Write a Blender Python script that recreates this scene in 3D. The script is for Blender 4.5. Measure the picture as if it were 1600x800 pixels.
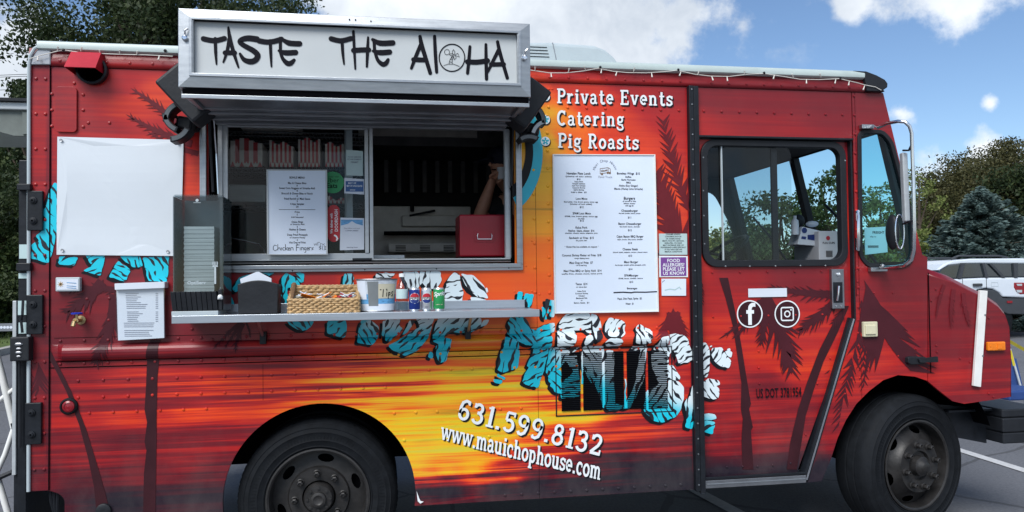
import bpy, bmesh, math, random
import numpy as np
from mathutils import Vector, Matrix, noise
from mathutils.geometry import delaunay_2d_cdt
random.seed(7); rng = np.random.default_rng(7)
S = bpy.context.scene
for o in list(bpy.data.objects): bpy.data.objects.remove(o)
R = math.radians; PI = math.pi

# ------------------------------------------------------------------ camera
F = 1200.; CX = 800.; CY = 411.; D = 4.0; H = 1.5
def _n(v): v = np.array(v, float); return v/np.linalg.norm(v)
ex = _n([7950-CX, 356-CY, F]); ez = _n([240-CX, -45870-CY, F]); ez = _n(ez-ez.dot(ex)*ex); ey = np.cross(ez, ex)
CAMPOS = np.array([0, -D, H])
def ray(px, py):
    r = np.array([px-CX, py-CY, F]); return np.array([r.dot(ex), r.dot(ey), r.dot(ez)])
def P(px, py, d=0.):
    w = ray(px, py); t = (D-d)/w[1]
    return Vector((w[0]*t, -d, H+w[2]*t))
def gz(x, y): return max(0., .013*(y-4.))
def G(px, py):
    w = ray(px, py)
    if w[2] > -1e-4: w[2] = -1e-4
    t = -H/w[2]
    for _ in range(20):
        p = CAMPOS+w*t; t = (H-gz(p[0], p[1]))/-w[2]
    p = CAMPOS+w*t
    return Vector((p[0], p[1], gz(p[0], p[1])))
cam = bpy.data.cameras.new('camera'); co = bpy.data.objects.new('camera', cam); S.collection.objects.link(co)
c_r = Vector((ex[0], ey[0], ez[0])); c_d = Vector((ex[1], ey[1], ez[1])); c_f = Vector((ex[2], ey[2], ez[2]))
M = Matrix((c_r, -c_d, -c_f)).transposed().to_4x4(); M.translation = Vector(CAMPOS)
co.matrix_world = M
cam.sensor_width = 36; cam.lens = 36*F/1600; cam.shift_y = (CY-400)/1600
cam.clip_start = .05; cam.clip_end = 2000
S.camera = co
S.render.resolution_x = 1024; S.render.resolution_y = 512
S.view_settings.view_transform = 'Standard'; S.view_settings.look = 'None'
S.view_settings.exposure = 0.6; S.view_settings.gamma = 1
S.cycles.max_bounces = 8; S.cycles.transparent_max_bounces = 24
S.cycles.use_denoising = True

# ------------------------------------------------------------------ light
SUN_EL = R(47); SUN_AZ = R(-146)     # azimuth from +Y toward +X
sd = Vector((math.sin(SUN_AZ)*math.cos(SUN_EL), math.cos(SUN_AZ)*math.cos(SUN_EL), math.sin(SUN_EL)))
sun = bpy.data.lights.new('sun', 'SUN'); sun.energy = 2.85; sun.angle = R(36); sun.color = (1, .985, .96)
so = bpy.data.objects.new('sun', sun); S.collection.objects.link(so)
so.rotation_euler = sd.to_track_quat('Z', 'Y').to_euler()

W = bpy.data.worlds.new('World'); S.world = W; W.use_nodes = True
nt = W.node_tree; nt.nodes.clear()
def nd(nt, typ, **kw):
    n = nt.nodes.new(typ)
    for k, v in kw.items():
        if k.startswith('i_'):
            key = k[2:]; key = int(key) if key.isdigit() else key.replace('_', ' ')
            n.inputs[key].default_value = v
        else: setattr(n, k, v)
    return n
out = nd(nt, 'ShaderNodeOutputWorld'); bg = nd(nt, 'ShaderNodeBackground'); bg.inputs[1].default_value = .075
sky = nd(nt, 'ShaderNodeTexSky', sky_type='NISHITA', sun_disc=False, sun_elevation=SUN_EL, sun_rotation=SUN_AZ, air_density=1.0, dust_density=.1, ozone_density=1.6)
tc = nd(nt, 'ShaderNodeTexCoord')
L = nt.links.new
def mth(op, a, b=None, c=None, clamp=False, tree=None):
    t = tree or nt
    n = t.nodes.new('ShaderNodeMath'); n.operation = op; n.use_clamp = clamp
    for i, v in enumerate((a, b, c)):
        if v is None: continue
        if isinstance(v, (int, float)): n.inputs[i].default_value = v
        else: t.links.new(v, n.inputs[i])
    return n.outputs[0]
# cloud masses: (px, py, angular radius px, weight)
clouds = [(640, 40, 170, .9), (800, 60, 190, .9), (950, 45, 170, .85), (1060, 50, 110, .6), (520, 0, 120, .6), (1130, 20, 70, .45), (20, 110, 110, .9), (60, 200, 120, .7),
          (1470, -15, 100, .75), (1540, -30, 80, .6), (1325, 0, 45, .55), (1512, 248, 46, .8), (1560, 262, 50, .7), (1475, 275, 45, .6), (1512, 178, 18, .45), (1405, 200, 28, .5),
          (1200, -260, 260, .6), (300, -300, 300, .6), (-300, 100, 300, .7), (2200, 50, 350, .6), (2700, -300, 400, .6), (1180, 60, 18, .3), (1210, 68, 16, .28)]
tot = None
nz0 = nd(nt, 'ShaderNodeTexNoise', i_Scale=3.0, i_Detail=4.0, i_Roughness=.6); L(tc.outputs['Generated'], nz0.inputs['Vector'])
wob = nt.nodes.new('ShaderNodeVectorMath'); wob.operation = 'MULTIPLY_ADD'; L(nz0.outputs['Color'], wob.inputs[0]); wob.inputs[1].default_value = (.12, .12, .12); L(tc.outputs['Generated'], wob.inputs[2])
for (px, py, r, w) in clouds:
    d = Vector(ray(px, py)).normalized(); d = d+Vector((.06, .06, .06))
    dn = nt.nodes.new('ShaderNodeVectorMath'); dn.operation = 'DISTANCE'; L(wob.outputs[0], dn.inputs[0]); dn.inputs[1].default_value = d
    rr = r/1250.
    v = mth('MULTIPLY', mth('SUBTRACT', 1.0, mth('DIVIDE', dn.outputs['Value'], rr*1.25), clamp=True), w*1.6)
    tot = v if tot is None else mth('MAXIMUM', tot, v)
# elsewhere in the sky: the same broken cloud, where the camera does not look
sep = nd(nt, 'ShaderNodeSeparateXYZ'); L(tc.outputs['Generated'], sep.inputs[0])
nzg = nd(nt, 'ShaderNodeTexNoise', i_Scale=2.1, i_Detail=2.0); L(tc.outputs['Generated'], nzg.inputs['Vector'])
back = mth('MULTIPLY', mth('MULTIPLY', mth('SUBTRACT', .2, sep.outputs['Y'], clamp=True), 1.4, clamp=True), mth('MULTIPLY', nzg.outputs[0], 1.1))
tot = mth('MAXIMUM', tot, back)
nz1 = nd(nt, 'ShaderNodeTexNoise', i_Scale=9.0, i_Detail=12.0, i_Roughness=.6); L(tc.outputs['Generated'], nz1.inputs['Vector'])
cl = mth('ADD', tot, mth('MULTIPLY', mth('SUBTRACT', nz1.outputs[0], .5), 2.3))
mr = nd(nt, 'ShaderNodeMapRange', interpolation_type='SMOOTHSTEP'); L(cl, mr.inputs[0]); mr.inputs[1].default_value = .30; mr.inputs[2].default_value = .72
gate = mth('MULTIPLY', mr.outputs[0], mth('MULTIPLY', tot, 4., clamp=True), clamp=True)
nz2 = nd(nt, 'ShaderNodeTexNoise', i_Scale=4.5, i_Detail=6.0, i_Roughness=.6); L(wob.outputs[0], nz2.inputs['Vector'])
cr = nd(nt, 'ShaderNodeValToRGB'); L(nz2.outputs[0], cr.inputs[0])
cr.color_ramp.elements[0].position = .33; cr.color_ramp.elements[0].color = (4.6, 5.3, 6.3, 1)
cr.color_ramp.elements[1].position = .62; cr.color_ramp.elements[1].color = (8.8, 9.3, 9.9, 1)
skc = nd(nt, 'ShaderNodeMix', data_type='RGBA', blend_type='MULTIPLY'); skc.inputs[0].default_value = 1
L(sky.outputs[0], skc.inputs[6]); skc.inputs[7].default_value = (.98, 1.08, 1.20, 1)
mx = nd(nt, 'ShaderNodeMix', data_type='RGBA'); L(gate, mx.inputs[0]); L(skc.outputs[2], mx.inputs[6]); L(cr.outputs[0], mx.inputs[7])
L(mx.outputs[2], bg.inputs[0]); L(bg.outputs[0], out.inputs[0])

# ------------------------------------------------------------------ materials
MATS = {}
def mat(name, col=(.5, .5, .5), rough=.5, metal=0., var=.12, vscale=8., bump=0., bscale=60., spec=.5, coat=0., emit=None, stretch=(1, 1, 1)):
    if name in MATS: return MATS[name]
    m = bpy.data.materials.new(name); m.use_nodes = True; t = m.node_tree; b = t.nodes['Principled BSDF']
    tcn = nd(t, 'ShaderNodeTexCoord'); mp = nd(t, 'ShaderNodeMapping'); t.links.new(tcn.outputs['Object'], mp.inputs[0]); mp.inputs['Scale'].default_value = stretch
    n1 = nd(t, 'ShaderNodeTexNoise', i_Scale=vscale, i_Detail=6.0, i_Roughness=.65); t.links.new(mp.outputs[0], n1.inputs['Vector'])
    mixn = nd(t, 'ShaderNodeMix', data_type='RGBA')
    lo = [c*(1-var) for c in col]+[1]; hi = [min(1, c*(1+var)) for c in col]+[1]
    mixn.inputs[6].default_value = lo; mixn.inputs[7].default_value = hi
    f = mth('MULTIPLY_ADD', n1.outputs[0], 2.4, -.7, clamp=True, tree=t); t.links.new(f, mixn.inputs[0])
    t.links.new(mixn.outputs[2], b.inputs['Base Color'])
    r = mth('MULTIPLY_ADD', n1.outputs[0], .25*rough+.04, rough*.85, clamp=True, tree=t); t.links.new(r, b.inputs['Roughness'])
    b.inputs['Metallic'].default_value = metal; b.inputs['Specular IOR Level'].default_value = spec; b.inputs['Coat Weight'].default_value = coat
    if bump:
        n2 = nd(t, 'ShaderNodeTexNoise', i_Scale=bscale, i_Detail=5.0); t.links.new(mp.outputs[0], n2.inputs['Vector'])
        bp = nd(t, 'ShaderNodeBump', i_Strength=bump, i_Distance=.01); t.links.new(n2.outputs[0], bp.inputs['Height']); t.links.new(bp.outputs[0], b.inputs['Normal'])
    if emit: b.inputs['Emission Color'].default_value = (*emit, 1); b.inputs['Emission Strength'].default_value = 1
    MATS[name] = m; return m
def glass(name, tint, gloss=1.0, rough=.02):
    m = bpy.data.materials.new(name); m.use_nodes = True; t = m.node_tree; t.nodes.clear()
    o = nd(t, 'ShaderNodeOutputMaterial'); tr = nd(t, 'ShaderNodeBsdfTransparent'); tr.inputs[0].default_value = (*tint, 1)
    g = nd(t, 'ShaderNodeBsdfGlossy'); g.inputs['Roughness'].default_value = rough
    fr = nd(t, 'ShaderNodeFresnel', i_IOR=1.5); mxs = nd(t, 'ShaderNodeMixShader')
    geo = nd(t, 'ShaderNodeNewGeometry'); t.links.new(mth('MULTIPLY', mth('MULTIPLY', fr.outputs[0], gloss, clamp=True, tree=t), mth('SUBTRACT', 1.0, geo.outputs['Backfacing'], tree=t), tree=t), mxs.inputs[0]); t.links.new(tr.outputs[0], mxs.inputs[1]); t.links.new(g.outputs[0], mxs.inputs[2]); t.links.new(mxs.outputs[0], o.inputs[0])
    MATS[name] = m; return m

def wrap_material():
    m = bpy.data.materials.new('sunset_wrap'); m.use_nodes = True; t = m.node_tree; b = t.nodes['Principled BSDF']; l = t.links.new
    tcn = nd(t, 'ShaderNodeTexCoord')
    at = nd(t, 'ShaderNodeAttribute', attribute_name='t'); aa = nd(t, 'ShaderNodeAttribute', attribute_name='a')
    def nz(sx, szz, det=4.):
        mp = nd(t, 'ShaderNodeMapping'); l(tcn.outputs['Object'], mp.inputs[0]); mp.inputs['Scale'].default_value = (sx, 0, szz)
        n = nd(t, 'ShaderNodeTexNoise', i_Scale=1., i_Detail=det, i_Roughness=.6); l(mp.outputs[0], n.inputs['Vector']); return n.outputs[0]
    s1 = mth('SUBTRACT', nz(.55, 26, 3.), .5, tree=t); s2 = mth('SUBTRACT', nz(1.2, 85, 4.), .5, tree=t); s3 = mth('SUBTRACT', nz(4, 300, 3.), .5, tree=t)
    s1m = nd(t, 'ShaderNodeMapRange', interpolation_type='SMOOTHSTEP'); l(s1, s1m.inputs[0]); s1m.inputs[1].default_value = -.11; s1m.inputs[2].default_value = .11; s1m.inputs[3].default_value = -.62; s1m.inputs[4].default_value = .55
    st = mth('ADD', s1m.outputs[0], mth('ADD', mth('MULTIPLY', s2, 2.2, tree=t), mth('MULTIPLY', s3, .8, tree=t), tree=t), tree=t)
    v = mth('MULTIPLY_ADD', st, aa.outputs['Fac'], at.outputs['Fac'], clamp=True, tree=t)
    cr = nd(t, 'ShaderNodeValToRGB'); l(v, cr.inputs[0]); e = cr.color_ramp.elements
    e[0].position = 0; e[0].color = (.008, .010, .017, 1); e[1].position = 1; e[1].color = (.62, .50, .04, 1)
    for p, c in ((.12, (.018, .010, .018)), (.24, (.065, .007, .014)), (.36, (.20, .008, .014)), (.46, (.42, .014, .012)), (.56, (.72, .055, .010)), (.66, (.80, .15, .008)), (.76, (.78, .32, .012)), (.86, (.80, .46, .010)), (.93, (.66, .50, .02))):
        x = e.new(p); x.color = (*c, 1)
    # olive streaks where the print is yellow
    ol = mth('MULTIPLY', mth('GREATER_THAN', v, .7, tree=t), mth('MULTIPLY', mth('MULTIPLY_ADD', nz(1.1, 24, 3.), 7., -4.0, clamp=True, tree=t), .8, tree=t), tree=t)
    mo = nd(t, 'ShaderNodeMix', data_type='RGBA'); l(ol, mo.inputs[0]); l(cr.outputs[0], mo.inputs[6]); mo.inputs[7].default_value = (.20, .17, .015, 1)
    # thin grime
    mp2 = nd(t, 'ShaderNodeMapping'); l(tcn.outputs['Object'], mp2.inputs[0]); mp2.inputs['Scale'].default_value = (3, 1, 2)
    gn = nd(t, 'ShaderNodeTexNoise', i_Scale=1., i_Detail=8., i_Roughness=.7); l(mp2.outputs[0], gn.inputs['Vector'])
    gm = nd(t, 'ShaderNodeMix', data_type='RGBA'); szx = nd(t, 'ShaderNodeSeparateXYZ'); l(tcn.outputs['Object'], szx.inputs[0]); low = mth('MULTIPLY_ADD', szx.outputs['Z'], -1.6, 1.35, clamp=True, tree=t); l(mth('MULTIPLY', mth('MULTIPLY_ADD', gn.outputs[0], 3., -1.25, clamp=True, tree=t), mth('MULTIPLY_ADD', low, .22, .06, tree=t), tree=t), gm.inputs[0]); l(mo.outputs[2], gm.inputs[6]); gm.inputs[7].default_value = (.2, .17, .16, 1)
    l(gm.outputs[2], b.inputs['Base Color'])
    l(mth('MULTIPLY_ADD', gn.outputs[0], .2, .22, tree=t), b.inputs['Roughness'])
    b.inputs['Specular IOR Level'].default_value = .38
    # faint oil-canning of the thin sheet
    on = nd(t, 'ShaderNodeTexNoise', i_Scale=3.2, i_Detail=1.0); l(tcn.outputs['Object'], on.inputs['Vector'])
    bp = nd(t, 'ShaderNodeBump', i_Strength=.25, i_Distance=.02); l(on.outputs[0], bp.inputs['Height']); l(bp.outputs[0], b.inputs['Normal'])
    MATS['wrap'] = m
wrap_material()
def stripe_material():
    m = bpy.data.materials.new('tiger_stripe_print'); m.use_nodes = True; t = m.node_tree; b = t.nodes['Principled BSDF']; l = t.links.new
    uv = nd(t, 'ShaderNodeUVMap', uv_map='uv'); at = nd(t, 'ShaderNodeAttribute', attribute_name='w')
    n1 = nd(t, 'ShaderNodeTexNoise', i_Scale=.45, i_Detail=1.5); l(uv.outputs[0], n1.inputs['Vector'])
    mp = nd(t, 'ShaderNodeMapping'); l(uv.outputs[0], mp.inputs[0]); mp.inputs['Scale'].default_value = (1., .45, 1); mp.inputs['Location'].default_value = (7.3, 2.1, 0)
    n2 = nd(t, 'ShaderNodeTexNoise', i_Scale=1.0, i_Detail=1.0); l(mp.outputs[0], n2.inputs['Vector'])
    sx = nd(t, 'ShaderNodeSeparateXYZ'); l(uv.outputs[0], sx.inputs[0])
    u = mth('ADD', sx.outputs[0], mth('MULTIPLY', n1.outputs[0], 1.6, tree=t), tree=t)
    fr = mth('ABSOLUTE', mth('SUBTRACT', mth('FRACT', u, tree=t), .5, tree=t), tree=t)
    wd = mth('MULTIPLY_ADD', n2.outputs[0], 1.05, -.43, tree=t)     # half width of the black stripe, dies out in places
    bk = mth('LESS_THAN', fr, wd, tree=t)
    mc = nd(t, 'ShaderNodeMix', data_type='RGBA'); l(at.outputs['Fac'], mc.inputs[0]); mc.inputs[6].default_value = (.006, .50, .64, 1); mc.inputs[7].default_value = (.66, .76, .80, 1)
    mb = nd(t, 'ShaderNodeMix', data_type='RGBA'); l(bk, mb.inputs[0]); l(mc.outputs[2], mb.inputs[6]); mb.inputs[7].default_value = (.012, .013, .02, 1)
    l(mb.outputs[2], b.inputs['Base Color']); b.inputs['Roughness'].default_value = .32
    MATS['stripe'] = m
stripe_material()
mat('black_vinyl', (.006, .007, .010), .4, var=.2, spec=.2)
mat('palm_vinyl', (.036, .008, .012), .4, var=.25, vscale=5, spec=.25)
mat('white_vinyl', (.74, .78, .80), .4, var=.05)
mat('cyan_vinyl', (.01, .40, .52), .35, var=.05)
mat('alu', (.36, .38, .40), .38, 1., var=.15, vscale=5, bump=.05, bscale=90, stretch=(1, 1, 9))
mat('alu_dark', (.30, .31, .33), .42, 1., var=.2, vscale=6)
mat('alu_light', (.45, .48, .50), .42, .35, var=.08, vscale=5, stretch=(1, 1, 10))
mat('steel_shelf', (.42, .46, .51), .33, .75, var=.10, vscale=4, stretch=(1, 1, 20))
mat('panel_white', (.46, .49, .50), .45, 0, var=.05, vscale=2)
mat('roof_white', (.42, .50, .49), .4, var=.08)
mat('black_plastic', (.012, .014, .018), .5, var=.25, bump=.1, spec=.3)
mat('black_metal', (.008, .010, .014), .42, var=.35, vscale=14, bump=.08, spec=.3)
mat('rubber', (.009, .0105, .013), .7, spec=.12, var=.3, vscale=18, bump=.15, bscale=80)
mat('rim_paint', (.019, .018, .018), .45, spec=.4, var=.5, vscale=15, bump=.1)
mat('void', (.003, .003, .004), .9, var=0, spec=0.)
mat('chrome', (.75, .77, .80), .16, 1., var=.1)
mat('cream', (.55, .52, .36), .5)
mat('amber', (.75, .19, .01), .25, var=.15, vscale=40)
mat('red_lens', (.22, .008, .015), .2, var=.2, vscale=40)
mat('vent_red', (.42, .012, .025), .35, var=.12)
mat('paper', (.60, .65, .73), .55, var=.02, vscale=3)
mat('board_white', (.64, .72, .84), .5, var=.035, vscale=2.5)
mat('banner_white', (.57, .62, .67), .5, var=.03, vscale=2.5, bump=.15, bscale=5)
mat('ink', (.006, .006, .010), .6, var=0, spec=.1)
mat('ink_grey', (.16, .18, .24), .6, var=0)
mat('purple', (.16, .05, .26), .5, var=.05)
mat('steel_dark', (.10, .10, .10), .5, .6, var=.3, bump=.1)
mat('kitchen_steel', (.48, .46, .42), .5, .2, var=.25, vscale=5, bump=.05)
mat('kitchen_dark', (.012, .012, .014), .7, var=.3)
mat('skin', (.52, .26, .18), .5, var=.12, vscale=30)
mat('cloth_dark', (.012, .012, .016), .85, var=.3, bump=.3)
mat('cap_dark', (.01, .015, .035), .8)
mat('box_red', (.33, .006, .02), .38, var=.06)
mat('wicker', (.44, .29, .14), .65, var=.35, vscale=60, bump=.3)
mat('wicker_dark', (.17, .095, .045), .7, var=.3, vscale=60)
mat('bag_white', (.85, .78, .72), .7, var=.08)
mat('bag_red', (.62, .06, .07), .7, var=.08)
mat('kraft', (.50, .47, .36), .7, var=.1)
mat('can_blue', (.012, .035, .22), .28, .45, var=.05)
mat('can_silver', (.62, .64, .67), .28, .8, var=.05)
mat('can_green', (.03, .33, .10), .28, .45, var=.05)
mat('logo_red', (.42, .015, .03), .35, var=.03)
mat('logo_blue', (.012, .03, .17), .35, var=.03)
mat('tin_art', (.55, .60, .66), .4, .2, var=.3, vscale=30)
mat('tin_grey', (.20, .22, .23), .4, .3, var=.1)
mat('sea_blue', (.10, .30, .55), .4, var=.35, vscale=50, stretch=(1, 1, 3))
mat('smoke_plastic', (.10, .112, .12), .22, var=.15, vscale=6)
mat('stock_grey', (.48, .52, .52), .5, var=.12, vscale=6, stretch=(1, 1, 12))
mat('brass', (.45, .33, .17), .35, .9, var=.2)
mat('tap_blue', (.01, .03, .35), .4)
mat('wire_white', (.62, .60, .55), .5)
mat('green_sticker', (.02, .27, .09), .5, var=.03); mat('red_sticker', (.45, .012, .02), .45, var=.03); mat('blue_sticker', (.02, .09, .27), .45, var=.1, vscale=40); mat('pale_sticker', (.42, .55, .56), .5, var=.06)
mat('carton', (.55, .56, .60), .6, var=.05)
mat('suv_paint', (.58, .64, .71), .22, .0, var=.03, coat=.6)
mat('suv_roof', (.60, .66, .72), .25, 0, var=.03, coat=.6)
mat('suv_clad', (.035, .04, .048), .6, var=.1)
mat('suv_glass', (.02, .028, .033), .06, var=.2, spec=.9)
mat('white_paint', (.70, .70, .68), .5, var=.08)
mat('yellow_tape', (.62, .50, .02), .5); mat('chair_blue', (.015, .05, .19), .6)
mat('bark', (.07, .052, .038), .9, var=.35, vscale=20, bump=.6)
mat('concrete', (.34, .33, .31), .85, var=.15, vscale=9, bump=.3)
mat('light_grey_unit', (.40, .46, .49), .5, var=.06)
mat('grey_fabric', (.13, .15, .14), .7, var=.15)
glass('glass_serving', (.84, .88, .88), .6); glass('glass_cab', (.74, .80, .81), .7); glass('glass_teal', (.55, .88, .90), .7); glass('glass_shield', (.68, .83, .86), .6); glass('glass_clear', (.95, .97, .975), 1.)

# ------------------------------------------------------------------ mesh helpers
class MB:
    def __init__(s): s.v = []; s.f = []; s.m = []; s.mats = []; s.cur = 0
    def use(s, name):
        if name not in s.mats: s.mats.append(name)
        s.cur = s.mats.index(name); return s
    def add(s, vs, fs):
        b = len(s.v); s.v += [tuple(v) for v in vs]
        for f in fs: s.f.append([i+b for i in f]); s.m.append(s.cur)
        return s
    def box(s, x0, x1, y0, y1, z0, z1):
        if x0 > x1: x0, x1 = x1, x0
        if y0 > y1: y0, y1 = y1, y0
        if z0 > z1: z0, z1 = z1, z0
        return s.add([(x0, y0, z0), (x1, y0, z0), (x1, y1, z0), (x0, y1, z0), (x0, y0, z1), (x1, y0, z1), (x1, y1, z1), (x0, y1, z1)],
                     [(0, 3, 2, 1), (4, 5, 6, 7), (0, 1, 5, 4), (1, 2, 6, 5), (2, 3, 7, 6), (3, 0, 4, 7)])
    def pbox(s, px0, py0, px1, py1, d1, d0):   # box seen at pixels, front at d1, back at d0
        a = P(px0, py0, d1); b = P(px1, py1, d1)
        return s.box(a.x, b.x, -d1, -d0, b.z, a.z)
    def hexa(s, c8): return s.add(c8, [(0, 3, 2, 1), (4, 5, 6, 7), (0, 1, 5, 4), (1, 2, 6, 5), (2, 3, 7, 6), (3, 0, 4, 7)])
    def tube(s, pts, r, n=8, cap=True, flat=None):
        pts = [Vector(p) for p in pts]; rings = []; k = len(pts); rr = r if isinstance(r, (list, tuple)) else [r]*k
        up = None
        for i, p in enumerate(pts):
            t = (pts[min(i+1, k-1)]-pts[max(i-1, 0)]).normalized()
            if up is None: up = Vector((0, 0, 1)) if abs(t.z) < .9 else Vector((1, 0, 0))
            a = t.cross(up)
            if a.length < 1e-4: a = t.cross(Vector((.3, .9, .1)))
            a.normalize(); b = a.cross(t).normalized(); up = b
            rings.append([p+(a*math.cos(q)+b*math.sin(q)*(flat or 1))*rr[i] for q in [2*PI*j/n for j in range(n)]])
        vs = [v for rg in rings for v in rg]; fs = []
        for i in range(k-1):
            for j in range(n): fs.append((i*n+j, i*n+(j+1) % n, (i+1)*n+(j+1) % n, (i+1)*n+j))
        if cap: fs.append(tuple(range(n-1, -1, -1))); fs.append(tuple((k-1)*n+j for j in range(n)))
        return s.add(vs, fs)
    def lathe(s, prof, c, n=32, axis='z', a0=0, a1=2*PI, caps=False):  # prof: (radius, height)
        c = Vector(c); full = abs(a1-a0-2*PI) < 1e-6; m = n if full else n+1; vs = []
        for (r, h) in prof:
            for j in range(m):
                q = a0+(a1-a0)*j/n
                if axis == 'z': vs.append(c+Vector((r*math.cos(q), r*math.sin(q), h)))
                else: vs.append(c+Vector((r*math.cos(q), -h, r*math.sin(q))))
        fs = []
        for i in range(len(prof)-1):
            for j in range(n):
                j2 = (j+1) % m if full else j+1
                q = (i*m+j, i*m+j2, (i+1)*m+j2, (i+1)*m+j); fs.append(q)
        if full and caps:
            if prof[0][0] > 1e-5: fs.append(tuple(range(m-1, -1, -1)))
            if prof[-1][0] > 1e-5: fs.append(tuple((len(prof)-1)*m+j for j in range(m)))
        return s.add(vs, fs)
    def sph(s, c, r, n=8, sc=(1, 1, 1)):
        pr = []; c = Vector(c); k = max(4, n//2+1)
        vs = []; fs = []
        for i in range(k+1):
            th = PI*i/k
            for j in range(n):
                q = 2*PI*j/n; vs.append(c+Vector((r*sc[0]*math.sin(th)*math.cos(q), r*sc[1]*math.sin(th)*math.sin(q), r*sc[2]*math.cos(th))))
        for i in range(k):
            for j in range(n): fs.append((i*n+j, (i+1)*n+j, (i+1)*n+(j+1) % n, i*n+(j+1) % n))
        return s.add(vs, fs)
    def prism(s, poly, d1, d0, holes=()):      # poly in (x,z); front at y=-d1, back at y=-d0
        v2, tr = cdt(poly, holes); n = len(v2)
        vs = [(x, -d1, z) for x, z in v2]+[(x, -d0, z) for x, z in v2]
        fs = [t for t in tr]+[tuple(i+n for i in reversed(t)) for t in tr]
        cnt = {}
        for t in tr:
            for a, b in ((t[0], t[1]), (t[1], t[2]), (t[2], t[0])): cnt[(a, b)] = 1
        for (a, b) in cnt:
            if (b, a) not in cnt: fs.append((b, a, a+n, b+n))
        return s.add(vs, fs)
    def pprism(s, ppoly, d1, d0, holes=()):
        f = lambda q: [(P(x, y, d1).x, P(x, y, d1).z) for x, y in q]
        return s.prism(f(ppoly), d1, d0, [f(h) for h in holes])

def sheetp(poly, d):   # one-sided flat sheet in (x,z) facing -y
    m = MB(); v, t = cdt(poly); return m.add([(x, -d, z) for x, z in v], t)
def inpoly(x, y, p):
    c = False; j = len(p)-1
    for i in range(len(p)):
        if (p[i][1] > y) != (p[j][1] > y) and x < (p[j][0]-p[i][0])*(y-p[i][1])/(p[j][1]-p[i][1])+p[i][0]: c = not c
        j = i
    return c
def cdt(poly, holes=(), pts=()):
    vs = []; es = []
    for lp in [poly]+list(holes):
        b = len(vs); vs += [Vector((p[0], p[1])) for p in lp]; es += [(b+i, b+(i+1) % len(lp)) for i in range(len(lp))]
    vs += [Vector(p) for p in pts]
    r = delaunay_2d_cdt(vs, es, [], 0, 1e-7); V = [tuple(v) for v in r[0]]; T = []
    for f in r[2]:
        if len(f) != 3: continue
        cx = sum(V[i][0] for i in f)/3; cy = sum(V[i][1] for i in f)/3
        if inpoly(cx, cy, poly) and not any(inpoly(cx, cy, h) for h in holes):
            a, b, c = [V[i] for i in f]
            if (b[0]-a[0])*(c[1]-a[1])-(b[1]-a[1])*(c[0]-a[0]) < 0: f = f[::-1]
            T.append(tuple(f))
    use = sorted({i for f in T for i in f}); mp = {v: i for i, v in enumerate(use)}
    return [V[i] for i in use], [tuple(mp[i] for i in f) for f in T]
def mesh_of(mb, name, mats):
    me = bpy.data.meshes.new(name); me.from_pydata(mb.v, [], mb.f); me.update()
    for k in mats: me.materials.append(MATS[k])
    if len(mats) > 1 and mb.mats: me.polygons.foreach_set('material_index', mb.m)
    return me
def link(name, me, parent=None, root=None):
    o = bpy.data.objects.new(name, me); S.collection.objects.link(o)
    if parent is not None:
        o.parent = parent
        if parent.type == 'EMPTY': o.matrix_parent_inverse = Matrix.Translation(-Vector(parent.location))
    return o
def obj(name, mb, m, parent=None, smooth=False, bevel=0., label=None, seg=2):
    mats = mb.mats if mb.mats else [m]
    o = link(name, mesh_of(mb, name, mats), parent)
    if smooth:
        o.data.polygons.foreach_set('use_smooth', [True]*len(o.data.polygons))
        md = o.modifiers.new('es', 'EDGE_SPLIT'); md.split_angle = R(38)
    if bevel:
        b = o.modifiers.new('b', 'BEVEL'); b.width = bevel; b.segments = seg; b.limit_method = 'ANGLE'; b.angle_limit = R(40)
    if label: o['label'] = label
    return o
def tag(o, label, cat, group=None):
    o['label'] = label; o['category'] = cat
    if group: o['group'] = group
    return o
def thing(name, label, cat, loc, group=None):
    o = bpy.data.objects.new(name, None); S.collection.objects.link(o); o.location = loc; o.empty_display_size = .1
    return tag(o, label, cat, group)
def struct(o, kind='structure'): o['kind'] = kind; return o

# rub-rail bulge: every sheet and print on the side follows it
RZ0, RZ1, RX0, RX1 = 1.150, 1.232, -1.545, 1.52
def bulge(x, z):
    if z <= RZ0 or z >= RZ1 or x < RX0 or x > RX1: return 0.
    u = (z-RZ0)/(RZ1-RZ0)*2-1
    return .036*math.sqrt(max(0, 1-u*u))*min(1, (x-RX0)/.03)
RAILZ = [RZ0+(RZ1-RZ0)*(1-math.cos(PI*i/10))/2 for i in range(11)]

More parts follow.
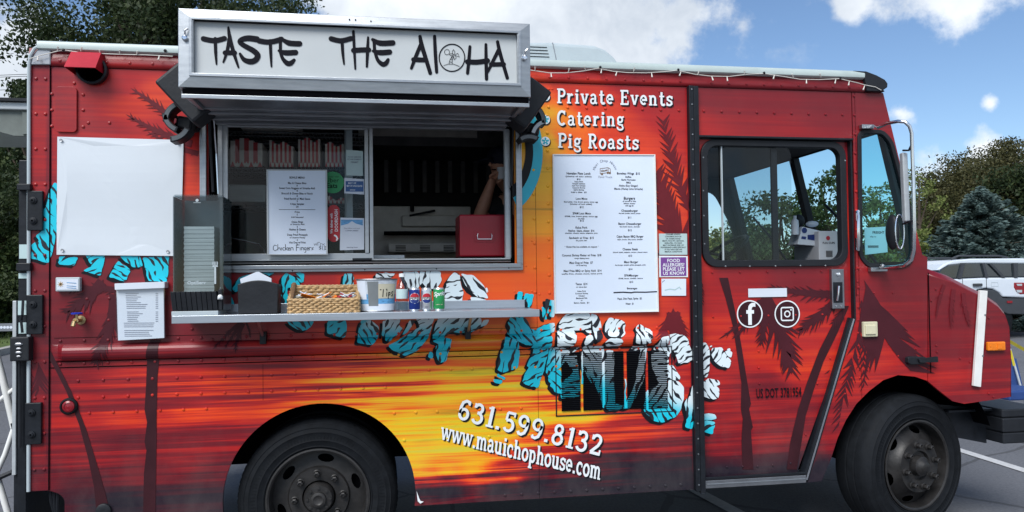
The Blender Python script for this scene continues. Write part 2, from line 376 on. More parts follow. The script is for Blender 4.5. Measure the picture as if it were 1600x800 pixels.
# control field of the printed sunset: px, py, t, streak
FIELD = [(60, 85, .36, .04), (300, 90, .37, .04), (60, 130, .38, .05), (180, 130, .42, .05), (60, 300, .40, .08), (60, 420, .31, .05), (70, 520, .30, .05), (130, 440, .31, .03), (200, 170, .50, .06), (250, 150, .53, .06), (150, 200, .42, .1), (110, 180, .42, .07), (300, 190, .46, .05), (300, 290, .52, .05), (290, 400, .33, .05),
 (200, 520, .33, .05), (320, 530, .33, .05), (350, 450, .35, .05), (500, 440, .42, .04), (560, 440, .52, .04), (600, 450, .57, .03), (120, 570, .36, .10), (120, 620, .43, .14), (120, 660, .43, .18), (120, 720, .38, .13), (60, 600, .34, .05), (60, 700, .38, .12), (60, 750, .32, .12), (130, 760, .26, .08), (190, 790, .12, .06), (250, 780, .20, .08), (330, 775, .17, .07), (330, 745, .28, .12),
 (300, 560, .38, .10), (300, 600, .46, .25), (300, 640, .50, .22), (300, 680, .42, .20), (300, 720, .39, .16), (420, 680, .42, .2), (230, 740, .34, .1), (700, 735, .82, .2), (800, 738, .58, .35), (650, 748, .50, .3), (700, 752, .30, .25), (660, 738, .8, .2), (330, 600, .50, .25), (200, 600, .44, .2), (200, 660, .46, .22), (200, 690, .37, .14), (240, 650, .46, .15), (420, 560, .44, .2), (420, 600, .50, .30), (500, 620, .52, .3), (450, 530, .42, .08), (530, 540, .50, .12), (560, 530, .53, .1), (560, 570, .58, .3), (600, 600, .64, .32), (600, 640, .72, .28), (560, 620, .60, .35), (640, 560, .65, .2), (650, 590, .68, .3),
 (640, 660, .83, .18), (640, 700, .84, .16), (650, 730, .86, .16), (660, 745, .55, .35), (660, 765, .12, .12), (700, 770, .08, .08), (700, 640, .80, .18), (700, 690, .88, .13), (760, 690, .84, .15), (740, 730, .84, .18), (760, 748, .42, .35), (780, 765, .08, .08), (720, 600, .76, .2), (740, 550, .70, .15), (700, 510, .60, .06), (760, 580, .74, .25), (800, 620, .74, .25), (860, 630, .66, .3), (840, 650, .78, .2), (900, 650, .74, .3), (880, 675, .50, .22), (940, 690, .42, .18), (860, 710, .62, .3), (900, 735, .36, .25), (900, 755, .07, .06), (830, 760, .07, .06), (930, 780, .05, .03),
 (1000, 660, .50, .2), (1040, 640, .44, .15), (1000, 690, .41, .14), (1050, 700, .36, .12), (1060, 730, .10, .08), (1050, 755, .05, .03), (1000, 740, .08, .08), (980, 720, .26, .2), (700, 450, .58, .03), (790, 440, .60, .02), (840, 400, .66, .03), (845, 340, .76, .03), (850, 280, .82, .03), (850, 220, .84, .03), (850, 180, .80, .03), (838, 150, .62, .03), (835, 115, .52, .03), (880, 115, .44, .04), (900, 140, .50, .05), (880, 190, .70, .03), (885, 215, .62, .03), (930, 170, .53, .04), (960, 220, .52, .04), (1000, 115, .37, .03), (1010, 140, .42, .04), (1050, 150, .38, .04), (1060, 180, .44, .04), (1040, 300, .56, .04), (1040, 420, .56, .03), (1060, 500, .50, .05), (950, 500, .57, .04), (830, 480, .60, .03), (840, 540, .60, .08), (900, 540, .56, .06), (1000, 520, .52, .05), (1060, 560, .48, .08), (1060, 600, .44, .1), (830, 580, .74, .3), (870, 600, .72, .2),
 (1110, 150, .35, .03), (1200, 160, .35, .03), (1300, 160, .33, .03), (1200, 200, .38, .04), (1110, 240, .46, .05), (1100, 330, .52, .04), (1100, 400, .48, .05), (1150, 425, .38, .03), (1250, 430, .34, .03), (1110, 470, .42, .05), (1120, 520, .48, .05), (1110, 560, .44, .08), (1200, 520, .46, .06), (1200, 560, .50, .05), (1250, 580, .50, .08), (1280, 520, .46, .06), (1280, 560, .50, .05), (1200, 600, .34, .10), (1250, 640, .38, .14), (1150, 650, .40, .14), (1200, 690, .38, .14), (1130, 700, .36, .12), (1130, 740, .10, .05), (1200, 735, .14, .06), (1250, 740, .08, .04), (1300, 690, .36, .1), (1290, 735, .08, .04),
 (1340, 160, .34, .03), (1370, 250, .36, .03), (1340, 280, .38, .02), (1338, 350, .50, .02), (1336, 300, .44, .02), (1340, 420, .40, .03), (1400, 440, .34, .03), (1430, 500, .36, .06), (1380, 560, .47, .10), (1360, 520, .42, .05), (1420, 580, .42, .10), (1330, 600, .46, .1), (1320, 660, .40, .12), (1460, 420, .33, .03), (1500, 480, .32, .03), (1470, 540, .34, .05), (1480, 590, .43, .10), (1520, 620, .38, .10), (1550, 500, .33, .06), (1560, 560, .34, .08), (1560, 600, .36, .10)]
def tune(a, b, t, s):
    if b > 545 and a < 480: return t-.035, s*.72
    if t > .68 and b > 545: return min(.93, t+.05), s
    if a < 1076 and b <= 545: return t, s*.5
    if a > 1090: return t, s*.62
    return t, s
FA = np.array([(P(a, b).x, P(a, b).z, *tune(a, b, t, s)) for a, b, t, s in FIELD])
def field(x, z):
    x = np.asarray(x)[:, None]; z = np.asarray(z)[:, None]
    d2 = (x-FA[None, :, 0])**2*.45+(z-FA[None, :, 1])**2*1.8
    w = 1/(d2+.0009)**1.9; w /= w.sum(1, keepdims=True)
    return (w*FA[None, :, 2]).sum(1), (w*FA[None, :, 3]).sum(1)
def put_field(me):
    n = len(me.vertices); c = np.empty(n*3); me.vertices.foreach_get('co', c); c = c.reshape(-1, 3)
    t, a = field(c[:, 0], c[:, 2])
    for nm, v in (('t', t), ('a', a)):
        at = me.attributes.new(nm, 'FLOAT', 'POINT'); at.data.foreach_set('value', v.astype(np.float32))
def panel(name, poly, holes, parent, y=0., thick=.018, step=.028, label=None, conform=True, yfun=None):
    xs = [p[0] for p in poly]; zs = [p[1] for p in poly]; pts = []
    g = list(np.arange(min(zs)+step/2, max(zs), step))
    if conform: g = [q for q in g if not RZ0-.006 < q < RZ1+.006]+RAILZ+[RZ0-.003, RZ1+.003]
    for zz in g:
        for xx in np.arange(min(xs)+step/2, max(xs), step):
            pts.append((float(xx), float(zz)))
    def clear(p):
        return inpoly(p[0], p[1], poly) and not any(inpoly(p[0], p[1], h) for h in holes)
    pts = [p for p in pts if clear(p)]
    V, T = cdt(poly, holes, pts)
    mb = MB(); mb.add([(x, y-(bulge(x, z) if conform else 0)+(yfun(x, z) if yfun else 0), z) for x, z in V], T)
    me = mesh_of(mb, name, ['wrap']); put_field(me)
    o = link(name, me, parent)
    md = o.modifiers.new('s', 'SOLIDIFY'); md.thickness = thick; md.offset = -1
    if label: o['label'] = label
    return o
def pw(pts, d=0.): return [(P(a, b, d).x, P(a, b, d).z) for a, b in pts]
def circ(cx, cz, r, n=48, a0=0, a1=2*PI, rz=None): return [(cx+r*math.cos(a0+(a1-a0)*i/n), cz+(rz or r)*math.sin(a0+(a1-a0)*i/n)) for i in range(n+(0 if abs(a1-a0-2*PI) < 1e-6 else 1))]
def rrect(x0, x1, z0, z1, r, n=6):
    o = []
    for cx, cz, a in ((x1-r, z1-r, 0), (x0+r, z1-r, PI/2), (x0+r, z0+r, PI), (x1-r, z0+r, 1.5*PI)): o += [(cx+r*math.cos(a+PI/2*i/n), cz+r*math.sin(a+PI/2*i/n)) for i in range(n+1)]
    return o
def roundpoly(pts, r, n=5):   # round the corners of a convex-ish polygon
    o = []; k = len(pts)
    for i in range(k):
        a, b, c = Vector(pts[i-1]), Vector(pts[i]), Vector(pts[(i+1) % k])
        u = (a-b); v = (c-b); rr = min(r, u.length*.45, v.length*.45); p = b+u.normalized()*rr; q = b+v.normalized()*rr
        for j in range(n+1):
            t = j/n; o.append(tuple((1-t)**2*p+2*t*(1-t)*b+t*t*q))
    return o

def inset(p, k_):
    cx_ = sum(q[0] for q in p)/len(p); cz_ = sum(q[1] for q in p)/len(p); o = []
    for i in range(len(p)):
        a = Vector(p[i-1]); b = Vector(p[(i+1) % len(p)]); t = (b-a); n__ = Vector((-t.y, t.x)).normalized() if t.length > 1e-6 else Vector((0, 0)); q = Vector(p[i])
        if (Vector((cx_, cz_))-q).dot(n__) < 0: n__ = -n__
        o.append(tuple(q+n__*k_))
    return o
# flat prints that follow the bulge ------------------------------------------------
def print_mesh(name, v2, tris, d, m, parent, cuts=False, stripes=None, label=None):
    """v2 in world (x,z)"""
    bm = bmesh.new(); bv = [bm.verts.new((x, 0, z)) for x, z in v2]
    for t in tris:
        try: bm.faces.new([bv[i] for i in t])
        except ValueError: pass
    zs = [v[1] for v in v2]
    lv = [z for z in RAILZ if min(zs) < z < max(zs)]
    if cuts: lv += [z for z in np.arange(.6, 1.9, .03) if min(zs) < z < max(zs) and not RZ0 < z < RZ1]
    for z in lv: bmesh.ops.bisect_plane(bm, geom=bm.verts[:]+bm.edges[:]+bm.faces[:], plane_co=(0, 0, z), plane_no=(0, 0, 1))
    if lv:
        xs = [v[0] for v in v2]
        for x in (RX0, RX0+.03, RX1):
            if min(xs) < x < max(xs): bmesh.ops.bisect_plane(bm, geom=bm.verts[:]+bm.edges[:]+bm.faces[:], plane_co=(x, 0, 0), plane_no=(1, 0, 0))
    for v in bm.verts: v.co.y = -d-bulge(v.co.x, v.co.z)
    bmesh.ops.recalc_face_normals(bm, faces=bm.faces[:])
    me = bpy.data.meshes.new(name); bm.to_mesh(me); bm.free(); me.materials.append(MATS[m])
    o = link(name, me, parent)
    if label: o['label'] = label
    return o
def print_polys(name, polys, d, m, parent, world=False, cuts=False, label=None):
    V = []; T = []
    for i, p in enumerate(polys):
        q = p if world else pw(p)
        v, t = cdt(q); b = len(V); V += v; T += [tuple(k+b for k in f) for f in t]
    return print_mesh(name, V, T, d, m, parent, cuts, label=label)

# ------------------------------------------------------------------ lettering
def build_font():
    chars = sorted(set("ABCDEFGHIJKLMNOPQRSTUVWXYZabcdefghijklmnopqrstuvwxyz0123456789$&?!.,:/()'-*+%"))
    tmp = []
    for bold in (0, 1):
        for c in chars:
            for rep in (1, 2):
                cu = bpy.data.curves.new('f', 'FONT'); cu.body = c*rep; cu.resolution_u = 2; cu.offset = .018 if bold else 0.
                o = bpy.data.objects.new('f', cu); S.collection.objects.link(o); tmp.append((bold, c, rep, o))
    dg = bpy.context.evaluated_depsgraph_get(); dg.update(); raw = {}
    for b, c, rep, o in tmp:
        me = bpy.data.meshes.new_from_object(o.evaluated_get(dg)); n = len(me.vertices)
        raw[(b, c, rep)] = ([(v.co.x, v.co.y) for v in me.vertices], [tuple(p.vertices) for p in me.polygons]); bpy.data.meshes.remove(me)
    for b, c, rep, o in tmp:
        cu = o.data; bpy.data.objects.remove(o); bpy.data.curves.remove(cu)
    out = {}
    for b in (0, 1):
        for c in chars:
            v1, f1 = raw[(b, c, 1)]; v2, _ = raw[(b, c, 2)]
            adv = max(v[0] for v in v2)-max(v[0] for v in v1) if v1 else .3
            out[(b, c)] = (v1, f1, adv)
    return out
FONT = build_font()
def text2d(s, size, bold=0, track=0., align='C'):
    V = []; T = []; x = 0.
    for ch in s:
        g = FONT.get((bold, ch))
        if g is None: x += .32; continue
        b = len(V); V += [(vx+x, vy) for vx, vy in g[0]]; T += [tuple(i+b for i in f) for f in g[1]]; x += g[2]+track
    off = -x/2 if align == 'C' else 0.
    return [((vx+off)*size, vy*size) for vx, vy in V], T, x*size
def add_text(mb, s, size, fn, bold=1, track=0., align='C', w=None):
    v, t, ww = text2d(s, size, bold, track, align)
    k = 1. if not w else w/max(ww, 1e-6)
    mb.add([fn(a*k, b) for a, b in v], t); return mb

def arc(cx, cy, rx, ry, a0, a1, n=10): return [(cx+rx*math.cos(R(a0+(a1-a0)*i/n)), cy+ry*math.sin(R(a0+(a1-a0)*i/n))) for i in range(n+1)]
w_, s_ = .16, .10
def slab(x, y, l=.15, r=.15): return ([(x-l, y), (x+r, y)], s_)
X = .68
SLAB = {
 'P': (.62, [([(.15, 0), (.15, 1)], w_), slab(.15, .05, .14, .18), ([(.01, .95), (.2, .95)], s_), ([(.15, .94), (.36, .94)]+arc(.36, .71, .19, .23, 80, -80)+[(.15, .48)], w_*.85)]),
 'R': (.68, [([(.15, 0), (.15, 1)], w_), slab(.15, .05, .14, .14), ([(.01, .95), (.2, .95)], s_), ([(.15, .94), (.34, .94)]+arc(.34, .72, .18, .22, 80, -80)+[(.15, .50)], w_*.85), ([(.32, .5), (.52, .06), (.64, .05)], w_*.8)]),
 'E': (.66, [([(.15, 0), (.15, 1)], w_), ([(.0, .95), (.56, .95)], s_*1.2), ([(.0, .05), (.58, .05)], s_*1.2), ([(.15, .52), (.42, .52)], s_*1.1), ([(.54, .98), (.54, .76)], s_*.8), ([(.56, .02), (.56, .28)], s_*.8), ([(.42, .63), (.42, .40)], s_*.7)]),
 'C': (.70, [(arc(.36, .5, .28, .45, 48, 312, 16), w_), ([(.56, 1.0), (.56, .72)], s_*.8)]),
 'a': (.56, [([(.08, .52)]+arc(.24, .48, .15, .16, 140, 0)+[(.39, .1), (.52, .05)], w_*.85), (arc(.22, .2, .15, .16, 60, 360, 12)+[(.39, .25)], w_*.75)]),
 'c': (.54, [(arc(.28, .34, .2, .30, 50, 315, 12), w_*.9), ([(.44, .62), (.44, .42)], s_*.8)]),
 'e': (.56, [([(.08, .36), (.46, .36)]+arc(.27, .36, .19, .28, 0, 315, 14), w_*.85)]),
 'g': (.56, [(arc(.25, .46, .16, .18, 0, 360, 14), w_*.8), ([(.34, .60), (.52, .66)], s_), ([(.12, .33), (.10, .20), (.2, .12), (.40, .10)]+arc(.26, -.08, .2, .15, 45, -200, 12), w_*.7)]),
 'i': (.36, [([(.18, 0), (.18, X)], w_), slab(.18, .05, .15, .15), ([(.04, X-.05), (.2, X-.05)], s_), ([(.18, .78), (.18, .95)], w_*1.1)]),
 'n': (.66, [([(.15, 0), (.15, X)], w_), slab(.15, .05, .13, .13), ([(.02, X-.05), (.16, X-.05)], s_), ([(.15, .42)]+arc(.32, .44, .16, .19, 150, 0)+[(.48, 0)], w_*.9), slab(.48, .05, .13, .13)]),
 'o': (.58, [(arc(.28, .34, .2, .29, 0, 360, 18), w_*.9)]),
 'r': (.50, [([(.16, 0), (.16, X)], w_), slab(.16, .05, .14, .16), ([(.02, X-.05), (.17, X-.05)], s_), ([(.16, .38), (.24, .56), (.36, .62), (.44, .54)], w_*.85)]),
 's': (.50, [([(.42, .50), (.38, .60), (.24, .64), (.10, .56), (.11, .42), (.24, .35), (.38, .28), (.40, .14), (.28, .05), (.12, .06), (.06, .18)], w_*.8), ([(.43, .66), (.43, .46)], s_*.7), ([(.06, .02), (.06, .24)], s_*.7)]),
 't': (.46, [([(.2, .92), (.2, .16), (.26, .06), (.36, .05), (.44, .12)], w_*.95), ([(.04, X-.05), (.40, X-.05)], s_)]),
 'v': (.60, [([(.1, X), (.29, .03)], w_*.9), ([(.49, X), (.31, .03)], w_*.7), slab(.1, X-.04, .1, .12), slab(.48, X-.04, .12, .1)]),
 'w': (.86, [([(.08, X), (.24, .04)], w_*.85), ([(.42, X), (.26, .04)], w_*.65), ([(.42, X), (.58, .04)], w_*.85), ([(.76, X), (.6, .04)], w_*.65), slab(.1, X-.04, .12, .08), slab(.42, X-.04, .09, .09), slab(.74, X-.04, .08, .12)]),
 'm': (.92, [([(.14, 0), (.14, X)], w_), slab(.14, .05, .12, .11), ([(.01, X-.05), (.15, X-.05)], s_), ([(.14, .42)]+arc(.29, .46, .14, .17, 150, 0)+[(.43, 0)], w_*.85), slab(.43, .05, .1, .1), ([(.43, .42)]+arc(.58, .46, .14, .17, 150, 0)+[(.72, 0)], w_*.85), slab(.74, .05, .1, .12)]),
 'u': (.66, [([(.15, X), (.15, .22)]+arc(.30, .22, .15, .16, 180, 330)+[(.46, .2)], w_*.88), ([(.47, X), (.47, 0)], w_), ([(.01, X-.05), (.16, X-.05)], s_), ([(.34, X-.05), (.48, X-.05)], s_), ([(.47, .05), (.62, .05)], s_)]),
 'h': (.66, [([(.15, 0), (.15, 1)], w_), slab(.15, .05, .13, .12), ([(.02, .95), (.16, .95)], s_), ([(.15, .42)]+arc(.32, .44, .16, .19, 150, 0)+[(.48, 0)], w_*.9), slab(.48, .05, .12, .13)]),
 'p': (.62, [([(.15, X), (.15, -.3)], w_), slab(.15, -.26, .13, .15), ([(.01, X-.05), (.16, X-.05)], s_), ([(.15, .5)]+arc(.31, .34, .17, .28, 120, -120, 12)+[(.15, .16)], w_*.85)]),
 '.': (.30, [([(.13, 0), (.13, .15)], w_*1.05)]),
 '6': (.64, [([(.50, .82), (.44, .92), (.32, .94), (.17, .84), (.11, .62), (.10, .38)]+arc(.30, .30, .2, .24, 180, 540, 16), w_*.85), ([(.5, .96), (.5, .76)], s_*.8)]),
 '3': (.62, [([(.10, .76)]+arc(.28, .73, .18, .20, 160, -80)+[(.24, .53)], w_*.85), ([(.24, .53)]+arc(.28, .28, .22, .24, 80, -160, 14), w_*.85), ([(.09, .96), (.09, .74)], s_*.8)]),
 '1': (.46, [([(.25, 0), (.25, 1)], w_), slab(.25, .05, .18, .18), ([(.08, .88), (.26, .93)], s_)]),
 '5': (.62, [([(.15, .92), (.13, .55)], w_*.7), ([(.14, .92), (.50, .92)], w_*.8), ([(.50, .99), (.50, .76)], s_*.8), ([(.13, .52)]+arc(.28, .32, .22, .26, 110, -150, 14), w_*.85)]),
 '9': (.64, [([(.10, .18), (.16, .08), (.28, .06), (.42, .16), (.49, .38), (.50, .62)]+arc(.30, .70, .2, .24, 0, 360, 16), w_*.85)]),
 '8': (.64, [(arc(.30, .74, .17, .20, 0, 360, 16), w_*.8), (arc(.30, .28, .22, .24, 0, 360, 16), w_*.85)]),
 '2': (.64, [([(.10, .74)]+arc(.30, .72, .19, .22, 165, -20, 10)+[(.40, .46), (.10, .10)], w_*.85), ([(.08, .08), (.54, .08)], w_*.9), ([(.54, .02), (.54, .28)], s_*.8), ([(.09, .94), (.09, .70)], s_*.8)]),
}
def ribbon(pts, w, rnd=False, taper=None):
    """-> verts, faces of a flat stroke"""
    q = [Vector(p) for p in pts]; q = [p for i, p in enumerate(q) if i == 0 or (p-q[i-1]).length > 1e-6]
    n = len(q); L_ = []; R_ = []
    ws = w if isinstance(w, (list, tuple)) else [w]*n
    if len(ws) != n: ws = [ws[0]+(ws[-1]-ws[0])*i/max(1, n-1) for i in range(n)]
    for i in range(n):
        if i == 0: t = (q[1]-q[0]).normalized(); k = 1
        elif i == n-1: t = (q[-1]-q[-2]).normalized(); k = 1
        else:
            a = (q[i]-q[i-1]).normalized(); b = (q[i+1]-q[i]).normalized(); t = a+b
            t = t.normalized() if t.length > 1e-4 else a
            k = 1/max(.55, t.dot(a))
        nn = Vector((-t.y, t.x)); L_.append(q[i]+nn*ws[i]/2*k); R_.append(q[i]-nn*ws[i]/2*k)
    vs = L_+R_; fs = [(i, i+n, i+n+1, i+1) for i in range(n-1)]
    if rnd:
        for (c, t, r) in ((q[0], (q[0]-q[1]).normalized(), ws[0]/2), (q[-1], (q[-1]-q[-2]).normalized(), ws[-1]/2)):
            b = len(vs); nn = Vector((-t.y, t.x)); k = 8
            vs += [c]+[c+nn*r*math.cos(PI*j/k)+t*r*math.sin(PI*j/k) for j in range(k+1)]
            fs += [(b, b+1+j+1, b+1+j) for j in range(k)]
    return vs, fs
def slab_text(s, track=.08):
    """-> list of (verts, faces) strokes in em units, and width"""
    out = []; x = 0
    for ch in s:
        if ch == ' ': x += .40; continue
        adv, st = SLAB[ch]
        for pts, w in st:
            v, f = ribbon([(p[0]+x, p[1]) for p in pts], w); out.append((v, f))
        x += adv+track
    return out, x-track
def lettering(name, s, x0, y0, x1, y1, hgt, parent, up=None, d=.005, sh=(2.2, 2.2), track=.08, dim=1.):
    """slab lettering along baseline (x0,y0)-(x1,y1) in px on the side sheet, with its black drop outline"""
    if ' ' in s:
        _, full = slab_text(s, track); at_ = 0
        for wd in s.split(' '):
            _, ww = slab_text(wd, track); a_, b_ = at_/full, (at_+ww)/full
            lettering(name, wd, x0+(x1-x0)*a_, y0+(y1-y0)*a_, x0+(x1-x0)*b_, y0+(y1-y0)*b_, hgt, parent, up, d, sh, track, dim); at_ += ww+track+.40
        return
    st, wid = slab_text(s, track); bx, by = (x1-x0)/wid, (y1-y0)/wid
    u = up or (0, -hgt)
    for nm, m, off, dd in ((name+'_shadow', 'black_vinyl', sh, d-.002), (name, 'white_vinyl', (0, 0), d)):
        mb = MB()
        for k, (v, f) in enumerate(st):
            vv = []
            for a, b in v:
                q = P(x0+bx*a+u[0]*b+off[0], y0+by*a+u[1]*b+off[1]); vv.append((q.x, -dd-bulge(q.x, q.z)-.00004*(k % 7), q.z))
            mb.add(vv, f)
        obj(nm, mb, m, parent)

# ================================================================== THE TRUCK
T = thing('food_truck', 'red and yellow sunset-painted food truck with serving window, seen from its side', 'food truck', (1.0, 1.0, 0))
ZS = 2.574; ZB = .363
def par(name, mb, m, **k): return obj(name, mb, m, T, **k)
# serving opening and arches in world x,z
wo = pw([(326, 176), (802, 178), (802, 412), (326, 417)])
wox0, wox1, woz0, woz1 = wo[0][0], wo[1][0], wo[2][1], wo[0][1]
ARX, ARZ, ARR = -.317, .432, .472
xa = math.sqrt(ARR**2-(ARZ-ZB)**2)
a_r = math.asin((ZB-ARZ)/ARR)
arch_r = [(ARX+ARR*math.cos(a), ARZ+ARR*math.sin(a)) for a in np.linspace(a_r, PI-a_r, 48)]
lx0 = -1.5765
cutx = P(101, 783).x
side = [(lx0, ZS), (lx0, .54), (cutx-.10, .54)]+[(cutx-.10+.10*math.sin(q), .54-.06+.06*math.cos(q)) for q in np.linspace(.2, PI/2, 6)]+[(cutx, ZB-.02)]
side += [(ARX-xa-.002, ZB-.02)]+arch_r[::-1]+[(P(656, 789).x, ZB), (1.662, ZB), (1.662, ZS)]
LG = pw([(866.5, 541), (1050, 538)])      # louvre access door
hole = [(wox0, woz1), (wox1, woz1), (wox1, woz0), (wox0, woz0)]
vent_c = P(146, 111); pipe_r = .062
panel('side_panel', side, [hole, circ(vent_c.x, vent_c.z, pipe_r, 20)], T, label='sunset-printed side sheet with palms and lettering')
xr = P(45, 300).x
panel('rear_corner_panel', [(xr, ZS), (lx0-.003, ZS), (lx0-.003, .54), (xr, .54)], [], T, y=-.003)
# door
DX0 = 1.722; DTX = 2.640; DZT = 2.292
dbr = P(1248, 741)
door = [(DX0+.004, DZT-.006), (DTX, DZT-.006), (DTX, 1.262), (dbr.x, dbr.z), (DX0+.004, dbr.z)]
gl = [(P(a, b).x, P(a, b).z) for a, b in [(1100, 219), (1322, 217), (1322, 416), (1100, 416)]]
gx0, gx1, gz0_, gz1_ = 1.758, 2.605, 1.590, 2.272
gh = rrect(gx0+.012, gx1-.012, gz0_+.012, gz1_-.012, .07)
panel('cab_door', door, [gh], T, y=.022, conform=False, label='sliding cab door with printed palms')
panel('door_header_panel', [(DX0, ZS), (2.700, ZS), (2.700, 2.303), (DX0, 2.303)], [], T, conform=False)
# front corner of the cab
fr = [P(1339, 143), P(1380, 147), P(1441, 398), P(1449, 402), P(1449, 594)]
archf = pw([(1449, 595), (1430, 588.5), (1403, 586), (1380, 594), (1358, 611), (1338, 631), (1322, 656), (1309, 684), (1300, 712), (1291, 735), (1284, 752)])
cabp = [(2.700, ZS), (fr[1].x, ZS), (fr[2].x, fr[2].z), (fr[3].x, fr[3].z)]+archf+[(P(1262, 754).x, P(1262, 754).z), (P(1337, 496).x, 1.275), (2.664, 2.303), (2.700, 2.303)]
qg = pw([(1347, 206), (1378, 206), (1392, 222), (1425, 345), (1427, 395), (1420, 412), (1408, 417), (1356, 415), (1344, 400), (1342, 212)])
qg = roundpoly(qg, .03, 3)
panel('cab_front_panel', cabp, [qg], T, conform=False)
# hood
hoodp = pw([(1450.5, 430), (1489, 443), (1520, 459), (1545, 471), (1561, 482), (1571, 494), (1577, 512), (1580, 560), (1580, 620), (1550, 625), (1507, 631), (1489, 627), (1466, 609), (1450.5, 596)])
panel('hood_side_panel', hoodp, [], T, conform=False, y=.002)
# ---- hood top: curved shoulder then across to the far side
htop = pw([(1450, 429), (1489, 442), (1520, 458), (1545, 470), (1561, 481), (1571, 493), (1577, 511), (1580, 560), (1580, 620)])
sh = [(0, 0), (.022, .014), (.045, .035), (.08, .050), (.14, .062), (.4, .075), (1.05, .085), (1.7, .075), (1.98, .05), (2.08, .014), (2.1, 0)]
mb = MB(); k = len(sh); vs = []
nrm = []
for i, p in enumerate(htop):
    a = Vector(htop[max(0, i-1)]); b = Vector(htop[min(len(htop)-1, i+1)]); t = (b-a).normalized(); nrm.append(Vector((-t.y, t.x)))
for i, p in enumerate(htop):
    for (y, h) in sh: vs.append((p[0]+nrm[i].x*h, y, p[1]+nrm[i].y*h))
mb.add(vs, [(i*k+j, (i+1)*k+j, (i+1)*k+j+1, i*k+j+1) for i in range(len(htop)-1) for j in range(k-1)])
me = mesh_of(mb, 'hood', ['wrap']); put_field(me); ho = link('hood', me, T); me.polygons.foreach_set('use_smooth', [True]*len(me.polygons))
md = ho.modifiers.new('s', 'SOLIDIFY'); md.thickness = .01
# far side, rear, floor, roof shells
mb = MB(); farY = 2.10
# far wall with a driver's window
fx0, fx1 = xr, fr[1].x
mb.prism([(xr, ZS), (fr[1].x, ZS), (fr[2].x, fr[2].z), (P(1449, 430).x, P(1449, 430).z), (P(1449, 430).x, .9), (1.9, .55), (xr, .55)], -farY, -farY-.02,
         [roundpoly([(2.30, 2.25), (2.76, 2.25), (2.92, 1.95), (2.99, 1.53), (2.30, 1.53)], .08)])
par('far_side_wall', mb, 'black_plastic')
mb = MB(); mb.box(xr-.004, xr+.018, .02, farY, .54, ZS); par('rear_wall', mb, 'black_metal')
mb = MB(); mb.box(xr+.02, 2.75, .62, farY-.02, .50, .54); mb.box(-1.5, -.85, .045, .6, .53, .56); mb.box(.25, 2.5, .045, .62, .50, .54); par('floor', mb, 'black_metal')
# roof with cove and white lip
lipz = P(860, 100, .03).z
prof = [(-.0, ZS-.002), (-.012, ZS+.004), (-.014, ZS+.022), (-.006, ZS+.05), (.0, ZS+.085)]
mb = MB(); x1 = P(1349, 130).x
nx = 90; xs = np.linspace(xr, x1, nx); vs = [(x, y, z) for x in xs for y, z in prof]; k = len(prof)
mb.add(vs, [(i*k+j, (i+1)*k+j, (i+1)*k+j+1, i*k+j+1) for i in range(nx-1) for j in range(k-1)])
me = mesh_of(mb, 'cove_panel', ['wrap']); put_field(me); o = link('cove_panel', me, T); me.polygons.foreach_set('use_smooth', [True]*len(me.polygons))
mb = MB(); lp = [(.012, .070), (-.022, .072), (-.030, .078), (-.033, .095), (-.026, .112), (.0, .122), (.15, .14), (1.05, .17), (1.95, .14), (2.1, .12), (2.13, .09), (2.1, .03)]
rx0 = xr+.045; x1r = P(1346, 115).x
vs = [(x, y, ZS+z) for x in (rx0, x1r) for y, z in lp]; k = len(lp)
mb.add(vs, [(j, k+j, k+j+1, j+1) for j in range(k-1)]); o = par('roof', mb, 'roof_white', smooth=True)
# rounded rear top corner cap and the pale rear edge bead
mb = MB(); mb.tube([P(64, 71, .02), P(54, 76, .02), P(47.5, 87, .02), P(45.5, 101, .015), P(45.2, 130, .01), P(44.5, 768, .01)], .0085, 8); par('edge_bead', mb, 'light_grey_unit', smooth=True)
mb = MB(); mb.prism(pw([(46.5, 101.5), (49, 88), (56, 78), (66, 72.5), (79, 72.5), (79, 101.5)], .02), .018, -.2); par('rear_corner_cap', mb, 'alu_dark', bevel=.006)
# black front corner cap
bc = [P(1332, 111, .02), P(1352, 112, .02), P(1368, 118, .02), P(1381, 125, .02), P(1385.5, 131, .02), P(1385, 137, .02), P(1379, 141, .02)]
mb = MB()
pr = [(p.x, p.z) for p in bc]; low = [(P(1378, 145).x, ZS+.0), (P(1350, 144).x, ZS+.0), (P(1345, 117).x, P(1345, 117).z)]
rows = []
for s_y, ins in ((-.03, .0), (.05, -.0), (.3, .012), (1.05, .03), (1.8, .012), (2.1, 0)):
    rows.append([(x+ins*.8, s_y, z+ins) for x, z in pr+low])
k = len(rows[0]); vs = [v for r_ in rows for v in r_]
fs = [(i*k+j, i*k+(j+1) % k, (i+1)*k+(j+1) % k, (i+1)*k+j) for i in range(len(rows)-1) for j in range(k)]
fs += [tuple(range(k-1, -1, -1)), tuple((len(rows)-1)*k+j for j in range(k))]
mb.add(vs, fs); par('front_corner_cap', mb, 'black_plastic', bevel=.008)

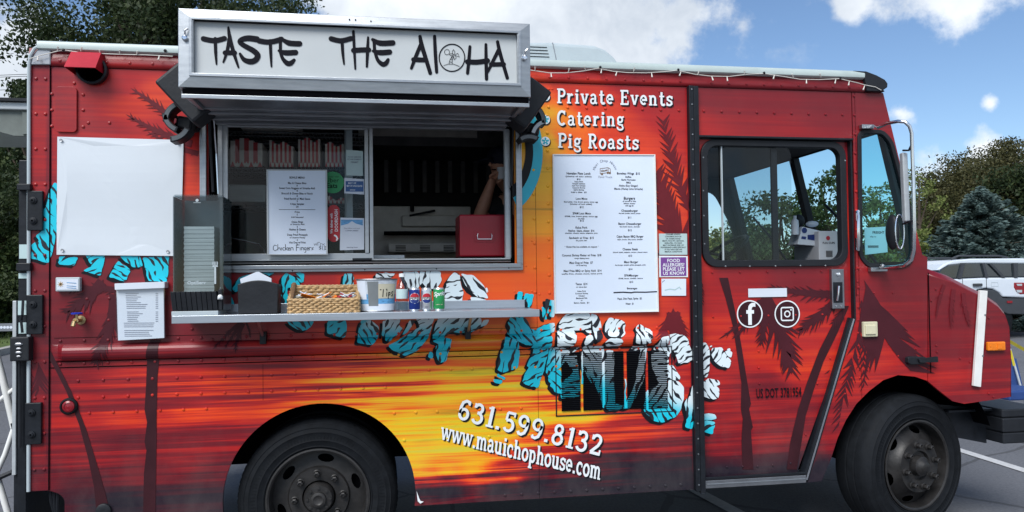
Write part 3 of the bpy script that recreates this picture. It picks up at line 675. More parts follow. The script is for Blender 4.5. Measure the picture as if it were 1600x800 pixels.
# ---- sheet seams, trims
mb = MB()
def seam(p0, p1, w=.004, d=.0012):
    a = P(*p0, d); b = P(*p1, d); t = (b-a).normalized(); n_ = Vector((-t.z, 0, t.x))*w/2
    k_ = max(1, int((b-a).length/.05))
    for i in range(k_):
        p = a.lerp(b, i/k_); q = a.lerp(b, (i+1)/k_); f = lambda v: (v.x, -d-bulge(v.x, v.z), v.z)
        mb.add([f(p-n_), f(q-n_), f(q+n_), f(p+n_)], [(0, 1, 2, 3)])
zz = lambda x, z: None
def hseam(x0, x1, z, w=.004, d=.0012):
    mb.add([(x0, -d, z-w/2), (x1, -d, z-w/2), (x1, -d, z+w/2), (x0, -d, z+w/2)], [(0, 1, 2, 3)])
def vseam(x, z0, z1, w=.003, d=.0012):
    zl = [z0]+[z for z in RAILZ if z0 < z < z1]+[z1]
    for a, b in zip(zl, zl[1:]): mb.add([(x-w/2, -d-bulge(x, a), a), (x+w/2, -d-bulge(x, a), a), (x+w/2, -d-bulge(x, b), b), (x-w/2, -d-bulge(x, b), b)], [(0, 1, 2, 3)])
hseam(lx0, 1.66, ZS, .007, .002); hseam(1.72, 2.78, ZS, .006, .002)
hseam(lx0, 1.60, 1.120, .005); hseam(lx0, 1.60, RZ0-.002, .004, .001)
vseam(lx0, .54, ZS, .006, .0045); hseam(lx0+.02, .9, 1.262, .002)
vseam(.803, ZB, wo[0][1]+.0, .0016); vseam(P(411, 600).x, .93, 1.11, .0016)
vseam(P(1334, 300).x, 1.4, ZS, .003, .002); vseam(P(1449.5, 420).x, .95, 1.53, .007, .004)
vseam(P(1344, 520).x, .8, ZS, .0016, .002)
ob = obj('panel_seam', mb, 'void', T)
# rivets: small proud domes, joined
rv = MB()
def rivet(x, z, r=.0088, y=0.):
    b = bulge(x, z); n = 7; vs = []
    for rr, h in ((r, 0), (r*.74, r*.52), (0, r*.72)):
        if rr == 0: vs.append((x, -b-y-h, z))
        else: vs += [(x+rr*math.cos(2*PI*i/n), -b-y-h, z+rr*math.sin(2*PI*i/n)) for i in range(n)]
    fs = [(i, (i+1) % n, n+(i+1) % n, n+i) for i in range(n)]+[(n+i, n+(i+1) % n, 2*n) for i in range(n)]
    rv.add(vs, fs)
def rrow(x0, x1, z, dx=.105, **k):
    for x in np.arange(x0, x1, dx): rivet(x, z, **k)
def rcol(x, z0, z1, dz, **k):
    for z in np.arange(z0, z1, dz): rivet(x, z, **k)
rrow(-1.53, 1.66, 2.598, y=.012); rrow(1.80, 2.75, 2.596, y=.012)
rcol(-1.640, .64, 2.56, .170, y=.003); rcol(-1.598, .64, 2.56, .170, y=.003)
rrow(.88, 1.66, 2.440); rrow(1.76, 2.62, 2.440); rcol(2.675, 1.45, 2.56, .11); rcol(P(1356, 300).x, 2.30, 2.30, 1)
rrow(-1.53, 1.55, 1.248, .107); rrow(-1.53, 1.55, 1.138, .107)
rrow(-1.40, -.86, .90, .107); rrow(-1.45, 1.1, 1.055, .112); rrow(-1.45, 0.05, .975, .112); rrow(.05, .80, .84, .11); rrow(.1, .8, .70, .22)
rrow(.62, 1.64, .392, .088); rcol(P(872, 300).x-.055, 1.35, 2.4, .095); rcol(P(841, 400).x-.02, 1.45, 2.2, .13)
for q in [(141, 130), (116, 130), (81, 147), (81, 172), (81, 197), (130, 148), (130, 172), (138, 192), (130, 198), (171, 192), (170, 500), (136, 467), (171, 466), (300, 532), (300, 514), (332, 531)]: a = P(*q); rivet(a.x, a.z)
for q in [(858, 139), (863, 139), (1030, 143), (1036, 143), (761, 456), (804, 455), (831, 455), (843, 460), (831, 376), (822, 415)]: a = P(*q); rivet(a.x, a.z, .006)
par('rivet', rv, 'wrap')
put_field(bpy.data.objects['rivet'].data); bpy.data.objects['rivet']['kind'] = 'stuff'
rd = MB(); rv = rd
for x in np.arange(1.80, 2.6, .165): rivet(x, 1.545, .006, -.019); rivet(x, 1.30, .006, -.019)
for q in [(1113, 740), (1138, 731), (1163, 730), (1186, 730), (1210, 728), (1238, 725), (1188, 549), (1188, 575), (1189, 600), (1300, 560), (1305, 610), (1280, 600), (1290, 660), (1262, 680)]: a = P(*q); rivet(a.x, a.z, .006, -.019)
par('rivet', rd, 'wrap'); o = [x for x in T.children if x.name.startswith('rivet')][-1]; put_field(o.data); o['kind'] = 'stuff'
rd = MB(); rv = rd
for a, b, n_ in [((1340, 440), (1341, 560), 7), ((1330, 590), (1310, 640), 3), ((1366, 458), (1395, 458), 2), ((1455, 470), (1462, 452), 2), ((1463, 540), (1464, 550), 2), ((1470, 458), (1545, 497), 5), ((1500, 560), (1516, 566), 2), ((1545, 615), (1552, 620), 2), ((1343, 590), (1384, 596), 1), ((1403, 556), (1431, 545), 2), ((1341, 240), (1341, 380), 5)]:
    for i in range(n_):
        t = i/max(1, n_-1); q = P(a[0]+(b[0]-a[0])*t, a[1]+(b[1]-a[1])*t); rivet(q.x, q.z, .0065)
par('rivet', rd, 'wrap'); o = [x for x in T.children if x.name.startswith('rivet')][-1]; put_field(o.data); o['kind'] = 'stuff'

# black post between body and cab door, in two strips with screws
mb = MB(); mb.box(1.664, 1.690, -.030, .03, ZB-.006, ZS); mb.box(1.693, 1.722, -.024, .03, ZB-.02, ZS); par('door_post', mb, 'black_metal', bevel=.003)
mb = MB()
for i, z in enumerate(np.arange(ZB+.03, ZS, .083)): mb.lathe([(.0055, 0), (.004, .004), (0, .005)], (1.679, -.030, z), 8, 'y')
par('post_screw', mb, 'alu_dark')
mb = MB(); mb.box(1.722, 2.655, -.020, .03, 2.290, 2.303); par('door_track', mb, 'black_metal', bevel=.003)
mb = MB(); mb.box(2.6415, 2.652, -.006, .04, 1.27, 2.290)
a = P(1330, 497); b = P(1256, 748)
for off, wdt, mt, y0 in ((-.010, .016, 'black_metal', -.004), (.007, .010, 'chrome', -.010), (.018, .009, 'black_metal', -.004)):
    mb.use(mt); dv = Vector((b.x-a.x, 0, b.z-a.z)).normalized(); nn = Vector((-dv.z, 0, dv.x))*-1
    if nn.x < 0: nn = -nn
    p0 = Vector((a.x, 0, a.z))+nn*off; p1 = Vector((b.x, 0, b.z))+nn*off
    c = [p0, p1, p1+nn*wdt, p0+nn*wdt]
    mb.hexa([(q.x, y0, q.z) for q in c]+[(q.x, y0+.05, q.z) for q in c])
mb.use('black_metal'); par('door_edge_trim', mb, 'black_metal')
# door sill step
mb = MB(); mb.use('alu_dark'); mb.box(1.722, 2.320, -.012, .12, .366, .408); mb.use('alu'); mb.box(1.735, 2.315, -.016, -.010, .384, .392); mb.use('black_metal'); mb.box(1.724, 2.318, -.013, .0, .412, .426); par('door_sill', mb, 'alu_dark', bevel=.002)
# lower-body underside and chassis rails
mb = MB(); mb.box(-1.6, 3.35, .45, .56, .52, .68); mb.box(-1.6, 3.35, 1.5, 1.61, .52, .68)
for x in (-1.1, -.2, .6, 1.3, 2.0, 2.8): mb.box(x, x+.08, .4, 1.7, .54, .66)
mb.box(-.45, -.2, .3, 1.8, .33, .5); mb.box(2.9, 3.08, .3, 1.8, .33, .47)
mb.box(.3, 1.2, .5, 1.3, .30, .52); mb.box(2.35, 2.55, .3, 1.0, .36, .52)
par('chassis', mb, 'void')
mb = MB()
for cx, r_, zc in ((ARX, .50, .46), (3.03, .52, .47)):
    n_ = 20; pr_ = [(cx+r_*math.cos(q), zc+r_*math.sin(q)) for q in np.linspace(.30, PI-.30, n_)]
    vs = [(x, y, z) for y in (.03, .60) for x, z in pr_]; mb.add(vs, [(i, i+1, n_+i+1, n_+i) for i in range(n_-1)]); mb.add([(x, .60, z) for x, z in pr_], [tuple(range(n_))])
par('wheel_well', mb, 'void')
# white chipped trim at the arch foot
mb = MB(); a = P(651, 782); mb.prism([(a.x, a.z+.05), (a.x+.005, a.z), (a.x+.018, a.z-.014), (a.x+.034, a.z-.006), (a.x+.020, a.z-.002), (a.x+.013, a.z+.012)], .012, .004); par('peeling_wrap_corner', mb, 'white_vinyl')

# ---- rear end: door frame, hinges, lamps, labels
mb = MB(); q0 = P(28, 250); q1 = P(45, 800)
mb.box(P(29, 300).x, xr-.006, .0, .5, .25, P(36, 250).z)
mb.box(P(20, 300).x, P(29, 300).x, .02, .10, .25, 1.24); mb.use('black_metal'); par('rear_frame', mb, 'black_metal', bevel=.004)
mb = MB(); mb.box(P(20, 500).x, P(26, 500).x, -.004, .02, P(25, 742).z, P(25, 470).z); par('rear_upright', mb, 'alu_light', bevel=.002)
for (a, b, c, d_) in ((26, 287, 47, 297), (25, 411, 47, 423)):
    mb = MB(); mb.pbox(a, b, c, d_, .03, -.1); par('latch_band', mb, 'black_metal', bevel=.003)
for (a, b, c, d_) in ((42, 298, 66, 360), (41, 461, 66, 522), (39, 630, 64, 694)):
    mb = MB(); mb.pbox(a, b, c, d_, .022, .003); h = par('hinge_plate', mb, 'black_metal', bevel=.003)
    for yy in (b+15, d_-15):
        m2 = MB(); q = P((a+c)/2-2, yy, .022); m2.lathe([(.018, 0), (.017, .006), (.011, .007), (.011, .012), (.005, .013), (.005, .006), (0, .006)], (q.x, -.022, q.z), 12, 'y'); obj('hinge_bolt', m2, 'black_metal', h, smooth=True)
mb = MB(); mb.pbox(15, 527, 45, 564, .05, -.03); lb = par('work_lamp', mb, 'black_plastic', bevel=.005)
m2 = MB()
for i, (yy, rr) in enumerate(((538, .013), (545, .009), (551, .011), (557, .008))): q = P(29, yy, .052); m2.sph(q, rr, 8, (1.4, .5, .7))
obj('lamp_lens', m2, 'alu_dark', lb)
for (a, b, c, d_) in ((30, 382, 45, 404), (29, 427, 45, 435), (28, 470, 41, 492), (29, 504, 41, 521)):
    mb = MB(); mb.pbox(a, b, c, d_, .004, .002); par('warning_label', mb, 'pale_sticker')
mb = MB(); mb.tube([P(36, 470, .02), P(35, 492, .04), P(33, 500, .03), P(35, 520, .03)], .006, 6); mb.tube([P(30, 560, .03), P(31, 600, .02), P(31, 700, .02)], .006, 6); par('lamp_cable', mb, 'black_plastic')
mb = MB()
for k_ in range(3): mb.tube([P(78+k_*6, 767, -.03), P(80+k_*5, 785, -.04), P(84+k_*3, 800, -.05), P(88, 830, -.05)], .007, 6)
par('underbody_hose', mb, 'black_plastic')

# ---- small fittings on the side
mb = MB(); a = P(117, 85, .02); b = P(165, 108, .11)
x0, x1 = P(118.5, 86).x, P(163, 86).x; zt, zb = P(140, 85.5, .02).z, P(140, 108, .10).z
mb.add([(x0, -.0, zt), (x1, 0, zt), (x1, -.05, zt), (x0, -.05, zt), (x0-.005, -.0, zb), (x1, 0, zb), (x1, -.12, zb), (x0-.005, -.12, zb)], [(0, 1, 2, 3), (3, 2, 6, 7), (0, 3, 7, 4), (2, 1, 5, 6)])
v = par('vent_hood', mb, 'vent_red', label='bright red sheet metal hood over a round flue'); md = v.modifiers.new('s', 'SOLIDIFY'); md.thickness = .004
mb = MB(); c = vent_c; mb.lathe([(pipe_r+.008, 0), (pipe_r+.009, .03), (pipe_r, .034), (pipe_r-.004, .03), (pipe_r-.004, -.2), (0, -.2)], (c.x, -.001, c.z), 28, 'y'); m_ = par('flue_pipe', mb, 'black_metal', smooth=True)
mb = MB(); mb.lathe([(pipe_r-.006, 0), (0, 0)], (c.x, .06, c.z), 20, 'y'); par('flue_throat', mb, 'void')
a = P(88, 136); b = P(121, 207); 
mb = MB(); mb.prism(rrect(a.x, b.x, b.z, a.z, .018), .012, .0); o = par('access_hatch', mb, 'wrap', bevel=.003); put_field(o.data)
# number-plate style lamp box with a tiny palm card
mb = MB(); mb.pbox(86.5, 433.5, 124.5, 455, .03, .001); o = par('card_box', mb, 'light_grey_unit', bevel=.004)
mb = MB(); mb.pbox(89, 436.5, 122, 452.5, .0315, .030); obj('card', mb, 'paper', o)
m2 = MB().use('wicker')
q = P(94.5, 444, .033); sx = .0025
for an in range(8): an_ = 2*PI*an/8; m2.add([(q.x+.003*math.cos(an_+1.2), -.033, q.z+.003*math.sin(an_+1.2)), (q.x+.016*math.cos(an_), -.033, q.z+.016*math.sin(an_)), (q.x+.003*math.cos(an_-1.2), -.033, q.z+.003*math.sin(an_-1.2))], [(0, 1, 2)])
m2.use('sea_blue')
for yy in (441, 446, 449): a = P(104, yy, .033); b = P(119, yy+1, .033); m2.add([(a.x, -.033, a.z), (b.x, -.033, b.z), (b.x, -.033, b.z-.003), (a.x, -.033, a.z-.002)], [(0, 3, 2, 1)])
obj('palm_picture', m2, 'wicker', bpy.data.objects['card'] if False else o)
# water spigot
mb = MB(); q = P(127, 500); mb.lathe([(.022, 0), (.022, .006), (.010, .008), (.009, .05), (.013, .052), (.013, .07), (0, .07)], (q.x, -.001, q.z), 12, 'y'); mb.tube([(q.x, -.055, q.z), (q.x-.004, -.08, q.z-.008), (q.x-.006, -.085, q.z-.026)], .010, 8); mb.tube([(q.x, -.055, q.z), (q.x, -.055, q.z+.03)], .006, 6); sp = par('spigot', mb, 'brass', smooth=True)
mb = MB(); mb.lathe([(.026, 0), (.027, .006), (.020, .008), (.006, .005), (0, .005)], (q.x, -.055, q.z+.030), 8); obj('spigot_handle', mb, 'tap_blue', sp)
mb = MB(); q = P(108.5, 634.5); mb.lathe([(.040, 0), (.040, .012), (.032, .018), (.029, .012)], (q.x, 0, q.z), 28, 'y'); o = par('marker_lamp', mb, 'rubber', smooth=True); mb = MB(); mb.lathe([(.029, .010), (.027, .016), (.018, .020), (.017, .017), (.009, .018), (0, .021)], (q.x, 0, q.z), 24, 'y'); obj('marker_lens', mb, 'red_lens', o, smooth=True)
mb = MB(); q = P(163, 797); mb.lathe([(.034, 0), (.034, .018), (.026, .022), (.006, .020), (0, .02)], (q.x, 0, q.z), 24, 'y'); par('round_cap', mb, 'black_plastic', smooth=True)
# amber lamp, white strip, hood latch, electrical box
mb = MB(); mb.pbox(1544, 534.5, 1572, 547.5, .022, 0); o = par('side_marker', mb, 'amber', bevel=.006); m2 = MB(); q = P(1548, 541, .024); m2.lathe([(.005, 0), (.004, .003), (0, .003)], (q.x, -.022, q.z), 8, 'y'); m2.pbox(1559, 537, 1566, 545, .025, .02); obj('marker_reflector', m2, 'amber', o)
mb = MB(); mb.pprism([(1532, 453.5), (1543.5, 454.5), (1533, 605), (1521.5, 603)], .022, .004); o = par('white_strip', mb, 'white_paint', bevel=.002)
m2 = MB()
for q in ((1535.5, 556), (1539, 492)): c = P(*q, .022); m2.lathe([(.006, 0), (.004, .005), (0, .005)], (c.x, -.022, c.z), 8, 'y')
obj('screw', m2, 'alu', o)
mb = MB(); mb.pprism([(1419, 559), (1424, 557), (1447, 558), (1449, 563), (1444, 569), (1424, 570), (1419, 567)], .03, .0); mb.pprism([(1436, 561), (1466, 557), (1467, 566), (1438, 567)], .045, .025); par('hood_latch', mb, 'black_plastic', bevel=.004)
mb = MB(); mb.pbox(1349.5, 503, 1372, 526, .022, 0); o = par('outlet_box', mb, 'cream', bevel=.004); m2 = MB(); m2.pbox(1353, 508, 1369.5, 522.5, .030, .02); obj('outlet_cover', m2, 'cream', o, bevel=.004)
# door latch plate and chrome grab handle
mb = MB(); mb.pbox(1299.5, 420.5, 1320, 482, .004, -.022); o = par('door_latch', mb, 'alu_dark', bevel=.002)
m2 = MB(); m2.pbox(1302, 441, 1317, 473, .006, .003); obj('latch_recess', m2, 'black_metal', o)
m2 = MB(); m2.tube([P(1310.5, 447, .025), P(1310, 458, .03), P(1308, 470, .022)], .006, 8); q = P(1309.5, 429, .004); m2.lathe([(.012, 0), (.011, .006), (0, .007)], (q.x, -.004, q.z), 14, 'y')
for xx in (1306.5, 1314): q = P(xx, 478, .004); m2.lathe([(.006, 0), (.004, .004), (0, .004)], (q.x, -.004, q.z), 8, 'y')
obj('latch_lever', m2, 'chrome', o, smooth=True)
mb = MB(); mb.tube([P(1341, 330, .01), P(1341, 330, .045), P(1341, 336, .05), P(1341.5, 384, .05), P(1341.5, 390, .045), P(1341.5, 390, .01)], .0085, 8); mb.pbox(1337.5, 329, 1341, 345, .01, 0); mb.pbox(1337.5, 372, 1341, 391, .01, 0); par('grab_handle', mb, 'chrome', smooth=True)

# ---- louvred grille: frame line, five columns of slats
LC = [(876.3, 907), (910, 941), (944, 975), (978.5, 1009), (1011.5, 1043)]
lz = [(550.5, 641), (549.8, 640), (549.2, 639), (548.5, 638), (547.8, 637)]
mb = MB(); a = P(867, 541); b = P(1051.5, 645); x0, x1, z1, z0 = a.x, b.x, 1.1455, P(868, 651).z
for q in ((x0, x0+.006, z0, z1), (x1-.006, x1, z0, z1), (x0, x1, z0, z0+.006), (x0, x1, z1-.006, z1)): mb.box(q[0], q[1], -.0040, -.001, q[2], q[3])
par('grille_outline', mb, 'black_metal')
for (c0, c1), (r0, r1) in zip(LC, lz):
    a = P(c0, r0); b = P(c1, r1); n_ = 31; dz = (a.z-b.z)/n_; mb = MB()
    for i in range(n_):
        zt = a.z-dz*i; mb.add([(a.x, -.0045, zt-dz*.52), (b.x, -.0045, zt-dz*.52), (b.x, -.008, zt-dz*.54), (a.x, -.008, zt-dz*.54), (a.x, -.008, zt-dz*.99), (b.x, -.008, zt-dz*.99), (b.x, -.0045, zt-dz*1.0), (a.x, -.0045, zt-dz*1.0)], [(0, 3, 2, 1), (3, 4, 5, 2), (4, 7, 6, 5), (0, 7, 4, 3), (1, 2, 5, 6)])
    o = par('louvre_panel', mb, 'void'); o['kind'] = 'stuff'
    print_polys('louvre_backing', [[(a.x, b.z), (b.x, b.z), (b.x, a.z), (a.x, a.z)]], .0026, 'black_vinyl', T, world=True)

# ---- prints: palms
def frond(base, tip, bend, wid, n=9, seed=0):
    """list of polygons: a spine and its drooping leaflets"""
    rd_ = random.Random(seed); b = Vector(base); t = Vector(tip); ax = t-b; nn = Vector((-ax.y, ax.x)).normalized(); m_ = (b+t)/2+nn*bend; n = int(n*1.5)+2
    sp = lambda u: (1-u)**2*b+2*u*(1-u)*m_+u*u*t
    dr = lambda u: (2*(1-u)*(m_-b)+2*u*(t-m_)).normalized()
    sw = wid*.42; out = []
    L1 = [sp(i/12)+Vector((-dr(i/12).y, dr(i/12).x))*sw*(1-i/12)**.6 for i in range(12)]; R1 = [sp(i/12)-Vector((-dr(i/12).y, dr(i/12).x))*sw*(1-i/12)**.6 for i in range(12)]
    out.append([tuple(p) for p in L1]+[tuple(t)]+[tuple(p) for p in reversed(R1)])
    for i in range(n):
        for sgn in (1, -1):
            u = (i+.2+.5*rd_.random())/(n+1); d1 = dr(u); no = Vector((-d1.y, d1.x))*sgn; L_ = wid*(1.7-1.0*u)*rd_.uniform(.85, 1.25)*min(1, .45+u*2.2)
            p = sp(u); dd = (d1*rd_.uniform(.95, 1.35)+no*rd_.uniform(.55, .9)).normalized(); tipp = p+dd*L_+Vector((0, L_*.10)); hw = wid*.30*(1.1-.5*u)
            q0 = p-d1*hw; q1 = p+d1*hw; m0 = p.lerp(tipp, .5)-d1*hw*.55+Vector((0, -L_*.02)); m1 = p.lerp(tipp, .5)+d1*hw*.55
            pl = [tuple(q0), tuple(m0), tuple(tipp), tuple(m1), tuple(q1)]
            out.append(pl)
    return out
PV = 'palm_vinyl'
mat('palm_soft', (.125, .011, .017), .4, var=.2, vscale=5, spec=.25); mat('palm_mid', (.060, .009, .015), .4, var=.2, vscale=5, spec=.25)
print_polys('palm_trunk_print', [[(62, 537), (75, 540), (92, 572), (112, 612), (134, 668), (152, 726), (166, 775), (172, 800), (151, 800), (147, 760), (138, 716), (124, 664), (104, 612), (84, 572)]], .0024, PV, T)
print_polys('palm_trunk_print', [[(235, 531), (251, 531), (249, 560), (246, 590), (245, 640), (244.5, 700), (243, 800), (224, 800), (225, 740), (229, 704), (226, 690), (230, 660), (226, 640), (228.5, 600), (230, 560)]], .0024, PV, T)
def islands(me):
    n = len(me.vertices); par_ = list(range(n))
    def fd(a):
        while par_[a] != a: par_[a] = par_[par_[a]]; a = par_[a]
        return a
    for e in me.edges:
        a, b = fd(e.vertices[0]), fd(e.vertices[1])
        if a != b: par_[a] = b
    rt = {}; return [rt.setdefault(fd(i), len(rt)) for i in range(n)], len(rt)
def fan_out(o):   # overlapping leaflets each lie a hair above the last
    il, k_ = islands(o.data)
    for v, i in zip(o.data.vertices, il): v.co.y -= .00003*(i % 24)
CABPX = [(1334, 143), (1380, 147), (1441, 398), (1449, 402), (1489, 442), (1560, 482), (1580, 520), (1580, 620), (1507, 631), (1489, 627), (1466, 609), (1449, 593), (1430, 586), (1403, 583), (1378, 591), (1354, 608), (1334, 628), (1318, 652), (1305, 682), (1296, 710), (1284, 745), (1262, 752), (1340, 496), (1336, 215)]
DOORPX = [(1096, 216), (1326, 216), (1326, 494), (1250, 738), (1096, 738)]
def fits(p, reg): return all(inpoly(x, y, reg) for x, y in p)
NF = [0]
def fronds(ps, m_='palm_mid'):
    for f_ in ps:
        V = []; T_ = []; o0 = .0020; tg = []
        for p in f_:
            if p[0][0] > 1290 and not fits(p, CABPX): continue
            if p[0][0] < 1100 and not all(x < 1079 for x, y in p): continue
            q = pw(p)
            try: v, t_ = cdt(q)
            except Exception: continue
            b_ = len(V); V += v; T_ += [tuple(k+b_ for k in f) for f in t_]; tg += [len(tg)*0+ (f_.index(p) % 9)]*len(v)
        o = print_mesh('palm_frond_print', V, T_, o0+.0001*(NF[0] % 8), m_, T); NF[0] += 1
        fan_out(o)
fronds([frond((300, 215), (203, 137), 8, 15, 6, seed=1), frond((300, 225), (196, 178), -8, 14, 7, seed=2), frond((310, 240), (230, 205), -8, 10, 5, seed=21)], 'palm_soft')
fronds([frond((160, 440), (100, 490), -8, 20, 7, seed=3), frond((180, 460), (146, 572), -14, 22, 8, seed=4), frond((190, 455), (105, 455), 10, 12, 6, seed=22), frond((60, 522), (64, 640), 4, 20, 9, seed=5), frond((48, 522), (50, 640), 2, 8, 9, seed=6)])
fronds([frond((375, 505), (335, 545), 4, 7, 4, seed=7), frond((378, 505), (353, 545), 4, 6, 4, seed=8), frond((380, 505), (370, 552), 6, 9, 3, seed=9), frond((385, 505), (391, 530), -3, 4, 3, seed=10)])
fronds([frond((1078, 330), (1034, 180), -8, 22, 9, seed=11), frond((1078, 400), (1024, 262), -14, 34, 9, seed=12), frond((1072, 420), (1024, 395), 8, 12, 5, seed=13), frond((1052, 488), (1062, 560), 4, 26, 7, seed=14), frond((1050, 490), (1032, 545), 5, 16, 6, seed=15), frond((1055, 488), (1078, 552), -4, 12, 6, seed=16)], 'palm_soft')
def dpoly(name, ps, d=-.0195):
    for pl in ps:
        if not isinstance(pl[0], list): pl = [pl]
        mb = MB()
        for i_, p in enumerate(pl):
            if len(pl) > 1 and not fits(p, DOORPX): continue
            v, t = cdt(pw(p)); mb.add([(x, -d-.00003*(i_ % 24)-.0001*(NF[0] % 8), z) for x, z in v], t)
        obj(name, mb, PV if len(pl) == 1 else 'palm_mid', T); NF[0] += 1
dpoly('palm_trunk_print', [[(1126, 434), (1140, 434), (1152, 490), (1161, 540), (1169, 590), (1176, 632), (1173, 640), (1179, 668), (1176, 674), (1180, 735), (1163, 735), (1161, 690), (1163, 655), (1160, 640), (1161, 600), (1155, 560), (1148, 512), (1136, 466)], [(1322, 478), (1330, 478), (1312, 520), (1290, 565), (1276, 605), (1262, 650), (1254, 700), (1248, 735), (1232, 735), (1238, 690), (1250, 640), (1264, 598), (1283, 548), (1305, 505)]], -.0198)
dpoly('palm_frond_print', [frond((1195, 465), (1240, 586), -12, 30, 9, seed=31), frond((1190, 470), (1124, 531), -10, 9, 3, seed=32), frond((1195, 470), (1145, 531), -8, 12, 5, seed=33), frond((1200, 470), (1190, 542), -4, 16, 6, seed=34), frond((1310, 470), (1248, 518), -6, 18, 7, seed=35), frond((1310, 460), (1200, 448), -6, 15, 6, seed=36), frond((1330, 470), (1300, 510), -4, 12, 5, seed=37), frond((1325, 520), (1293, 590), -4, 12, 5, seed=38), frond((1098, 440), (1100, 480), -2, 5, 4, seed=39), frond((1103, 300), (1098, 410), 4, 6, 5, seed=40)], -.0193)
fronds([frond((1352, 448), (1447, 600), 34, 52, 9, seed=41), frond((1345, 470), (1362, 560), 4, 14, 6, seed=42), frond((1346, 470), (1322, 600), -6, 22, 7, seed=43), frond((1350, 520), (1352, 680-50), 4, 13, 5, seed=44), frond((1330, 560), (1306, 700), 4, 16, 7, seed=45)])
fronds2 = fronds
fronds2([frond((1475, 445), (1462, 500), 4, 6, 4, seed=46), frond((1490, 452), (1486, 515), 4, 8, 4, seed=47), frond((1505, 458), (1515, 512), 4, 8, 4, seed=48)], 'palm_soft')

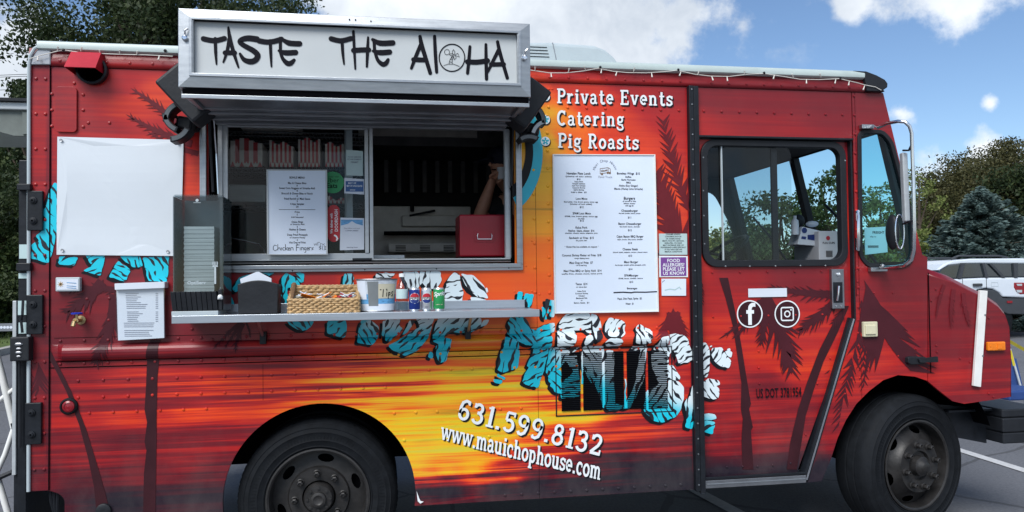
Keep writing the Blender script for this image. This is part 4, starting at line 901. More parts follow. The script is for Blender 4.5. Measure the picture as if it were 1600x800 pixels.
# ---- prints: tiger-striped graffiti lettering
def whiteness(px, py):
    def ss(a, b, x): t = min(1, max(0, (x-a)/(b-a))); return t*t*(3-2*t)
    if px < 540: return 0.
    if px < 775: return 1-ss(462, 480, py) if px > 575 else .35*(1-ss(440, 470, py))
    if px < 862: return 0.
    T_ = 512+(min(px, 1150)-862)*.40
    return 1-ss(T_-12, T_+20, py)
BL = [([(806,471),(809,455),(818,456),(815,471)],80,9),([(819,471),(821,459),(833,460),(828,480),(825,480),(826,472)],80,9),([(853,467),(868,470),(864,496),(859,494),(861,478),(858,477),(857,490),(853,488)],85,30),([(846,479),(850,480),(855,500),(848,498)],80,30),
 ([(798,496),(818,496),(821,513),(834,516),(840,520),(837,536),(826,538),(814,534),(798,526),(793,520),(799,515),(794,506)],-55,8),
 ([(789,526),(807,531),(809,544),(807,552),(803,576),(786,581),(778,578),(783,552)],78,10),([(777,583),(790,590),(788,594),(776,588)],20,30),
 ([(840,514),(848,509),(866,505),(865,518),(856,520),(860,526),(859,542),(828,542),(838,534),(836,526)],20,9),
 ([(834,543),(856,543),(854,556),(850,570),(846,586),(843,592),(840,605),(828,602),(817,597),(821,584),(828,574),(824,572),(829,560),(834,552)],32,8),
 ([(873,512),(875,504),(884,492),(920,490),(924,498),(921,510),(923,520),(918,519),(914,514),(900,515),(890,514)],12,9),
 ([(869,540),(870,526),(872,516),(896,516),(898,524),(894,539)],-30,8),([(924,490),(934,494),(938,508),(938,526),(932,534),(928,526),(927,506)],70,14),
 ([(915,524),(922,523),(924,538),(914,539),(911,536)],30,20),([(855,576),(858,552),(866,543),(880,544),(890,549),(874,574),(862,580)],60,8),([(856,584),(868,580),(875,580),(875,600),(866,600),(858,596)],70,14),
 ([(862,579),(875,578),(875,615),(868,612),(860,603),(864,593),(858,596)],-40,12),([(911,541),(942,541),(940,575),(925,600),(915,580),(909,560)],-55,11),
 ([(876,555),(900,555),(905,600),(905,618),(877,622),(877,600),(895,580)],0,9),([(944,548),(958,548),(960,590),(962,630),(975,632),(990,600),(1000,541),(1010,541),(1005,590),(985,636),(950,640),(940,625),(930,600),(940,575)],70,14),
 ([(947,506),(952,497),(970,501),(976,505),(974,520),(968,525),(950,524),(946,518)],60,9),([(943,535),(950,529),(965,528),(970,533),(966,539),(946,540)],0,9),
 ([(991,535),(995,510),(999,507),(1006,512),(1014,535),(1005,536)],-72,8),([(1006,511),(1017,515),(1017,528),(1012,530)],-60,20),([(987,541),(1010,539),(1006,546),(985,547)],-20,9),
 ([(1021,546),(1031,527),(1042,525),(1050,537),(1049,547),(1042,560),(1039,547)],-60,8),([(1042,525),(1055,522),(1068,525),(1074,531),(1075,539),(1080,550),(1080,563),(1061,568),(1055,550),(1049,538)],28,8),
 ([(1096,538),(1104,536),(1109,545),(1110,555),(1110,570),(1106,590),(1096,587)],28,9),([(1115,545),(1130,544),(1133,552),(1144,565),(1141,575),(1129,572),(1120,565),(1115,555)],55,9),([(1134,547),(1147,550),(1145,560),(1138,556)],30,30),([(1111,541),(1115,540),(1115,543),(1112,544)],30,30),
 ([(1096,595),(1105,597),(1108,593),(1125,596),(1127,601),(1119,603),(1125,608),(1124,622),(1116,624),(1105,620),(1096,617)],-50,8),([(1100,649),(1119,649),(1122,654),(1105,656),(1100,656)],0,30),([(1099,658),(1120,660),(1116,680),(1099,675)],20,10),
 ([(1042,572),(1050,571),(1062,590),(1060,594),(1050,592),(1046,588),(1042,590)],-40,9),([(1045,594),(1060,597),(1067,605),(1067,622),(1062,640),(1055,650),(1035,659),(1020,656),(1006,640),(1012,630),(1040,636),(1043,615)],-55,9),
 ([(1070,630),(1076,620),(1083,618),(1084,640),(1080,670),(1071,667),(1074,650)],80,9),([(1010,610),(1042,590),(1042,637),(1005,637)],50,9),([(1018,550),(1045,550),(1042,590),(1032,600),(1020,575)],5,9),
 ([(512,502),(540,501),(541,511),(538,527),(530,525),(512,520)],30,9),([(565,501),(577,500),(591,511),(589,528),(582,537),(559,534),(561,518)],-62,8),([(603,500),(626,500),(622,509),(629,513),(608,532),(603,532)],55,9),
 ([(650,498),(678,498),(672,515),(667,528),(649,548),(633,555),(613,545),(607,540),(635,525),(655,510)],36,8),([(685,498),(752,498),(751,510),(732,519),(705,517),(696,526),(687,537),(676,532),(681,510)],40,9),
 ([(681,541),(694,528),(704,529),(696,564),(687,566),(683,555)],72,8),([(668,558),(672,548),(677,552),(676,561)],50,20),([(448,503),(491,503),(485,510),(473,516),(458,510)],-50,8),
 ([(364,452),(375,434),(390,428),(376,450),(368,456)],55,14),([(357,465),(362,463),(368,480),(357,480)],60,30),([(441,435),(447,427),(461,435),(470,448),(450,450),(452,480),(436,480),(438,459),(445,463)],75,9),([(461,426),(476,427),(474,442),(468,441)],-60,9),([(404,424),(430,424),(424,432)],20,12),
 ([(535,446),(538,427),(552,427),(553,447)],85,8),([(588,426),(618,427),(612,434),(586,434)],-30,7),([(629,425),(652,425),(660,440),(650,452),(639,450)],-80,7),([(655,425),(688,425),(689,438),(681,450),(668,450),(660,440)],75,9),
 ([(696,460),(699,440),(710,426),(717,429),(719,447),(723,456),(721,473),(696,473)],10,8),([(721,428),(739,431),(755,447),(762,466),(746,463),(728,445)],-48,10),([(758,450),(761,449),(763,456),(760,458)],0,30),([(735,465),(745,466),(760,470),(762,474),(738,472)],-12,30),
 ([(86,286),(88,286),(88,365),(81,395),(76,410),(49,403),(51,382),(61,376),(57,369),(68,361),(68,335),(74,322),(78,303)],-58,9),([(93,400),(123,402),(117,415),(91,413)],25,12),([(134,399),(164,399),(157,430),(131,422),(146,416)],30,8),([(185,407),(205,422),(197,440),(170,433)],-32,7),([(187,400),(219,400),(224,416),(208,418)],-70,7),([(224,403),(264,401),(262,427),(260,440),(233,438)],-65,9)]
BL += [([(808,497),(820,497),(832,520),(826,528),(818,520)],-60,30),([(806,548),(812,546),(809,575),(803,577)],85,30),([(860,541),(868,541),(858,585),(852,583)],75,30),([(893,541),(905,541),(898,550),(886,551)],40,30),
 ([(927,541),(940,541),(943,552),(936,556),(928,549)],-40,30),([(909,549),(911,549),(911,600),(908,600)],85,30),([(941,560),(943.5,560),(943.5,638),(941,636)],85,30),([(975,592),(978,592),(978,636),(975,636)],85,30),([(1008,612),(1011,612),(1011,640),(1008,638)],85,30),
 ([(1086,568),(1094,572),(1092,590),(1084,586)],-30,30),([(1082,600),(1090,604),(1086,622),(1078,618)],-60,30),([(770,592),(786,594),(783,600),(772,598)],10,30),([(1138,545),(1143,544),(1144,549),(1139,549)],20,30),
 ([(598,501),(603,501),(600,526),(596,524)],80,30),([(755,500),(765,499),(760,508),(750,511)],30,30),([(640,500),(650,500),(636,520),(628,524)],50,30)]
def jag(p, amp, seed):   # hand-cut edge
    rd_ = random.Random(seed); o = []
    for i in range(len(p)):
        a = Vector(p[i]); b = Vector(p[(i+1) % len(p)]); L_ = (b-a).length; o.append(tuple(a)); k_ = int(L_//7); nn = Vector((-(b-a).y, (b-a).x)).normalized()
        for j in range(1, k_+1):
            q = a.lerp(b, j/(k_+1)); o.append(tuple(q+nn*rd_.uniform(-amp, amp)))
    return o
for i, (poly, ang, spc) in enumerate(BL):
    poly = inset(poly, -1.4) if len(poly) > 4 else poly
    pj = jag(roundpoly(poly, 3., 2), 1.1, i)
    door_side = poly[0][0] > 1094 and False
    cx_ = sum(p[0] for p in poly)/len(poly); big = max(p[0] for p in poly)-min(p[0] for p in poly)
    off = -.0215 if cx_ > 1094 else 0.
    shp = [(p[0]-4.5, p[1]+3.8) for p in jag(roundpoly(poly, 3, 2), 1.2, i+500)]
    for nm, pp, d_, m_ in (('graffiti_shadow_print', shp, .0030, 'black_vinyl'), ('graffiti_print', pj, .0036, 'stripe')):
        d_ += off+.00003*(i % 14)
        q = pw(pp); v, t = cdt(q)
        if off:
            me = bpy.data.meshes.new(nm); me.from_pydata([(x, -d_, z) for x, z in v], [], t); me.materials.append(MATS[m_]); o = link(nm, me, T)
        else: o = print_mesh(nm, v, t, d_, m_, T, cuts=(m_ == 'stripe' and cx_ > 860))
        if m_ == 'stripe':
            me = o.data; n_ = len(me.vertices); cc = np.empty(n_*3); me.vertices.foreach_get('co', cc); cc = cc.reshape(-1, 3)
            # back to photo-sheet units (px on the sheet) for stripe direction
            wv = np.array([whiteness(cx_+(x-P(cx_, 500).x)*265, 411+(1.5-z)*275+(-2 if True else 0)) for x, y, z in cc]) if cx_ > 540 else np.zeros(n_)
            at = me.attributes.new('w', 'FLOAT', 'POINT'); at.data.foreach_set('value', wv.astype(np.float32))
            uvl = me.uv_layers.new(name='uv'); ca, sa = math.cos(R(ang)), math.sin(R(ang))
            for lp_ in me.loops:
                x, y, z = cc[lp_.vertex_index]; X_, Z_ = x*275, z*275
                uvl.data[lp_.index].uv = ((-X_*sa+Z_*ca)/spc+i*3.7, (X_*ca+Z_*sa)/spc)
# ring print beside the window
def ringpoly(cx, cz, r0, r1, a0, a1, n=24): return [(cx+r0*math.cos(R(a0+(a1-a0)*i/n)), cz+r0*math.sin(R(a0+(a1-a0)*i/n))*1.35) for i in range(n+1)]+[(cx+r1*math.cos(R(a1-(a1-a0)*i/n)), cz+r1*math.sin(R(a1-(a1-a0)*i/n))*1.35) for i in range(n+1)]
rc = P(772, 235); 
print_polys('ring_print', [ringpoly(rc.x, rc.z, .21, .262, -62, 62)], .003, 'cyan_vinyl', T, world=True)
print_polys('ring_print', [ringpoly(rc.x, rc.z, .168, .21, -62, 62)], .0031, 'black_vinyl', T, world=True)

# ---- prints: words
lettering('service_lettering', 'Private Events', 870, 161.5, 1051, 166, 23, T)
lettering('service_lettering', 'Catering', 870, 196, 975, 198, 23, T)
lettering('service_lettering', 'Pig Roasts', 871.5, 231, 998, 234, 23, T)
lettering('phone_lettering', '631.599.8132', 713, 654, 938, 713, 34, T, up=(7, -32), track=.06, sh=(2.4, 2.6))
lettering('web_lettering', 'www.mauichophouse.com', 688, 687, 938, 750, 30, T, up=(3, -29), track=.0, sh=(2, 2))
for k_, (bx, by) in enumerate(((852, 151), (852, 187), (852, 221))):
    c = P(bx, by)
    print_polys('bullet_print', [circ(c.x+.004, c.z-.004, .026, 16)], .0030, 'black_vinyl', T, world=True); print_polys('bullet_print', [circ(c.x, c.z, .025, 16)], .0040, 'white_vinyl', T, world=True)
    print_polys('bullet_print', [[(c.x+.006*math.cos(a-.9), c.z+.006*math.sin(a-.9)), (c.x+.020*math.cos(a-.25), c.z+.020*math.sin(a-.25)), (c.x+.020*math.cos(a+.25), c.z+.020*math.sin(a+.25)), (c.x+.006*math.cos(a+.9), c.z+.006*math.sin(a+.9))] for a in [2*PI*j/5+.3 for j in range(5)]], .0046, 'cyan_vinyl', T, world=True)
# door decals
dd = -.0235
def flat(name, polys_w, d, m, parent=T, label=None):
    mb = MB()
    for p in polys_w:
        v, t = cdt(p); mb.add([(x, -d, z) for x, z in v], t)
    return obj(name, mb, m, parent, label=label)
def annulus(cx, cz, r0, r1, n=40):
    return [[(cx+r1*math.cos(2*PI*i/n), cz+r1*math.sin(2*PI*i/n)), (cx+r1*math.cos(2*PI*(i+1)/n), cz+r1*math.sin(2*PI*(i+1)/n)), (cx+r0*math.cos(2*PI*(i+1)/n), cz+r0*math.sin(2*PI*(i+1)/n)), (cx+r0*math.cos(2*PI*i/n), cz+r0*math.sin(2*PI*i/n))] for i in range(n)]
dy = .0170
for (px_, py_) in ((1171, 490.5), (1229.5, 490.5)):
    c = P(px_, py_, -.02); flat('badge_disc', [circ(c.x, c.z, .074, 36)], -dy+.0, 'palm_vinyl'); flat('badge_ring', annulus(c.x, c.z, .070, .077), -dy+.0012, 'white_vinyl')
c = P(1171, 490.5, -.02)
v, t, _ = text2d('f', .17, 1); mb = MB(); mb.add([(c.x+a+.002, dy-.0015, c.z-.058+b) for a, b in v], t); obj('badge_letter', mb, 'white_vinyl', T)
c = P(1229.5, 490.5, -.02)
def rring(cx, cz, h, r, w): 
    a = rrect(cx-h, cx+h, cz-h, cz+h, r, 5); b = rrect(cx-h+w, cx+h-w, cz-h+w, cz+h-w, max(.002, r-w), 5); n_ = len(a)
    return [[a[i], a[(i+1) % n_], b[(i+1) % n_], b[i]] for i in range(n_)]
flat('badge_camera', rring(c.x, c.z, .040, .013, .0075)+annulus(c.x, c.z, .0125, .0195, 24)+[circ(c.x+.023, c.z+.023, .0048, 10)], -dy+.0015, 'white_vinyl')
a = P(1168.5, 451, -.02); b = P(1229, 463.5, -.02); mb = MB(); mb.box(a.x, b.x, dy-.002, dy, b.z, a.z); par('blank_tape', mb, 'paper')
a = P(1181, 622, -.02); b = P(1252, 622, -.02)
mb = MB(); add_text(mb, 'US DOT 3781954', .055, lambda u, v_: (a.x+u, dy-.0012, P(1181, 622, -.02).z+v_*1.35), 1, 0, 'L', w=b.x-a.x); par('registration_lettering', mb, 'ink')

# ---- windows: serving hatch
FX0, FX1 = P(313, 300).x, P(815, 300).x; FZ0, FZ1 = 1.567, P(340, 178).z+.01
def frame(mb, x0, x1, z0, z1, w, y0, y1):
    mb.box(x0, x1, y0, y1, z0, z0+w); mb.box(x0, x1, y0, y1, z1-w, z1); mb.box(x0, x0+w, y0, y1, z0+w, z1-w); mb.box(x1-w, x1, y0, y1, z0+w, z1-w)
mb = MB(); frame(mb, FX0, FX1, FZ0, FZ1, .030, -.018, -.001); frame(mb, FX0+.012, FX1-.012, FZ0+.014, FZ1-.014, .022, -.030, -.018); ff = par('hatch_frame', mb, 'alu', bevel=.003)
mb = MB(); frame(mb, FX0+.052, FX1-.052, FZ0+.052, FZ1-.045, .006, -.010, .05); obj('gasket', mb, 'void', ff)
ix0, ix1, iz0, iz1 = P(343, 300).x, P(795, 300, -.03).x, P(500, 405, -.02).z, FZ1-.055
mb = MB(); frame(mb, ix0-.012, FX1-.06, iz0-.022, iz1+.02, .022, .015, .05); mb.box(P(789, 300, -.02).x, P(792.5, 300, -.02).x, .02, .06, iz0, iz1); mb.box(P(797, 300, -.02).x, P(800, 300, -.02).x, .01, .06, iz0, iz1); obj('inner_track', mb, 'alu_light', ff, bevel=.002)
sx = P(570, 300, -.03).x; sx2 = P(583, 300, -.03).x
mb = MB(); mb.box(P(345, 300, -.03).x, sx2, .028, .05, iz0, iz0+.03); mb.box(P(345, 300, -.03).x, sx2, .028, .05, iz1-.012, iz1); mb.box(ix0, P(356, 300, -.03).x, .028, .05, iz0+.03, iz1-.012); mb.box(sx, P(576, 300, -.03).x, .022, .05, iz0+.03, iz1-.012); mb.box(P(577.5, 300, -.03).x, sx2, .018, .046, iz0, iz1)
sash = obj('window_sash', mb, 'alu_light', ff, bevel=.002)
X0 = P(356, 300, -.03).x; mb = sheetp([(X0, iz0+.03), (sx, iz0+.03), (sx, iz1-.012), (X0, iz1-.012)], -.040); obj('window_pane', mb, 'glass_serving', ff)
mb = MB(); mb.box(P(551, 404, -.02).x, P(581, 404, -.02).x, .0, .02, P(560, 408, -.02).z, P(560, 403.5, -.02).z); obj('window_catch', mb, 'black_plastic', ff)
# gas struts
mb = MB().use('black_metal'); mb.tube([P(326, 172, .12), P(329, 230, .04), P(333, 300, .03)], .007, 8); mb.use('chrome'); mb.tube([P(333, 176, .10), P(338, 240, .03), P(341, 303, .03)], .004, 8); mb.use('black_metal'); mb.tube([P(803, 180, .1), P(801, 220, .04), P(799, 290, .03)], .006, 8); par('gas_strut', mb, 'black_metal')
mb = MB(); mb.pbox(344.5, 372, 353, 383, .02, -.02); mb.pbox(344.5, 386, 353, 396, .02, -.02); par('strut_bracket', mb, 'black_metal')
for qq in ((570, 421.5), (453, 421), (682, 420), (795, 418.5), (806, 408), (806, 335), (806, 245), (320, 195), (318, 230)):
    pass
mb = MB()
for qq in ((570, 421.5), (457, 423), (682, 420), (795, 418.5), (808, 335), (808, 245), (320, 230)):
    c = P(*qq, .018); mb.lathe([(.004, 0), (.003, .002), (0, .0025)], (c.x, -.018, c.z), 8, 'y')
obj('frame_screw', mb, 'black_metal', ff)

# ---- awning / sign box, hinged out above the hatch
AD = .60
ax0, ax1 = P(278.5, 60, AD).x, P(828, 60, AD).x; az1 = P(550, 25, AD).z; az0 = P(550, 144, AD).z
mb = MB(); fw = P(310, 60, AD).x-ax0
mb2 = MB()
def mitre_frame(mb, x0, x1, z0, z1, wl, wr, wt, wb, ya, yb, yc):
    # outer lip yb, slopes to inner ya
    o = [(x0, z0), (x1, z0), (x1, z1), (x0, z1)]; i = [(x0+wl, z0+wb), (x1-wr, z0+wb), (x1-wr, z1-wt), (x0+wl, z1-wt)]
    vs = [(x, ya, z) for x, z in o]+[(x, yb, z) for x, z in i]+[(x, yc, z) for x, z in o]+[(x, yc, z) for x, z in i]
    fs = []
    for k_ in range(4):
        j = (k_+1) % 4; fs += [(k_, j, 4+j, 4+k_), (k_, 8+k_, 8+j, j), (4+k_, 4+j, 12+j, 12+k_)]
    mb.add(vs, fs)
wl = P(303, 60, AD).x-ax0; wr = ax1-P(807.5, 60, AD).x; wt = az1-P(550, 44, AD).z; wb = P(550, 121, AD).z-az0
mitre_frame(mb, ax0, ax1, az0, az1, wl, wr, wt*.9, wb*.9, -AD-.002, -AD-.010, -AD+.10)
sf = par('sign_frame', mb, 'alu', bevel=.002)
mb = MB(); mitre_frame(mb, ax0+wl*.72, ax1-wr*.72, az0+wb*.72, az1-wt*.72, wl*.2, wr*.2, wt*.18, wb*.2, -AD-.014, -AD-.014, -AD+.02); obj('frame_moulding', mb, 'alu', sf, bevel=.0015)
mb = MB(); mb.box(ax0+wl*.9, ax1-wr*.9, -AD+.014, -AD+.022, az0+wb*.85, az1-wt*.85); sp_ = par('sign_panel', mb, 'panel_white')
# box body behind: top, cheeks, soffit
mb = MB(); mb.box(ax0+.004, ax1-.004, -AD+.10, .0, az1-.012, az1-.002); mb.box(ax0+.004, ax0+.012, -AD+.10, -.36, az0+.01, az1-.014); mb.box(ax1-.012, ax1-.004, -AD+.10, -.36, az0+.01, az1-.014); par('sign_box_shell', mb, 'alu')
mb = MB(); sz = az0-.012
mb.use('alu_dark'); mb.box(ax0+.01, ax1-.004, -AD+.012, -.35, sz-.014, sz); mb.box(ax0+.03, ax1-.03, -.35, -.002, sz-.022, sz-.004)
mb.use('alu'); mb.box(ax0+.012, ax1-.006, -AD-.002, -AD+.012, sz-.034, sz-.016)
mb.use('void'); mb.box(ax0+.014, ax1-.008, -AD+.004, -AD+.012, sz-.014, sz+.010)
mb.use('alu_dark')
for y_ in (-.30, -.18, -.07): mb.box(ax0+.04, ax1-.04, y_, y_+.02, sz-.034, sz-.022)
mb.box(ax0+.03, ax0+.05, -AD+.02, -.36, sz-.030, sz-.014); mb.box(ax1-.05, ax1-.03, -AD+.02, -.36, sz-.030, sz-.014)
mb.box(ax0+.03, ax1-.03, -.05, -.018, FZ1-.02, sz-.02)
par('awning_soffit', mb, 'alu_dark', bevel=.002)
for (qx, qy) in ((288, 56), (817, 87)):
    mb = MB(); c = P(qx+2, qy+5, AD); mb.lathe([(.012, 0), (.012, .014), (.008, .018), (0, .018)], (c.x, -AD-.004, c.z), 12, 'y'); mb.tube([(c.x, -AD-.012, c.z+.01), (c.x+.002, -AD-.02, c.z+.03), (c.x+.014, -AD-.018, c.z+.04)], .004, 6); par('sign_clasp', mb, 'chrome', smooth=True)
mb = MB()
for q in ((546, 30.5), (555.5, 31), (579.5, 33)): c = P(*q, AD+.008); mb.lathe([(.0035, 0), (.002, .001), (0, .0012)], (c.x, -AD-.0085, c.z), 8, 'y')
obj('frame_hole', mb, 'void', sf)
# brush letters, traced strokes in sheet pixels
def zA(u, v): return (300+u/6.154, 20+v/6.154)
def zB(u, v): return (560+u/5.926, 30+v/5.926)
STK = [([zA(110, 250), zA(160, 262), (zA(230, 268)), zA(312, 248)], 8.2), ([zA(224, 250), zA(228, 380), zA(236, 495)], [5.6, 5, 2.6]),
 ([zA(350, 140), zA(362, 230), zA(400, 380), zA(447, 525)], [3, 6, 6, 3]), ([zA(360, 250), (zA(335, 380)), zA(302, 475)], [6, 5, 3]), ([zA(318, 385), zA(410, 385)], 7.5),
 ([zA(624, 255), zA(540, 245), zA(480, 258), zA(460, 282), zA(500, 315), zA(590, 365), zA(632, 410), zA(610, 455), zA(560, 470), zA(500, 450), zA(462, 395)], [9.5, 9, 8, 7, 7.5, 8.5, 9, 9, 9, 7, 4]),
 ([zA(645, 270), zA(720, 282), zA(790, 275), zA(860, 255)], 8.2), ([zA(752, 270), zA(758, 400), zA(764, 518)], [5.4, 4.6, 2.6]),
 ([zA(845, 240), zA(930, 290), zA(1035, 298)], [3, 8.5, 8.5]), ([zA(850, 270), zA(850, 350)], 5), ([zA(835, 365), zA(900, 385), zA(996, 382)], [4, 8.5, 8.5]), ([zA(850, 375), zA(872, 440), zA(915, 485), zA(950, 485), zA(982, 455)], [5, 5.5, 8, 8, 5]),
 ([zA(1338, 250), zA(1430, 270), zA(1528, 248)], 8), ([zA(1442, 260), zA(1450, 390), zA(1462, 495)], [5.4, 4.6, 2.6]),
 ([zA(1552, 180), zA(1560, 350), zA(1570, 540)], [4.4, 4.6, 3]),
 ([zB(-45, 290), zB(30, 285), zB(95, 285)], 8), ([zB(90, 170), zB(84, 300), zB(78, 440)], [3.4, 5.4, 3.6]),
 ([zB(132, 190), zB(200, 222), zB(318, 220)], [5, 8.5, 8.5]), ([zB(145, 210), zB(150, 300)], 5), ([zB(135, 295), zB(200, 310), zB(288, 305)], [4, 8.5, 8.5]), ([zB(155, 310), zB(180, 380), zB(225, 418), zB(255, 408), zB(275, 375)], [5, 5.5, 7.5, 7.5, 5]),
 ([zB(570, 160), zB(585, 240), zB(625, 370), zB(665, 500)], [5, 7, 6.5, 6]), ([zB(575, 240), zB(530, 350), zB(490, 455)], [6, 6, 4.5]), ([zB(510, 375), zB(620, 378)], 7.5),
 ([zB(705, 160), zB(712, 320), zB(724, 490)], [5, 5.6, 5]),
 ([zB(1032, 255), zB(1022, 380), zB(1010, 500)], [4.6, 5.4, 5]), ([zB(1010, 395), zB(1100, 398), zB(1195, 385)], 8), ([zB(1180, 235), zB(1182, 400), zB(1186, 555)], [4.4, 5.6, 5.4]),
 ([zB(1288, 210), zB(1312, 320), zB(1378, 545)], [5, 6, 5.4]), ([zB(1295, 290), zB(1240, 400), zB(1195, 495)], [6, 5.4, 3.6]), ([zB(1228, 420), zB(1345, 418)], 7)]
def onS(q, k_=0): c = P(q[0], q[1], AD-.014); return (c.x, -AD+.012-.00005*k_, c.z)
WORDS = [MB(), MB(), MB()]
for k_, (pts, wd_) in enumerate(STK):
    mx_ = sum(p[0] for p in pts)/len(pts); mb = WORDS[0 if mx_ < 500 else 1 if mx_ < 635 else 2]
    if not isinstance(wd_, list): wd_ = [wd_]*len(pts)
    # smooth the polyline
    q = [Vector(p) for p in pts]; sm = []; ww = []
    for i in range(len(q)-1):
        p0 = q[max(0, i-1)]; p1 = q[i]; p2 = q[i+1]; p3 = q[min(len(q)-1, i+2)]
        for j in range(5):
            t = j/5; sm.append(.5*((2*p1)+(-p0+p2)*t+(2*p0-5*p1+4*p2-p3)*t*t+(-p0+3*p1-3*p2+p3)*t**3)); a = wd_[min(i, len(wd_)-1)]; b = wd_[min(i+1, len(wd_)-1)]; ww.append(a+(b-a)*t)
    sm.append(q[-1]); ww.append(wd_[-1])
    v, f = ribbon(sm, ww, rnd=True); mb.add([onS(p, k_ % 9) for p in v], f)
mb = WORDS[2]
C0 = zB(866, 358)
circ_px = [(C0[0]+20*math.cos(2*PI*i/40), C0[1]+21.2*math.sin(2*PI*i/40)) for i in range(41)]
v, f = ribbon(circ_px, 1.8); mb.add([onS(p) for p in v], f)
sc_ = [(C0[0]-7.8+4*math.cos(2*PI*i/20), C0[1]-9+4.2*math.sin(2*PI*i/20)) for i in range(21)]
lines = [sc_, [zB(790, 430), zB(830, 416), zB(880, 416), zB(935, 438)], [zB(838, 416), zB(845, 380), zB(865, 345)], [zB(868, 416), zB(868, 380), zB(880, 350)], [zB(842, 395), zB(868, 398)], [zB(850, 372), zB(872, 376)],
 [zB(875, 335), zB(868, 300), zB(880, 282), zB(892, 300), zB(890, 325)], [zB(875, 338), zB(848, 335), zB(842, 325), zB(865, 318), zB(885, 328)], [zB(890, 328), zB(920, 318), zB(935, 350), zB(905, 340), zB(888, 335)], [zB(880, 338), zB(888, 375), zB(905, 358), zB(898, 340)], [zB(875, 340), zB(860, 365), zB(866, 345)]]
for k_, l_ in enumerate(lines): v, f = ribbon(l_, .7, rnd=True); mb.add([onS(p, 3) for p in v], f)
for mb in WORDS: obj('sign_lettering', mb, 'ink', sp_)

# ---- shelf under the hatch
SD = .30
shx0, shx1 = P(268, 480, SD).x, P(843, 480, SD).x; shz1 = P(560, 488.5, SD).z; shz0 = P(560, 500.3, SD).z
mb = MB(); mb.box(shx0, shx1, -SD, -SD+.006, shz0, shz1); mb.box(shx0, shx1, -SD+.006, -.004, shz1-.004, shz1-.0005); mb.box(shx0, shx0+.004, -SD+.006, -.004, shz0+.005, shz1-.004); mb.box(shx1-.004, shx1, -SD+.006, -.004, shz0+.005, shz1-.004); mb.box(shx0+.02, shx1-.02, -.010, -.002, shz1, shz1+.043)
par('serving_shelf', mb, 'steel_shelf', bevel=.002)
for px_ in (405, 735):
    mb = MB().use('alu'); a = P(px_, 500, .16); mb.tube([(a.x, -.20, shz0+.01), (a.x, -.06, shz0-.075)], .008, 8); mb.use('black_metal'); mb.box(a.x-.014, a.x+.014, -.055, -.002, shz0-.12, shz0-.06); par('shelf_brace', mb, 'alu')

# ---- cab door window
mb = MB(); oz = rrect(gx0-.016, gx1+.016, gz0_-.016, gz1_+.014, .085, 8); iz = rrect(gx0+.022, gx1-.022, gz0_+.022, gz1_-.022, .06, 8); n_ = len(oz)
def ringsolid(mb, o, i, y0, y1):
    n_ = len(o); mb.add([(x, y0, z) for x, z in o]+[(x, y0, z) for x, z in i]+[(x, y1, z) for x, z in o]+[(x, y1, z) for x, z in i],
        sum([[(k_, (k_+1) % n_, n_+(k_+1) % n_, n_+k_), (k_, 2*n_+k_, 2*n_+(k_+1) % n_, (k_+1) % n_), (n_+k_, n_+(k_+1) % n_, 3*n_+(k_+1) % n_, 3*n_+k_)] for k_ in range(n_)], []))
ringsolid(mb, oz, iz, .004, .05); dw = par('door_window_frame', mb, 'black_plastic', bevel=.004)
mb = MB()
for px_, py_ in ((1099, 246), (1099, 298), (1100, 337), (1101, 381), (1134, 416), (1172, 416), (1212, 415.5), (1251, 415), (1321, 251), (1290, 415)): c = P(px_, py_, -.004); mb.lathe([(.005, 0), (.003, .002), (0, .002)], (c.x, .004, c.z), 8, 'y')
obj('frame_screw', mb, 'alu', dw)
# two sliding panes pushed to the left
xL, xM, xR = P(1131, 300).x, P(1208, 300).x, P(1236, 300, -.03).x
X1 = P(1214, 300, -.04).x; mb = sheetp([(gx0+.02, gz0_+.02), (X1, gz0_+.02), (X1, gz1_-.02), (gx0+.02, gz1_-.02)], -.038); obj('window_pane', mb, 'glass_cab', dw)
mb = sheetp(rrect(xL, xR, gz0_+.018, gz1_-.018, .05, 5), -.024); obj('window_pane', mb, 'glass_cab', dw)
mb = MB(); mb.box(xL-.003, xL+.003, .018, .032, gz0_+.018, gz1_-.018); obj('pane_edge', mb, 'light_grey_unit', dw)
mb = MB(); mb.box(P(1205, 300, -.04).x, P(1214, 300, -.04).x, .032, .048, gz0_+.02, gz1_-.02); obj('pane_stile', mb, 'black_plastic', dw)
# quarter window
mb = MB(); ringsolid(mb, inset(qg, -.012), inset(qg, .012), -.010, .02); qf = par('quarter_window_frame', mb, 'black_plastic', bevel=.003)
mb = sheetp(inset(qg, .004), -.006); obj('window_pane', mb, 'glass_teal', qf)
# windshield between A pillars
a0 = Vector((fr[1].x+.005, 0, ZS-.02)); a1 = Vector((fr[2].x+.005, 0, 1.60))
mb = MB()
def slantbar(y0, y1, t=.05):
    c = [(a0.x-t, y0, a0.z), (a1.x-t, y0, a1.z), (a1.x, y0, a1.z), (a0.x, y0, a0.z)]; mb.hexa(c+[(x, y1, z) for x, _, z in c])
slantbar(.024, .07); slantbar(1.01, 1.07, .045); slantbar(2.03, 2.10)
zt = 2.36; xt = a0.x+(a1.x-a0.x)*(a0.z-zt)/(a0.z-a1.z)
mb.hexa([(a0.x-.05, .05, a0.z), (xt-.05, .05, zt), (xt, .05, zt), (a0.x, .05, a0.z), (a0.x-.05, 2.03, a0.z), (xt-.05, 2.03, zt), (xt, 2.03, zt), (a0.x, 2.03, a0.z)])
mb.box(a1.x-.06, P(1449, 430).x, .03, 2.08, 1.49, 1.60)
par('windshield_frame', mb, 'black_plastic')
